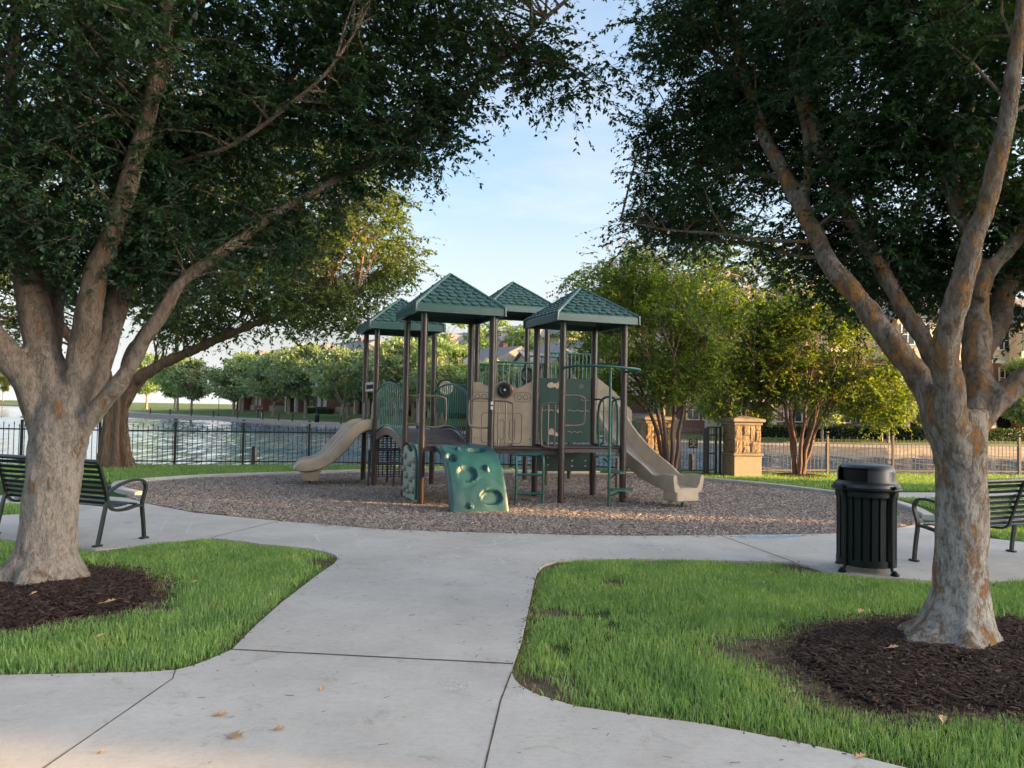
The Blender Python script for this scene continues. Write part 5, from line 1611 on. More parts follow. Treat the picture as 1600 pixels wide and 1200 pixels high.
lamp_post(-27.6, 3.6, 'thin dark lamp post left of the brick porch')
lamp_post(-20.6, 4.2, 'thin dark lamp post right of the brick porch')
lamp_post(-50.5, 4.2, 'thin dark lamp post beside the third shore tree')
lamp_post(27.2, 6.5, 'thin dark lamp post before the homes beyond the right fence', 2.6)
def life_ring_post(x, y, label, h, mat):
    mb = MB()
    mb.lathe([(.09, -.9), (.09, h - .04), (.06, h), (.01, h + .01)], n=10, c=(x, y, 0))
    tag(mb.build('mooring_post', mat, smooth=True), label, 'post', 'posts in the shallows')
life_ring_post(-7.3, 21.9, 'short brown wooden post standing in the water behind the black fence', .42, MAT['post'])
life_ring_post(5.2, 22.2, 'short brown wooden post in the water behind the gate', .42, MAT['post'])

# walkers on the far promenade: one continuous body each (skin of a joint skeleton)
def person(loc, rz, label, hgt, top, bottom, stride=0.22, legs_bare=False, lean=0.0):
    t = thing('person', label, 'person', loc, rz)
    t.scale = (hgt / 1.7,) * 3
    J = {'pelvis': (0, 0, .92, .135), 'waist': (0, .0, 1.08, .115), 'chest': (0, .0 + lean, 1.30, .14), 'neck': (0, lean, 1.47, .055), 'head0': (0, lean + .01, 1.56, .085), 'head1': (0, lean + .02, 1.67, .08)}
    E_ = [('pelvis', 'waist'), ('waist', 'chest'), ('chest', 'neck'), ('neck', 'head0'), ('head0', 'head1')]
    for s, sg in (('l', -1), ('r', 1)):
        f = stride * sg
        J['hip' + s] = (.09 * sg, 0, .88, .095)
        J['knee' + s] = (.10 * sg, f * .5 + .04, .49, .062)
        J['ank' + s] = (.10 * sg, f, .09, .042)
        J['toe' + s] = (.11 * sg, f + .15, .04, .035)
        J['sh' + s] = (.18 * sg, lean, 1.40, .06)
        J['elb' + s] = (.23 * sg, lean - f * .35, 1.14, .042)
        J['wri' + s] = (.22 * sg, lean - f * .5 + .10, .92, .032)
        J['hnd' + s] = (.22 * sg, lean - f * .55 + .13, .83, .035)
        E_ += [('pelvis', 'hip' + s), ('hip' + s, 'knee' + s), ('knee' + s, 'ank' + s), ('ank' + s, 'toe' + s), ('chest', 'sh' + s), ('sh' + s, 'elb' + s), ('elb' + s, 'wri' + s), ('wri' + s, 'hnd' + s)]
    names = list(J)
    me = bpy.data.meshes.new('body')
    me.from_pydata([J[n][:3] for n in names], [(names.index(a), names.index(b)) for a, b in E_], [])
    o = bpy.data.objects.new('body', me)
    COL.objects.link(o)
    sk = o.modifiers.new('skin', 'SKIN')
    for i, n in enumerate(names):
        me.skin_vertices[0].data[i].radius = (J[n][3], J[n][3])
    me.skin_vertices[0].data[0].use_root = True
    o.modifiers.new('sub', 'SUBSURF').levels = 1
    dg = bpy.context.evaluated_depsgraph_get()
    out = bpy.data.meshes.new_from_object(o.evaluated_get(dg))
    bpy.data.objects.remove(o)
    out.materials.clear()
    for m in (MAT['skin'], top, bottom, MAT['hair'], MAT['cloth_pale']):
        out.materials.append(m)
    for p in out.polygons:
        c = p.center
        z = c.z
        if z > 1.60 or (z > 1.5 and c.y < lean - .03):
            k = 3
        elif z > 1.44:
            k = 0
        elif z > .93 and (abs(c.x) < .2 or z > 1.18):
            k = 1
        elif abs(c.x) > .19 and z > .75:
            k = 0
        elif z > (.55 if legs_bare else .10):
            k = 2
        elif z > .10:
            k = 0
        else:
            k = 4
        p.material_index = k
        p.use_smooth = True
    link('body', out, t)
def walker(x, off, rz, label, **k):
    p, n = bank_pt(x)
    q = p + n * off
    person((q.x, q.y, -.37 if off < 3.4 else bank_z(off)), rz, label, **k)
walker(-17.8, 2.0, R(200), 'walker in maroon top and shorts on the promenade beyond the left slide', hgt=1.62, top=MAT['shirt_maroon'], bottom=MAT['cloth_dark'], legs_bare=True)
walker(-37.6, 2.4, R(60), 'walker in dark blue on the far promenade, left of a pair', hgt=1.6, top=MAT['cloth_blue'], bottom=MAT['cloth_blue'])
walker(-36.4, 2.2, R(60), 'walker in black top and pale trousers on the far promenade, right of a pair', hgt=1.6, top=MAT['cloth_dark'], bottom=MAT['cloth_pale'])

# ------------------------------------------------------------------ play structure
PS = thing('play_structure', 'four-tower playground climbing structure with green shingled roofs, brown posts and tan slides', 'playground', (0, 14.5, 0))
U = Vector((0.94, 0.342, 0)); V = Vector((-0.342, 0.94, 0)); Z = Vector((0, 0, 1))
def pb(mb, name, mat, parent=PS, smooth=True):
    return mb.build(name, MAT[mat], parent, smooth=smooth, world=(parent is PS))
TOW = {  # posts: front-left, front-right, back-right, back-left ; eave, apex, deck
    'A': ([(-2.79, 15.78), (-1.65, 16.15), (-2.08, 17.25), (-3.22, 16.85)], 3.20, 3.93, 1.12),
    'B': ([(-1.49, 12.88), (-0.35, 13.26), (-0.78, 14.38), (-1.93, 14.0)], 3.20, 3.98, 0.95),
    'C': ([(0.87, 13.24), (1.98, 13.58), (1.56, 14.58), (0.45, 14.35)], 3.13, 3.82, 0.95),
    'D': ([(-0.38, 16.15), (0.74, 16.54), (0.33, 17.66), (-0.80, 17.27)], 3.66, 4.40, 1.5),
}
def shingle_mesh():
    w, h, t = 0.080, 0.15, 0.024
    pts = [(-w, h), (-w, 0.035), (-w * .75, .012), (-w * .3, 0), (w * .3, 0), (w * .75, .012), (w, 0.035), (w, h)]
    mb = MB()
    n = len(pts)
    v = [(x, y, 0.0) for x, y in pts] + [(x * .97, y + (.004 if y < .1 else 0), t if y < .1 else .002) for x, y in pts]
    mb.add(v, [tuple(range(n, 2 * n))] + [(i, (i + 1) % n, n + (i + 1) % n, n + i) for i in range(n)])
    return mb.mesh('shingle', MAT['roof'])
SHM = shingle_mesh()
def roof(posts, ze, za):
    c = sum((Vector((*p, 0)) for p in posts), Vector()) / 4
    hs = 0.785
    cor = [c - U * hs - V * hs, c + U * hs - V * hs, c + U * hs + V * hs, c - U * hs + V * hs]
    fh = 0.12
    ap = c + Z * za
    lo = [p + Z * ze for p in cor]
    hi = [p + Z * (ze + fh) for p in cor]
    loin = [c + (p - c) * 0.93 + Z * ze for p in cor]
    top_in = [c + (p - c) * 0.93 + Z * (ze + fh - .02) for p in cor]
    mb = MB()
    v = lo + hi + loin + top_in + [ap, ap - Z * .06]
    f = [(0, 1, 5, 4), (1, 2, 6, 5), (2, 3, 7, 6), (3, 0, 4, 7), (4, 5, 16), (5, 6, 16), (6, 7, 16), (7, 4, 16)]
    f += [(i, 8 + i, 8 + (i + 1) % 4, (i + 1) % 4) for i in range(4)] + [(8 + i, 12 + i, 12 + (i + 1) % 4, 8 + (i + 1) % 4) for i in range(4)] + [(12 + i, 17, 12 + (i + 1) % 4) for i in range(4)]
    mb.add(v, f)
    r = mb.build('roof', MAT['roof'], PS, world=True)
    for i in range(4):
        m = MB()
        m.tube([lo[i] - Z * .005, hi[i] + Z * .005, hi[i].lerp(ap, .5) + Z * .012, ap + Z * .012], [.022, .032, .032, .026], n=7)
        m.build('ridge_cap', MAT['roof'], r, smooth=True)
    for i in range(4):
        a, b = hi[i], hi[(i + 1) % 4]
        ex = (b - a).normalized(); m0 = (a + b) / 2
        sl = ap - m0
        L_ = sl.length; ey = sl.normalized(); ez = ex.cross(ey)
        W_ = (b - a).length
        rows = 8
        joined = MB()
        for k in range(rows):
            y = 0.045 + k * (L_ - .12) / rows
            half = W_ / 2 * (1 - y / L_) - 0.05
            cnt = int(2 * half / 0.168)
            if cnt < 1:
                continue
            off = (0.084 if (k % 2) and cnt > 1 else 0)
            for q in range(cnt):
                x = (q - (cnt - 1) / 2) * 0.168 + (off * .4)
                if abs(x) + .08 > half + .06:
                    continue
                mt = Matrix((ex, ey, ez)).transposed().to_4x4()
                mt.translation = m0 + ex * x + ey * y + ez * 0.004
                if i in (0, 3):
                    o = link('shingle', SHM, r)
                    o.matrix_local = mt @ Matrix.Rotation(R(-4), 4, 'X')
                else:
                    joined.add([mt @ v_.co for v_ in SHM.vertices], [tuple(p.vertices) for p in SHM.polygons])
        if joined.v:
            s = joined.build('shingles', MAT['roof'], r)
            s['kind'] = 'stuff'
    return r
POSTM = {}
def post(x, y, z1, z0=-0.1, rad=0.058):
    mb = MB()
    mb.tube([(x, y, z0), (x, y, z1)], rad, n=16)
    p = pb(mb, 'post', 'post')
    return p
for k, (ps, ze, za, dk) in TOW.items():
    for (x, y) in ps:
        post(x, y, ze + .06)
    roof(ps, ze, za)

def deck(poly, z, th=0.075, name='deck'):
    mb = MB()
    mb.prism(ccw(poly), z - th, z)
    d = pb(mb, name, 'deck', smooth=False)
    m = MB()
    q = ccw(poly)
    for i in range(len(q)):
        a = Vector((*q[i], z + .004)); b = Vector((*q[(i + 1) % len(q)], z + .004))
        m.tube([a, b], .016, n=6)
    m.build('edge_trim', MAT['post'], d, smooth=True)
    return d
def shr(poly, s=0.97):
    cx = sum(p[0] for p in poly) / len(poly); cy = sum(p[1] for p in poly) / len(poly)
    return [(cx + (x - cx) * s, cy + (y - cy) * s) for x, y in poly]
for k in 'ABCD':
    deck(shr(TOW[k][0]), TOW[k][3])
A, B, C_, D_T = (TOW[k][0] for k in 'ABCD')
deck([B[1], (0.83, 13.30), (0.43, 14.28), B[2]], 0.91)
F4 = [(0.74, 16.54), (1.78, 16.92), (1.37, 18.04), (0.33, 17.66)]
deck(F4, 1.72)
for p in (F4[1], F4[2]):
    post(p[0], p[1], 2.85, rad=.05)

def v3(p, z):
    return Vector((p[0], p[1], z))
def loop_rail(a, b, z0, z1, bars=0, mat='rail', name='hand_loop', r=.017, rc=.10):
    """rounded D loop from post a towards point b, between heights z0 and z1"""
    a, b = Vector((*a, 0)), Vector((*b, 0))
    d = b - a
    pts = [a + Z * z1, a + d * .6 + Z * z1, b - d.normalized() * rc * .3 + Z * (z1 - rc * .3), b + Z * (z1 - rc), b + Z * (z0 + rc), b - d.normalized() * rc * .3 + Z * (z0 + rc * .3), a + d * .6 + Z * z0, a + Z * z0]
    sp = smooth_path([tuple(p) for p in pts], 4)
    mb = MB()
    mb.tube(sp, r, n=8)
    o = pb(mb, name, mat)
    for i in range(bars):
        t = (i + 1) / (bars + 1)
        q = a + d * t
        m = MB()
        m.tube([q + Z * (z0 + .01), q + Z * (z1 - .01)], r * .75, n=6)
        m.build('bar', MAT[mat], o, smooth=True)
    return o
def toward(a, b, l):
    a, b = Vector((*a, 0)), Vector((*b, 0))
    q = a + (b - a).normalized() * l
    return (q.x, q.y)
loop_rail(B[0], toward(B[0], B[1], .40), 1.28, 1.80)
loop_rail(B[1], toward(B[1], B[0], .40), 1.28, 1.78)
loop_rail(B[0], toward(B[0], B[3], .32), 1.3, 1.82)
loop_rail(B[3], toward(B[3], B[2], .25), 1.3, 1.82)
loop_rail(B[1], (0.03, 13.26), 0.96, 1.74, bars=2, name='barrier_loop')
loop_rail(C_[0], (0.52, 13.25), 0.96, 1.72, bars=2, name='barrier_loop')
loop_rail(C_[0], toward(C_[0], C_[1], .42), 1.34, 1.86)

# arched bridge with slatted side panels
BR = [(B[3], A[0]), (B[2], A[1])]
def arch_panel(pa, pb_, parent_name):
    zb = lambda t: 1.0 + .10 * t + .20 * math.sin(math.pi * t)
    zt = lambda t: 1.84 + .08 * t + .20 * max(0.0, math.sin(math.pi * t)) ** .7
    a, b = Vector((*pa, 0)), Vector((*pb_, 0))
    n = 14
    pt = lambda t, z: a.lerp(b, .05 + .9 * t) + Z * z
    m = MB()
    m.tube([pt(i / n, zt(i / n)) for i in range(n + 1)], .020, n=8)
    o = pb(m, parent_name, 'green_rail')
    m = MB()
    m.tube([pt(i / n, zb(i / n)) for i in range(n + 1)], .018, n=8)
    m.build('bottom_rail', MAT['green_rail'], o, smooth=True)
    k = 15
    for i in range(k):
        t = (i + .5) / k
        m = MB()
        m.tube([pt(t, zb(t) + .01), pt(t, zt(t) - .01)], .0115, n=6)
        m.build('slat', MAT['green_rail'], o, smooth=True)
    m = MB()
    prof = [(-.02, -.14), (.02, -.14), (.02, 0), (-.02, 0)]
    m.sweep(prof, [pt(i / n, zb(i / n) - .05) for i in range(n + 1)])
    m.build('arch_beam', MAT['rail'], o)
for pa, pb_ in BR:
    arch_panel(pa, pb_, 'arched_side_panel')
def bridge_deck():
    n = 12
    a0, a1 = Vector((*BR[0][0], 0)), Vector((*BR[0][1], 0)); b0, b1 = Vector((*BR[1][0], 0)), Vector((*BR[1][1], 0))
    z = lambda t: .93 + .12 * t + .19 * math.sin(math.pi * t)
    e = MB()
    e.box(((a0 + b1) / 2 + Z * .9)[:], (.1, .1, .05))
    root = pb(e, 'bridge_deck', 'deck', smooth=False)
    for i in range(n):
        t0, t1 = i / n + .006, (i + 1) / n - .006
        m = MB()
        vs = []
        for t in (t0, t1):
            for s in (.05, .95):
                p = a0.lerp(a1, t).lerp(b0.lerp(b1, t), s)
                vs += [p + Z * (z(t) - .03), p + Z * z(t)]
        m.add(vs, [(1, 3, 7, 5), (0, 4, 6, 2), (0, 2, 3, 1), (4, 5, 7, 6), (0, 1, 5, 4), (2, 6, 7, 3)])
        m.build('plank', MAT['deck'], root)
bridge_deck()

# double slide on the left
def rounded(prof_pts):
    return prof_pts
sd_u = -U
SLP = smooth_path([(-2.95, 16.33, 1.17), (-3.12, 16.25, 1.17), (-3.28, 16.18, 1.10), (-3.50, 16.09, .84), (-3.74, 15.99, .55), (-3.98, 15.91, .385), (-4.22, 15.84, .34), (-4.44, 15.78, .335)], 5)
lane = [(-.56, .12), (-.545, .17), (-.505, .18), (-.475, .155), (-.45, .05), (-.40, .0), (-.12, .0), (-.07, .05), (-.045, .13), (-.02, .155), (.02, .155), (.045, .13), (.07, .05), (.12, .0), (.40, .0), (.45, .05), (.475, .155), (.505, .18), (.545, .17), (.56, .12), (.53, -.04), (.46, -.07), (-.46, -.07), (-.53, -.04)]
def lane_slide():
    mb = MB()
    n, m = len(lane), len(SLP)
    vs, f = [], []
    for i, p in enumerate(SLP):
        p = Vector(p)
        t = (Vector(SLP[min(i + 1, m - 1)]) - Vector(SLP[max(i - 1, 0)])).normalized()
        sdv = Vector((t.y, -t.x, 0)).normalized()
        up = sdv.cross(t)
        k = i / (m - 1)
        end = max(0.0, (k - .86) / .14)
        for a, h in lane:
            hh = h * (1 - .75 * end ** 2) if h > .02 else h * (1 - .5 * end)
            vs.append(p + sdv * a * (1 - .06 * end ** 3) + up * hh - Z * .03 * end ** 2 * (1 if h > 0.02 else 0))
    for i in range(m - 1):
        for q in range(n):
            q2 = (q + 1) % n
            f.append((i * n + q, (i + 1) * n + q, (i + 1) * n + q2, i * n + q2))
    f += [tuple(range(n)), tuple((m - 1) * n + q for q in range(n - 1, -1, -1))]
    mb.add(vs, f)
    return pb(mb, 'double_slide', 'tan')
dsl = lane_slide()
mb = MB()
mb.add([Vector((-4.13, 15.87, 0)) + q for q in [V * a + U * b + Z * z for z, k in ((.09, .78), (.30, 1)) for a, b in ((-.44 * k, -.18 * k), (.44 * k, -.18 * k), (.44 * k, .18 * k), (-.44 * k, .18 * k))]], [(3, 2, 1, 0), (4, 5, 6, 7), (0, 1, 5, 4), (1, 2, 6, 5), (2, 3, 7, 6), (3, 0, 4, 7)])
mb.build('slide_foot', MAT['tan'], dsl)
mb = MB()
mb.tube([(-4.13, 15.87, -.05), (-4.13, 15.87, .12)], .03, n=8)
mb.build('foot_post', MAT['post'], dsl, smooth=True)
# hood bar over the slide mouth
mb = MB()
mb.panel(v3(A[0], 0), (Vector((*A[3], 0)) - Vector((*A[0], 0))), Z, [(.06, 1.93), (.94, 1.93), (.94, 2.12), (.06, 2.12)], .03)
hb = pb(mb, 'slide_hood', 'tan', smooth=False)
mb = MB()
mb.panel(v3(A[0], 0) - U * .018, (Vector((*A[3], 0)) - Vector((*A[0], 0))), Z, [(.2, 1.98), (.8, 1.98), (.8, 2.07), (.2, 2.07)], .006)
mb.build('slot', MAT['dark'], hb)
for q in (.10, .86):
    mb = MB()
    w = (Vector((*A[3], 0)) - Vector((*A[0], 0)))
    mb.panel(v3(A[0], 0) - U * .02, w, Z, [(q - .02, 1.2), (q + .10, 1.2), (q + .10, 1.62), (q + .03, 1.72), (q - .02, 1.66)], .04)
    pb(mb, 'slide_side', 'green', smooth=False)

# perforated transfer steps under the bridge
st = None
for i, (zz, off) in enumerate(((.98, 0.0), (.70, .30), (.42, .58))):
    c = Vector((-2.45, 15.95, 0)) - V * .2 + U * (off * .15) - U * .0 + V * (-.0)
    c = Vector((-2.50 + off * .12, 15.9 + .45 - off * .7, zz))
    mb = MB()
    rows = 5; cols = 11
    w, h = .95, .34
    # slotted riser: strips and studs leave real holes
    for r_ in range(rows + 1):
        mb.box(c - Z * (h * r_ / rows * .75) , (w, .02, .018), rz=.35)
    for q in range(cols + 1):
        mb.box(c + U * (w * (q / cols - .5)) - Z * (h * .375), (.022, .018, h * .75), rz=.35)
    mb.box(c + V * .14, (w, .30, .03), rz=.35)
    o = pb(mb, 'perforated_step', 'navy', smooth=False)
for q in ((-2.85, 15.5), (-2.35, 15.55), (-2.1, 15.8), (-2.6, 16.3)):
    mb = MB()
    mb.tube([(q[0], q[1], -.05), (q[0], q[1], .72)], .022, n=6)
    pb(mb, 'step_leg', 'navy')

# climbing wall on the left face of the front tower
e_ = Vector((*B[3], 0)) - Vector((*B[0], 0))
mb = MB()
ol = [(.07, .02), (.93, .02), (.93, .88), (.80, .93), (.66, .84), (.44, .82), (.34, .92), (.26, .97), (.07, .90)]
mb.panel(v3(B[0], 0) - U * .02, e_, Z, ol, .035)
cw = pb(mb, 'climbing_wall', 'sage', smooth=False)
rnd = random.Random(3)
for (a, z) in ((.25, .70), (.5, .62), (.78, .74), (.2, .45), (.42, .36), (.68, .40), (.82, .52), (.30, .18), (.55, .14), (.62, .22), (.80, .16), (.15, .58)):
    m = MB()
    m.lathe([(.055, 0), (.06, .02), (.045, .05), (.02, .065)], n=9)
    me = m.mesh('hold', MAT['hold'], smooth=True)
    o = link('hold', me, cw)
    o.location = (v3(B[0], 0) + e_ * a + Z * z - U * .036)
    o.rotation_euler = (0, R(-90), R(20 + rnd.uniform(-10, 10)))
    o.scale = (rnd.uniform(.7, 1.1), rnd.uniform(.7, 1.1), 1)
mb = MB()
mb.tube([v3(B[0], 0) + e_ * t + Z * z - U * .05 for t, z in ((.10, .05), (.10, .7), (.16, .86), (.30, .95), (.45, .97))], .028, n=8)
pb(mb, 'wall_grip', 'green_rail')

# rock climber: curved moulded sheet with foot holes and stones
def climber():
    top = Vector((*B[0], 0)).lerp(Vector((*B[1], 0)), .5) + U * .07
    fw = -V
    sd = U
    prof = smooth_path([(-.04, .965), (.16, .985), (.40, .95), (.66, .83), (.90, .60), (1.07, .33), (1.17, .08), (1.20, -.04)], 10)
    nu, nv = 44, len(prof)
    w = .97
    holes = [(.30, .15, .17, .045), (.63, .33, .17, .045), (.12, .44, .09, .045), (.335, .585, .175, .06), (.70, .775, .185, .062)]
    knobs = [(.30, .32, .05), (.70, .545, .05), (.32, .85, .05), (.62, .14, .055)]
    vs = []
    for j, (y, z) in enumerate(prof):
        t = j / (nv - 1)
        p0, p1 = prof[max(j - 1, 0)], prof[min(j + 1, nv - 1)]
        tg = Vector((p1[0] - p0[0], p1[1] - p0[1])).normalized()
        nr = Vector((-tg.y, tg.x))
        if nr.y < 0 and nr.x < 0:
            nr = -nr
        ww = w * (1.0 - .06 * (1 - t))
        for i in range(nu + 1):
            s = i / nu
            h = 0.0
            for (hs, ht, rs, rt) in holes:
                q = math.sqrt(((s - hs) / rs) ** 2 * 1 + ((t - ht) / rt) ** 2)
                if q < 1.25:
                    h += -.055 * max(0, min(1, (1.05 - q) / .22)) + .004 * math.exp(-((q - 1.08) / .12) ** 2)
            for (ks, kt, kr) in knobs:
                q = math.sqrt(((s - ks) * w / (kr * w)) ** 2 + ((t - kt) * 1.75 / (kr * w)) ** 2)
                if q < 1:
                    h += .055 * (1 - q * q) ** .6
            cr1 = abs((t - .66) - .05 * math.sin(s * 7) - .06 * (s - .5))
            cr2 = abs((t - .30) - .04 * math.sin(s * 9 + 2))
            h -= .008 * math.exp(-(cr1 / .012) ** 2) + .008 * math.exp(-(cr2 / .012) ** 2)
            h += .006 * mnoise.noise((s * 6, t * 9, 1.3))
            ed = min(s, 1 - s) * w
            h -= .06 * max(0, 1 - ed / .035) ** 2
            yy, zz = y + nr.x * h, z + nr.y * h
            vs.append(top + fw * yy + sd * ((s - .5) * ww) + Z * zz)
    f = [(j * (nu + 1) + i, j * (nu + 1) + i + 1, (j + 1) * (nu + 1) + i + 1, (j + 1) * (nu + 1) + i) for j in range(nv - 1) for i in range(nu)]
    mb = MB()
    mb.add(vs, f)
    # underside and rim
    n0 = len(vs)
    back = [p - Vector((0, 0, .05)) + V * .03 for p in vs]
    mb.add(back, [tuple(reversed(q)) for q in f])
    def rim(idx):
        for a, b in zip(idx, idx[1:]):
            mb.f.append((a, b, b + n0, a + n0))
    rim([j * (nu + 1) for j in range(nv)]); rim([j * (nu + 1) + nu for j in range(nv)])
    rim(list(range((nv - 1) * (nu + 1), nv * (nu + 1)))); rim(list(range(nu + 1)))
    o = pb(mb, 'rock_climber', 'climb')
climber()

# rung ladder in front of the low deck
lc = [(0.10, 13.06), (0.56, 13.10)]
mb = MB()
for (x, y) in lc:
    mb.tube(smooth_path([(x, y, -.05), (x, y, .70), (x - .01, y + .05, .80), (x - .02, y + .18, .84)], 4), .022, n=8)
ld = pb(mb, 'rung_ladder', 'green_rail')
for z in (.18, .50, .83):
    m = MB()
    yy = .16 if z > .8 else 0
    m.tube([(lc[0][0], lc[0][1] + yy, z), (lc[1][0], lc[1][1] + yy, z)], .02 if z < .8 else .03, n=8)
    m.build('rung', MAT['green_rail'], ld, smooth=True)

# tan play panel with dial between the front and right towers
def flat_panel(name, pa, pb_, outline, mat, th=.03, shift=0.0):
    a, b = Vector((*pa, 0)), Vector((*pb_, 0))
    ex = (b - a).normalized()
    nrm = ex.cross(Z)          # towards the camera side
    mb = MB()
    mb.panel(a + nrm * shift, ex, Z, outline, th)
    return pb(mb, name, mat, smooth=False), a + nrm * shift, ex, nrm
W1 = (Vector((*C_[3], 0)) - Vector((*B[2], 0))).length
arc = [(.05, .93), (W1 - .05, .93), (W1 - .05, 2.10), (W1 - .16, 2.10), (W1 - .26, 2.03), (W1 - .36, 2.0), (W1 - .46, 2.06), (W1 - .58, 2.14), (W1 - .70, 2.10), (W1 - .80, 2.02), (W1 - .95, 2.04), (W1 - 1.03, 2.10), (.05, 2.10)]
tp, o0, ex, nm = flat_panel('play_panel', B[2], C_[3], arc, 'tan')
def rrect(cx, cz, w, h, r=.03, k=5):
    out = []
    for sx, sz, a0 in ((1, -1, -90), (1, 1, 0), (-1, 1, 90), (-1, -1, 180)):
        for i in range(k):
            a = R(a0 + 90 * i / (k - 1))
            out.append((cx + sx * (w / 2 - r) + r * math.cos(a), cz + sz * (h / 2 - r) + r * math.sin(a)))
    return out
def groove(parent, o, ex, nm, pts, r=.006, mat='tan_dark', closed=True):
    m = MB()
    m.tube([o + ex * a + Z * z + nm * .015 for a, z in pts], r, n=5, closed=closed)
    m.build('groove', MAT[mat], parent, smooth=True)
for q in (.20, .98):
    groove(tp, o0, ex, nm, rrect(q, 1.83, .30, .17, .05))
    for s in (-.06, .06):
        groove(tp, o0, ex, nm, [(q + s + .045 * math.cos(R(30 * i)), 1.83 + .045 * math.sin(R(30 * i))) for i in range(12)])
groove(tp, o0, ex, nm, rrect(.60, 1.25, .75, .56, .06))
for q in (.40, .60, .80):
    groove(tp, o0, ex, nm, rrect(q, 1.22, .10, .38, .05))
for q in (.10, W1 - .1):
    m = MB()
    m.lathe([(.012, 0), (.012, .006)], n=8)
    b_ = link('bolt', m.mesh('bolt', MAT['iron']), tp)
    b_.location = o0 + ex * q + Z * 1.05 + nm * .016
    b_.rotation_euler = (R(90), 0, math.atan2(ex.y, ex.x))
def dial(name, parent, c, nm, r, mat='black'):
    m = MB()
    m.lathe([(r * .2, -.01), (r, 0), (r, .03), (r * .85, .05), (r * .72, .035), (r * .5, .03), (r * .30, .035), (r * .22, .05), (.01, .052)], n=24)
    o = link(name, m.mesh(name, MAT[mat], smooth=True), parent)
    o.location = c
    o.rotation_euler = nm.to_track_quat('Z', 'Y').to_euler()
    return o
dd = dial('talk_tube_horn', tp, o0 + ex * (W1 - .58) + Z * 1.96 + nm * .02, nm, .155, 'rail')
dial('horn_grille', tp, o0 + ex * (W1 - .58) + Z * 1.96 + nm * .06, nm, .115)
m = MB()
m.box((o0 + ex * (W1 - .58) + Z * 1.96 + nm * .125)[:], (.035, .006, .035), mtx=Matrix.Rotation(R(45), 4, nm))
m.build('horn_bolt', MAT['sticker'], tp)

# green underwater panel on the right tower
W2p = (Vector((*C_[2], 0)) - Vector((*C_[3], 0))).length
gp, o1, ex1, nm1 = flat_panel('fish_panel', C_[3], C_[2], [(.07, 1.0), (W2p - .07, 1.0), (W2p - .07, 2.20), (.07, 2.20)], 'green')
def patch(parent, o, ex, nm, pts, name, mat='tan'):
    m = MB()
    m.panel(o + nm * .018, ex, Z, pts, .008)
    m.build(name, MAT[mat], parent)
patch(gp, o1, ex1, nm1, [(.20, 2.06), (.24, 2.11), (.30, 2.13), (.34, 2.10), (.40, 2.11), (.42, 2.15), (.44, 2.08), (.43, 2.02), (.39, 2.0), (.37, 2.04), (.30, 2.02), (.24, 2.02)], 'fish')
patch(gp, o1, ex1, nm1, [(.40, 1.60), (.45, 1.64), (.50, 1.64), (.52, 1.58), (.50, 1.52), (.45, 1.53), (.42, 1.56)], 'shell')
patch(gp, o1, ex1, nm1, [(.24, 1.20), (.28, 1.26), (.33, 1.26), (.37, 1.21), (.42, 1.18), (.44, 1.13), (.39, 1.11), (.33, 1.14), (.27, 1.14)], 'fish')
for zz, a0, a1 in ((1.60, .10, .34), (1.60, .62, W2p - .1), (1.20, .62, W2p - .22), (1.80, .88, W2p - .1)):
    groove(gp, o1, ex1, nm1, [(a0 + (a1 - a0) * i / 10, zz + .012 * math.sin(i * 1.7)) for i in range(11)], r=.005, mat='tan', closed=False)
groove(gp, o1, ex1, nm1, [(W2p - .26 + (.05 if i % 2 else .022) * math.cos(R(36 * i)), 2.06 + (.05 if i % 2 else .022) * math.sin(R(36 * i))) for i in range(10)], r=.004, mat='tan')
lp, o2, ex2, nm2 = flat_panel('lower_panel', C_[3], C_[2], [(.03, .46), (W2p - .05, .46), (W2p - .05, .86), (.03, .86)], 'green')
for q, z in ((.25, .72), (.25, .58), (.72, .66), (.72, .56), (.98, .66), (.98, .56)):
    patch(lp, o2, ex2, nm2, [(q + .018 * math.cos(R(45 * i)), z + .018 * math.sin(R(45 * i))) for i in range(8)], 'bolt', 'tan')

# railings of the tall tower and the slide platform
def bar_rail(pa, pb_, z0, z1, n, name='bar_railing', mat='green_rail', zz1=None):
    a, b = Vector((*pa, 0)), Vector((*pb_, 0))
    ze = z1 if zz1 is None else zz1
    m = MB()
    m.tube([a + Z * z1, b + Z * ze], .022, n=8)
    o = pb(m, name, mat)
    m = MB()
    m.tube([a + Z * z0, b + Z * z0], .018, n=8)
    m.build('bottom_rail', MAT[mat], o, smooth=True)
    for i in range(n):
        t = (i + .5) / n
        q = a.lerp(b, t)
        m = MB()
        m.tube([q + Z * z0, q + Z * (z1 + (ze - z1) * t)], .012, n=6)
        m.build('bar', MAT[mat], o, smooth=True)
    return o
bar_rail(D_T[0], D_T[1], 1.62, 2.60, 9)
bar_rail((0.80, 16.56), (1.76, 16.91), 1.85, 2.84, 11)
bar_rail((0.36, 17.68), (1.35, 18.02), 1.85, 2.84, 11)
bar_rail(D_T[3], D_T[2], 1.62, 2.60, 9)
loop_rail(D_T[0], toward(D_T[0], D_T[1], .30), 1.75, 2.42, mat='green_rail')
loop_rail(D_T[0], (-.62, 16.05), 1.9, 2.35, mat='green_rail')
wh = dial('steering_wheel', PS, Vector((0, 0, 0)), -V, .17)
wh.location = Vector((0.32, 16.75, 2.36)) - Vector((0, 14.5, 0))
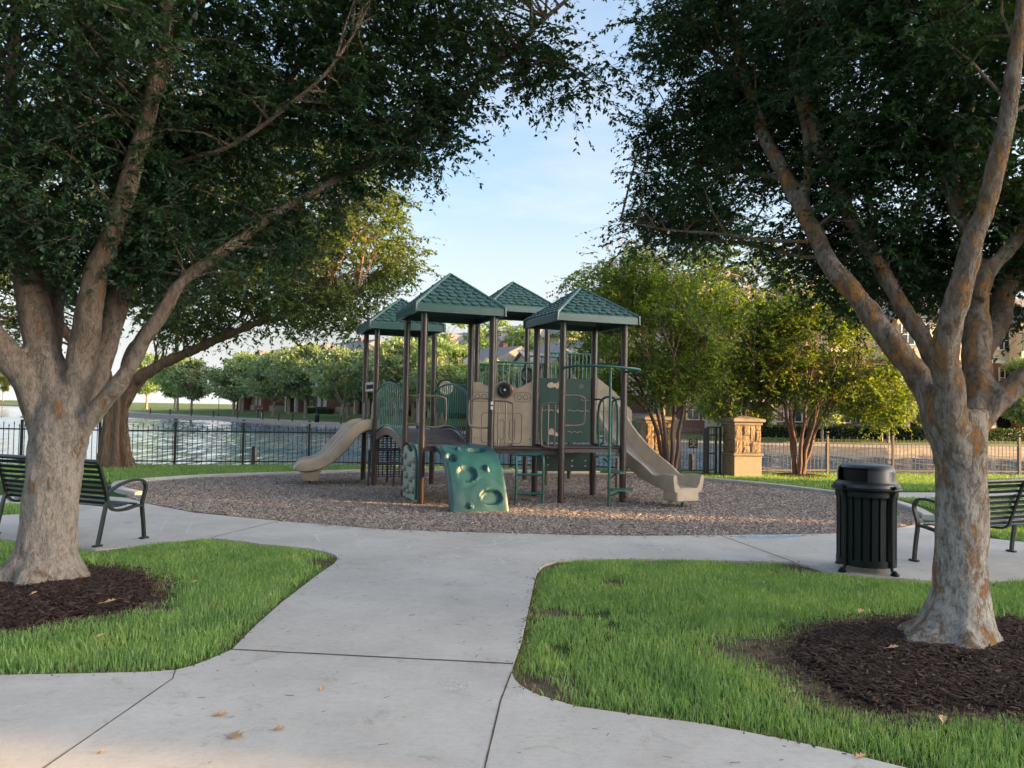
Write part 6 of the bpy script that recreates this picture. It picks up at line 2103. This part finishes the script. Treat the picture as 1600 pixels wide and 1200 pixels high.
# green arched panel with tan dial at the back, between left and tall towers
gb, o3, ex3, nm3 = flat_panel('arched_back_panel', (-1.68, 17.15), (-0.84, 17.27), [(.0, 1.5), (.84, 1.5), (.84, 2.12), (.42, 2.14), (.36, 2.22), (.20, 2.26), (.06, 2.22), (.0, 2.12)], 'green')
dial('tan_dial', gb, o3 + ex3 * .20 + Z * 2.05 + nm3 * .02, nm3, .16, 'tan')
deck([(-1.66, 16.15), (-0.78, 16.35), (-0.84, 17.25), (-1.68, 17.15)], 1.2)

# green loops, curved overhead rail and pod steps on the right tower
loop_rail(C_[2], (1.70, 14.15), .98, 1.82, mat='green_rail', rc=.12)
loop_rail(C_[1], (1.82, 13.90), .98, 1.82, mat='green_rail', rc=.12)
mb = MB()
mb.tube(smooth_path([(1.60, 14.0, .92), (1.58, 13.97, 1.60), (1.66, 13.90, 1.83), (1.84, 13.80, 1.83), (1.90, 13.76, 1.60), (1.90, 13.74, .92)], 5), .022, n=8)
pb(mb, 'arch_handrail', 'green_rail')
mb = MB()
mb.tube(smooth_path([(.87, 13.18, 2.33), (1.1, 12.98, 2.36), (1.5, 12.92, 2.36), (1.95, 13.02, 2.34), (2.16, 13.18, 2.33), (2.20, 13.34, 2.32), (2.0, 13.52, 2.30)], 5), .022, n=8)
pb(mb, 'overhead_rail', 'green_rail')
pod = Vector((1.66, 12.95, 0))
mb = MB()
mb.tube([pod - Z * .05, pod + Z * 2.36], .024, n=10)
pp = pb(mb, 'pod_pole', 'green_rail')
for z, a in ((.30, 10), (.58, 55), (.84, 110)):
    m = MB()
    d = Vector((math.cos(R(a)), math.sin(R(a)), 0)); pr = Vector((-d.y, d.x, 0))
    out = [pod + d * (.02 + .40 * math.sin(math.pi * i / 14) ** .7) + pr * (.19 * math.cos(math.pi * i / 14)) for i in range(15)]
    m.prism(ccw([(p.x, p.y) for p in out]), z - .025, z)
    m.build('pod_step', MAT['green_rail'], pp)
    m = MB()
    m.tube([pod + Z * (z - .13), pod + d * .25 + Z * (z - .03)], .014, n=6)
    m.build('step_brace', MAT['green_rail'], pp, smooth=True)

# long chute slide running out on the right
chute = [(-.31, .16), (-.30, .22), (-.265, .23), (-.24, .20), (-.22, .07), (-.17, .005), (.17, .005), (.22, .07), (.24, .20), (.265, .23), (.30, .22), (.31, .16), (.27, -.05), (.20, -.075), (-.20, -.075), (-.27, -.05)]
CH = smooth_path([(1.40, 17.45, 1.76), (1.66, 17.42, 1.76), (1.92, 17.2, 1.68), (2.06, 16.75, 1.50), (2.12, 16.0, 1.25), (2.20, 15.2, 0.98), (2.36, 14.45, .70), (2.58, 13.85, .47), (2.79, 13.38, .355), (2.99, 12.92, .33)], 6)
def chute_slide():
    mb = MB()
    n, m = len(chute), len(CH)
    vs, f = [], []
    for i, p in enumerate(CH):
        p = Vector(p)
        t = (Vector(CH[min(i + 1, m - 1)]) - Vector(CH[max(i - 1, 0)])).normalized()
        sdv = Vector((t.y, -t.x, 0)).normalized()
        up = sdv.cross(t)
        k = i / (m - 1)
        dip = 1.0 - .35 * math.exp(-((k - .86) / .05) ** 2) + .45 * math.exp(-(k / .25) ** 2)
        for a, h in chute:
            vs.append(p + sdv * a + up * (h * dip if h > .1 else h))
    for i in range(m - 1):
        for q in range(n):
            q2 = (q + 1) % n
            f.append((i * n + q, (i + 1) * n + q, (i + 1) * n + q2, i * n + q2))
    f += [tuple(range(n)), tuple((m - 1) * n + q for q in range(n - 1, -1, -1))]
    mb.add(vs, f)
    return pb(mb, 'chute_slide', 'tan')
cs = chute_slide()
mb = MB()
mb.box((2.90, 13.10, .205), (.46, .40, .20), rz=R(24), ch=.02)
mb.build('slide_foot', MAT['tan'], cs)
mb = MB()
mb.tube([(2.93, 13.08, -.06), (2.93, 13.08, .12)], .032, n=8)
mb.build('foot_post', MAT['green_rail'], cs, smooth=True)
mb = MB()
mb.tube([(2.16, 15.6, -.06), (2.16, 15.6, 1.05)], .04, n=8)
mb.build('slide_prop', MAT['rail'], cs, smooth=True)
mb = MB()
mb.panel((1.70, 16.96, 0), Vector((.96, -.06, 0)).normalized(), Z, [(0, 1.6), (.95, 1.15), (.95, 1.62), (.55, 2.05), (.08, 2.42), (0, 2.44)], .03)
pb(mb, 'slide_entry_panel', 'tan', smooth=False)
mb = MB()
mb.panel((1.30, 18.1, 0), Vector((.96, -.06, 0)).normalized(), Z, [(0, 1.6), (.8, 1.3), (.8, 1.8), (.40, 2.2), (.08, 2.5), (0, 2.5)], .03)
pb(mb, 'slide_entry_panel', 'tan', smooth=False)
# little stickers on the front post
for z in (1.70, 1.62):
    mb = MB()
    mb.box((B[1][0] + .012, B[1][1] - .060, z), (.045, .008, .055))
    pb(mb, 'sticker', 'sticker', smooth=False)

# ------------------------------------------------------------------ benches
def bench(label, loc, rz):
    t = thing('park_bench', label, 'bench', loc, rz, group='park benches facing the playground')
    Lb = 1.75
    seat = [(.47, .405), (.42, .425), (.37, .430), (.32, .428), (.27, .422), (.22, .415), (.17, .412), (.12, .416)]
    back_ = [(.05, .46), (.025, .52), (.0, .58), (-.02, .64), (-.04, .70), (-.06, .76), (-.08, .82), (-.105, .88)]
    for (y, z) in seat:
        m = MB()
        m.box((0, y, z), (Lb - .08, .040, .012), ch=.004)
        m.build('seat_slat', MAT['bench'], t)
    for i, (y, z) in enumerate(back_):
        m = MB()
        m.box((0, y, z), (Lb - .08, .012, .040), mtx=Matrix.Rotation(R(17), 4, 'X'), ch=.004)
        m.build('back_slat', MAT['bench'], t)
    m = MB()
    m.tube([(-Lb / 2, -.125, .935), (Lb / 2, -.125, .935)], .026, n=10)
    m.build('top_rail', MAT['bench'], t, smooth=True)
    bar = [(-.02, -.008), (.02, -.008), (.02, .008), (-.02, .008)]
    for x in (-Lb / 2 + .02, Lb / 2 - .02):
        sd = Vector((1, 0, 0))
        m = MB()
        m.sweep([(-.022, -.014), (.022, -.014), (.022, .014), (-.022, .014)], [(x, *p) for p in smooth_path([(-.09, .0), (-.05, .2), (-.01, .40), (.015, .50), (-.03, .68), (-.09, .85), (-.12, .95)], 5)], side=sd)
        o = m.build('back_leg', MAT['bench'], t, smooth=True)
        m = MB()
        m.box((x, -.09, .012), (.06, .11, .024), ch=.008)
        m.build('foot', MAT['bench'], o)
        m = MB()
        m.sweep([(-.022, -.014), (.022, -.014), (.022, .014), (-.022, .014)], [(x, *p) for p in smooth_path([(.53, .0), (.51, .2), (.485, .41), (.51, .52), (.53, .60), (.50, .67), (.42, .70), (.28, .69), (.12, .64), (.0, .56)], 5)], side=sd)
        o = m.build('front_leg', MAT['bench'], t, smooth=True)
        m = MB()
        m.box((x, .53, .012), (.06, .11, .024), ch=.008)
        m.build('foot', MAT['bench'], o)
        m = MB()
        m.sweep([(-.02, -.016), (.02, -.016), (.02, .016), (-.02, .016)], [(x, *p) for p in smooth_path([(.02, .46), (.10, .385), (.25, .375), (.40, .40), (.49, .40)], 5)], side=sd)
        m.build('seat_support', MAT['bench'], t, smooth=True)
    m = MB()
    m.sweep([(-.018, -.01), (.018, -.01), (.018, .01), (-.018, .01)], [(0, *p) for p in smooth_path([(-.145, .93), (-.06, .68), (-.0, .50), (.06, .40), (.25, .385), (.45, .395)], 5)], side=Vector((1, 0, 0)))
    m.build('middle_strap', MAT['bench'], t, smooth=True)
    return t
def bench_at(label, rear, ang, sign):
    """rear: ground point of the rear foot of the end nearest the path; sign: which way the bench runs from it"""
    f = Vector((-math.sin(ang), math.cos(ang)))
    ax = Vector((math.cos(ang), math.sin(ang)))
    c = Vector(rear) + ax * sign * .855 + f * .09
    bench(label, (c.x, c.y, 0), ang)
bench_at('black slatted metal bench behind the left elm trunk', (-4.54, 8.53), R(-23), -1)
bench_at('black slatted metal bench behind the right elm trunk', (4.76, 8.02), R(25), 1)

# ------------------------------------------------------------------ litter bin
def litter_bin():
    t = thing('litter_bin', 'green-black slatted metal litter bin with domed lid on the walkway', 'litter bin', (3.73, 8.07, 0), R(0))
    n = 22
    ms = MB()
    prof = [(.0, .11), (.0, .30), (.0, .60), (.004, .74), (.016, .80)]
    for i, (dr, z) in enumerate(prof):
        pass
    vs, f = [], []
    w, th = .030, .012
    for dr, z in prof:
        r = .275 + dr
        vs += [(r, -w, z), (r + th, -w, z), (r + th, w, z), (r, w, z)]
    for i in range(len(prof) - 1):
        for k in range(4):
            f.append((i * 4 + k, i * 4 + (k + 1) % 4, (i + 1) * 4 + (k + 1) % 4, (i + 1) * 4 + k))
    f += [(3, 2, 1, 0), tuple((len(prof) - 1) * 4 + k for k in range(4))]
    ms.add(vs, f)
    sm = ms.mesh('slat', MAT['can'])
    for i in range(n):
        o = link('slat', sm, t)
        o.rotation_euler = (0, 0, 2 * math.pi * i / n)
    m = MB()
    m.lathe([(.255, .085), (.262, .80)], n=28)
    m.build('liner', MAT['dark'], t, smooth=True)
    for z, r, h, nm in ((.065, .292, .07, 'bottom_band'), (.775, .305, .055, 'top_band')):
        m = MB()
        m.lathe([(r - .012, z), (r, z), (r, z + h), (r - .012, z + h)], n=32)
        m.build(nm, MAT['can'], t, smooth=True)
    m = MB()
    m.lathe([(.30, .825), (.335, .835), (.345, .85), (.335, .865), (.30, .868)], n=36)
    m.build('rim_ring', MAT['can'], t, smooth=True)
    for i in range(4):
        a = R(45 + 90 * i - 20)
        c, s_ = math.cos(a), math.sin(a)
        m = MB()
        m.tube(smooth_path([(.335 * c, .335 * s_, .015), (.314 * c, .314 * s_, .05), (.309 * c, .309 * s_, .12), (.309 * c, .309 * s_, .72), (.338 * c, .338 * s_, .84)], 4), .015, n=8)
        o = m.build('leg', MAT['can'], t, smooth=True)
        m = MB()
        m.lathe([(.04, 0), (.045, .012), (.03, .03), (.012, .05)], n=12, c=(.345 * c, .345 * s_, 0))
        m.build('foot', MAT['can'], o, smooth=True)
        m = MB()
        m.lathe([(.016, -.016), (.02, 0), (.016, .016)], n=8, c=(.345 * c, .345 * s_, .88))
        m.build('knob', MAT['can'], o, smooth=True)
    # domed lid with a square-cornered mouth facing the path
    prof = [(.325, .868), (.318, .90), (.290, .915), (.282, .93), (.280, 1.02), (.268, 1.065), (.235, 1.092), (.16, 1.102), (.03, 1.105)]
    ns = 48
    mouth = R(213)
    half = R(38)
    vs, f = [], []
    for r, z in prof:
        for k in range(ns):
            a = 2 * math.pi * k / ns
            vs.append((r * math.cos(a), r * math.sin(a), z))
    for i in range(len(prof) - 1):
        for k in range(ns):
            a = 2 * math.pi * (k + .5) / ns
            d = (a - mouth + math.pi) % (2 * math.pi) - math.pi
            if abs(d) < half and 3 <= i <= 4:
                continue
            f.append((i * ns + k, i * ns + (k + 1) % ns, (i + 1) * ns + (k + 1) % ns, (i + 1) * ns + k))
    f.append(tuple((len(prof) - 1) * ns + k for k in range(ns)))
    m = MB()
    m.add(vs, f)
    o = m.build('domed_lid', MAT['can_lid'], t, smooth=True)
    m = MB()
    m.lathe([(.22, .89), (.235, 1.05)], n=24)
    m.build('lid_inside', MAT['dark'], o, smooth=True)
litter_bin()

# ------------------------------------------------------------------ iron fence, gate, gate pillars
def picket_mesh(mat, hgt, ball=False):
    m = MB()
    m.box((0, 0, hgt / 2), (.014, .014, hgt))
    if ball:
        m.lathe([(.008, hgt), (.022, hgt + .02), (.022, hgt + .045), (.004, hgt + .065)], n=6)
    else:
        m.add([(-.018, 0, hgt + .02), (0, -.018, hgt + .02), (.018, 0, hgt + .02), (0, .018, hgt + .02), (0, 0, hgt - .02), (0, 0, hgt + .09)], [(0, 1, 4), (1, 2, 4), (2, 3, 4), (3, 0, 4), (0, 5, 1), (1, 5, 2), (2, 5, 3), (3, 5, 0)])
    return m.mesh('picket', mat)
def fence(label, line, mat, step, hgt, ball, post_every=2.0, top=.14):
    t = thing('iron_fence', label, 'fence', (0, 0, 0))
    pm = picket_mesh(mat, hgt, ball)
    low = picket_mesh(mat, hgt - .06, ball)
    pmesh = MB().box((0, 0, (hgt + .1) / 2 - .1), (.055, .055, hgt + .3)).box((0, 0, hgt + .16), (.07, .07, .03)).mesh('fence_post', mat)
    for (a, b) in zip(line, line[1:]):
        a, b = Vector((*a, 0)), Vector((*b, 0))
        L_ = (b - a).length
        ang = math.atan2(b.y - a.y, b.x - a.x)
        k = max(1, int(round(L_ / step)))
        for i in range(k):
            q = a.lerp(b, (i + .5) / k)
            o = link('picket', pm if i % 2 else low, t)
            o.location = (q.x, q.y, -.02)
            o.rotation_euler = (0, 0, ang)
        np_ = max(1, int(round(L_ / post_every)))
        for i in range(np_ + 1):
            if i == 0 and a.xy != Vector(line[0]):
                continue
            q = a.lerp(b, i / np_)
            o = link('fence_post', pmesh, t)
            o.location = (q.x, q.y, 0)
            o.rotation_euler = (0, 0, ang)
        for z in (hgt - top, .10):
            m = MB()
            c = (a + b) / 2
            m.box((c.x, c.y, z), (L_, .032, .035), rz=ang)
            m.build('rail', mat, t)
fence('black spear-topped iron fence along the lake, left of the gate', [(-16, 18.75), (-12.3, 19.35), (-8.7, 19.95), (-5.4, 20.6), (0, 21.05), (3.3, 20.65)], MAT['iron'], .122, 1.02, False)
fence('black ball-topped iron fence along the lake, right of the gate, sunlight put into its colour', [(6.5, 20.55), (8.7, 21.15), (14.5, 21.95), (17, 22.3)], MAT['iron_lit'], .118, 0.98, True, post_every=1.9, top=.13)

def pillar(label, x, y, rz, hgt):
    t = thing('stone_pillar', label, 'pillar', (x, y, 0), rz, group='stone gate pillars')
    w = .74
    MB().box((0, 0, .22), (w, w, .64), ch=.01).build('stucco_base', MAT['stucco'], t)
    MB().box((0, 0, .565), (w + .08, w + .08, .06), ch=.012).build('ledge', MAT['stone_cap'], t)
    MB().box((0, 0, .86), (w - .10, w - .10, .54)).build('core', MAT['stone_b'], t)
    rnd = random.Random(int(x * 10))
    z0, z1 = .597, hgt - .17
    lay = [[(0, .30, 0, .5), (.30, .58, 0, .28), (.58, 1, 0, .42), (.30, .58, .28, .62), (0, .30, .5, 1), (.58, .78, .42, 1), (.78, 1, .42, .8), (.78, 1, .8, 1), (.30, .58, .62, 1)],
           [(0, .45, 0, .35), (.45, 1, 0, .45), (0, .45, .35, .7), (.45, 1, .45, 1), (0, .45, .7, 1)]]
    for face in range(4):
        mt = Matrix.Rotation(face * math.pi / 2, 4, 'Z')
        for (a0, a1, b0, b1) in lay[face % 2]:
            g = .006
            ax0, ax1 = -w / 2 + .02 + (w - .04) * a0 + g, -w / 2 + .02 + (w - .04) * a1 - g
            bz0, bz1 = z0 + (z1 - z0) * b0 + g, z0 + (z1 - z0) * b1 - g
            out = rnd.uniform(.0, .025)
            nx, nz_ = 5, 5
            vs, f = [], []
            for j in range(nz_ + 1):
                for i in range(nx + 1):
                    u, v = i / nx, j / nz_
                    edge = (i in (0, nx) or j in (0, nz_))
                    dep = -w / 2 + .02 - out * (.3 if edge else 1) - (0 if edge else rnd.uniform(0, .014))
                    vs.append((ax0 + (ax1 - ax0) * u + (0 if edge else rnd.uniform(-.01, .01)), dep, bz0 + (bz1 - bz0) * v))
            for j in range(nz_):
                for i in range(nx):
                    q = j * (nx + 1) + i
                    f.append((q, q + 1, q + nx + 2, q + nx + 1))
            k = len(vs)
            ring = list(range(nx + 1)) + [(j + 1) * (nx + 1) + nx for j in range(nz_)] + [nz_ * (nx + 1) + nx - 1 - i for i in range(nx)] + [(nz_ - 1 - j) * (nx + 1) for j in range(nz_ - 1)]
            for r_ in ring:
                vs.append((vs[r_][0], -w / 2 + .06, vs[r_][2]))
            for i in range(len(ring)):
                j = (i + 1) % len(ring)
                f.append((ring[i], k + i, k + j, ring[j]))
            m = MB()
            m.add([mt @ Vector(p) for p in vs], f)
            m.build('stone', MAT[rnd.choice(('stone', 'stone', 'stone_b'))], t)
    MB().box((0, 0, hgt - .14), (w + .03, w + .03, .07), ch=.012).build('neck', MAT['stone_cap'], t)
    m = MB()
    m.box((0, 0, hgt - .06), (w + .14, w + .14, .085), ch=.02)
    m.build('cap', MAT['stone_cap'], t)
    m = MB()
    k = (w + .10) / 2
    m.add([(-k, -k, hgt - .018), (k, -k, hgt - .018), (k, k, hgt - .018), (-k, k, hgt - .018), (0, 0, hgt + .07)], [(0, 1, 4), (1, 2, 4), (2, 3, 4), (3, 0, 4)])
    m.build('cap_top', MAT['stone_cap'], t)
pillar('sunlit stone gate pillar with cream base, right of the gate', 5.95, 19.85, R(9), 1.49)
pillar('stone gate pillar half hidden by the crape myrtle, left of the gate', 3.75, 20.1, R(9), 1.49)

def gate():
    y = 20.12
    t = thing('iron_gate', 'iron garden gate with square script emblem between the stone pillars', 'gate', (4.85, y, 0))
    def bar(x, z0, z1, w, mat, name):
        MB().box((x - 4.85, 0, (z0 + z1) / 2), (w, w, z1 - z0)).build(name, MAT[mat], t)
    bar(4.40, -.02, 1.22, .09, 'iron_lit', 'gate_post')  # left post, rails and pickets take the sunlit tan; the rest stays black
    bar(5.06, .03, 1.20, .06, 'iron', 'stile')
    bar(5.145, -.02, 1.25, .075, 'iron', 'gate_post')
    bar(5.36, .0, 1.22, .06, 'iron', 'stile')
    bar(5.47, -.02, 1.26, .06, 'iron', 'gate_post')
    for (x0, x1, z, mat) in ((4.45, 5.03, 1.18, 'iron_lit'), (4.45, 5.03, 1.03, 'iron_lit'), (4.45, 5.03, .10, 'iron'), (5.18, 5.44, 1.235, 'iron'), (5.18, 5.33, 1.03, 'iron'), (5.18, 5.33, .55, 'iron'), (5.18, 5.33, .12, 'iron')):
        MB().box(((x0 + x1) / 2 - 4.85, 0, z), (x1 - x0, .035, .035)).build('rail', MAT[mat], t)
    pm = picket_mesh(MAT['iron_lit'], 1.07, False)
    for i in range(6):
        o = link('picket', picket_mesh(MAT['iron'], 1.07, False) if i > 2 else pm, t)
        o.location = (4.52 + i * .085 - 4.85, 0, .09)
    for i in range(2):
        o = link('picket', picket_mesh(MAT['iron'], 1.05, False), t)
        o.location = (5.23 + i * .07 - 4.85, 0, .10)
    MB().box((4.755 - 4.85, -.035, .80), (.24, .012, .25)).build('emblem_plate', MAT['iron'], t)
    pts = [(-.045, -.085), (-.075, -.06), (-.05, -.045), (-.02, -.07), (0, -.02), (.02, .045), (.045, .085), (.03, .10), (-.02, .095), (-.07, .065), (-.075, .03), (-.04, .02), (.0, .04), (.05, .075), (.075, .05), (.06, .015), (.02, -.005), (.0, -.01), (.03, -.06), (.06, -.085), (.085, -.07)]
    m = MB()
    m.tube(smooth_path([(4.755 - 4.85 + a, -.046, .80 + b) for a, b in pts], 4), .008, n=6)
    m.build('script_emblem', MAT['gold'], t, smooth=True)
gate()

# ------------------------------------------------------------------ chalk, leaves, twigs
def chalk_lines(label, lines, w=.022, mat='chalk', z=.0035):
    m = MB()
    for ln in lines:
        sp = [Vector((p[0], p[1], z)) for p in smooth_path(ln, 6)]
        vs = []
        for i, p in enumerate(sp):
            tg = (sp[min(i + 1, len(sp) - 1)] - sp[max(i - 1, 0)])
            tg = tg.normalized() if tg.length > 1e-6 else Vector((1, 0, 0))
            s = Vector((-tg.y, tg.x, 0)) * w / 2
            vs += [p + s, p - s]
        m.add(vs, [(2 * i, 2 * i + 1, 2 * i + 3, 2 * i + 2) for i in range(len(sp) - 1)])
    o = m.build('chalk_drawing', MAT[mat])
    tag(o, label, 'chalk drawing', 'chalk drawings on the walkway')
chalk_lines('white chalk heart and oval left of the path junction', [[(-2.495, 9.761), (-2.337, 9.391), (-2.233, 9.13), (-2.106, 9.233), (-1.928, 9.484), (-1.93, 9.726), (-2.11, 9.961), (-2.259, 9.891), (-2.337, 9.485), (-2.456, 9.765)], [(-2.155, 8.966), (-2.011, 9.154)], [(-1.937, 8.822), (-1.847, 8.914)]], w=.02)
chalk_lines('large white chalk oval with loop at the path junction', [[(-1.772, 9.093), (-1.693, 9.278), (-1.347, 9.271), (-1.018, 9.087), (-0.706, 8.951), (-0.597, 8.88), (-0.584, 8.801), (-0.686, 8.711)], [(-1.772, 9.093), (-1.7, 8.806), (-1.472, 8.67), (-1.254, 8.653)], [(-1.441, 8.916), (-1.358, 9.094), (-1.192, 8.984), (-1.134, 8.824), (-1.272, 8.77), (-1.413, 8.836)]], w=.02)
chalk_lines('white chalk scribble in front of the rock climber', [[(-0.264, 9.039), (-0.178, 9.22), (-0.08, 9.275), (0.036, 9.515)], [(-0.239, 8.958), (-0.155, 9.179), (-0.198, 9.397)], [(0.125, 8.996), (0.22, 8.924)], [(-0.385, 9.242), (-0.334, 9.292)], [(0.098, 9.339), (0.145, 9.389)]], w=.02)
chalk_lines('pair of crossed white chalk strokes on the walkway', [[(-0.629, 8.45), (-0.441, 8.217)], [(-0.667, 8.483), (-0.343, 8.296)], [(-0.166, 8.105), (-0.031, 7.985)], [(-0.103, 8.32), (-0.045, 8.05)], [(-0.879, 8.005), (-0.851, 8.109)]], w=.02)
chalk_lines('white chalk fish outline near the right lawn', [[(1.377, 9.255), (1.476, 9.398), (1.666, 9.373), (1.79, 9.212), (1.779, 8.921), (1.658, 8.909), (1.453, 9.01), (1.378, 9.212)], [(1.435, 9.133), (1.55, 9.145), (1.651, 9.198)]], w=.02)
chalk_lines('pale chalk grid beside the left bench', [[(-4.794, 10.409), (-3.905, 10.12), (-3.667, 9.933)], [(-4.658, 10.028), (-4.018, 9.786)], [(-4.708, 10.6), (-4.358, 9.643)], [(-4.257, 10.36), (-3.974, 9.49)], [(-5.039, 10.557), (-4.234, 10.305)]], w=.02)
chalk_lines('faint chalk arrows near the slab joint', [[(-3.557, 9.637), (-3.127, 9.789)], [(-3.277, 9.874), (-2.853, 9.427)], [(-3.261, 9.475), (-2.724, 9.255)], [(-3.157, 9.634), (-3.064, 9.847)]], w=.02)


def smear(label, poly, mat, name='chalk_smudge'):
    o = sheet(name, poly, .003, MAT[mat])
    tag(o, label, 'chalk mark', 'chalk drawings on the walkway')
smear('pale green chalk smudge on the lower walkway', [(-1.704, 4.536), (-1.693, 4.76), (-1.578, 4.888), (-1.52, 4.6), (-1.539, 4.292), (-1.539, 4.067), (-1.605, 4.081)], 'chalk_smudge')
smear('pale chalk smudge at the lower left corner of the walkway', [(-2.859, 4.09), (-2.646, 4.284), (-2.416, 4.025), (-2.348, 3.717), (-2.041, 3.558), (-1.997, 3.345), (-2.24, 3.224)], 'chalk_smudge')
smear('small white chalk flecks near the right lawn corner', [(-0.42, 4.583), (-0.236, 4.669), (-0.092, 4.317), (-0.034, 4.054), (-0.171, 4.132), (-0.326, 4.353)], 'chalk_smudge')
smear('bright blue chalk smear along the edge of the wood chips', [(2.882, 10.101), (3.868, 10.275), (3.929, 10.168), (3.326, 9.926), (3.001, 9.939)], 'chalk_blue')
smear('faint blue chalk smear before the litter bin', [(3.95, 10.222), (4.394, 10.35), (4.254, 10.079), (3.613, 9.813), (3.309, 9.876)], 'chalk_smudge')


def leaf_litter():
    k = 0
    def one(x, y, s, label, curl, rz, z=0.012):
        m = MB()
        out = [(-.5, 0), (-.2, .16), (.05, .30), (.12, .12), (.35, .24), (.40, .07), (.62, 0), (.40, -.07), (.34, -.26), (.12, -.12), (.03, -.30), (-.2, -.16)]
        vs = [(a * s, b * s, curl * s * (abs(b) * 1.2 + .5 * max(0, a) ** 2)) for a, b in out] + [(0, 0, 0.004)]
        f = [(i, (i + 1) % 12, 12) for i in range(12)]
        m.add(vs, f)
        m.tube([(-.5 * s, 0, 0.002), (-.85 * s, .05 * s, .01 * s)], .02 * s, n=4)
        o = m.build('fallen_leaf', MAT['dry_leaf'])
        o.location = (x, y, z)
        o.rotation_euler = (R(8), R(-6), rz)
        tag(o, label, 'leaf', 'fallen leaves')
    one(-1.30, 3.74, 0.112, 'largest curled tan leaf lying on the walkway', 0.5, -0.5, 0.005)
    one(-1.47, 4.00, 0.083, 'small tan leaf just above the largest one on the walkway', 0.4, 0.2, 0.005)
    one(-1.12, 3.84, 0.068, 'small pale leaf right of the largest leaf on the walkway', 0.3, 0.1, 0.005)
    one(-1.84, 3.55, 0.045, 'tiny pale leaf at the lower left of the walkway', 0.3, 0.4, 0.005)
    one(2.78, 6.10, 0.090, 'tan leaf at the edge of the right bark bed', 0.5, 0.8, 0.06)
    one(2.58, 5.19, 0.075, 'pale leaf lying on the right bark bed', 0.3, 0.2, 0.06)
    one(2.25, 4.01, 0.075, 'tan leaf on the right lawn near the walkway', 0.5, 1.1, 0.045)
    one(1.66, 3.65, 0.068, 'tan leaf on the walkway beside the right lawn', 0.4, 0.5, 0.005)
    one(-2.75, 6.76, 0.075, 'tan leaf on the left lawn right of the bark bed', 0.4, 0.0, 0.045)
    one(-2.71, 5.16, 0.060, 'tan leaf on the left lawn near the front edge', 0.4, 1.0, 0.045)
    one(-3.08, 5.99, 0.090, 'tan leaf at the front edge of the left bark bed', 0.3, 0.6, 0.06)
    one(-1.04, 4.39, 0.053, 'small dark leaf in the middle of the lower walkway', 0.5, 1.5, 0.005)
    one(-3.80, 6.21, 0.060, 'pale leaf lying on the left bark bed', 0.3, 1.5, 0.06)
    one(-1.13, 7.02, 0.045, 'small brown leaf in the middle of the path', 0.3, 2.5, 0.005)

leaf_litter()

def debris():
    px = RNG.uniform(-1.8, 2.2, 900); py = RNG.uniform(2.9, 9.8, 900)
    k = inside(px, py, inset(SL_CENTER, .05)) | inside(px, py, inset(SL_LOW, .05)) | inside(px, py, inset(SL_LOWRIGHT, .05))
    k &= RNG.uniform(0, 1, 900) < .22
    o = link('twig_litter', scatter_chips('twig_litter', px[k], py[k], np.full(k.sum(), .004), .035, .005, MAT['twig'], lift=.002, tilt=.1))
    o['kind'] = 'stuff'
    o['label'] = 'scattered bits of twig and bark on the walkway'
    qx, qy = sample_poly(MULCH, 3)
    # chips kicked out over the edge of the path
    ex_ = RNG.uniform(-3.2, 6.2, 420)
    ey_ = np.interp(ex_, [-3.18, -1.64, .86, 2.77, 4.47, 6.26], [10.68, 10.12, 9.95, 10.16, 10.52, 11.69]) - np.abs(RNG.normal(0, .10, 420))
    o = link('stray_chips', scatter_chips('stray_chips', ex_, ey_, np.full(420, .004), .035, .012, MAT['chips'], lift=.004, tilt=.2))
    o['kind'] = 'stuff'
    o['label'] = 'stray wood chips along the edge of the walkway'
debris()
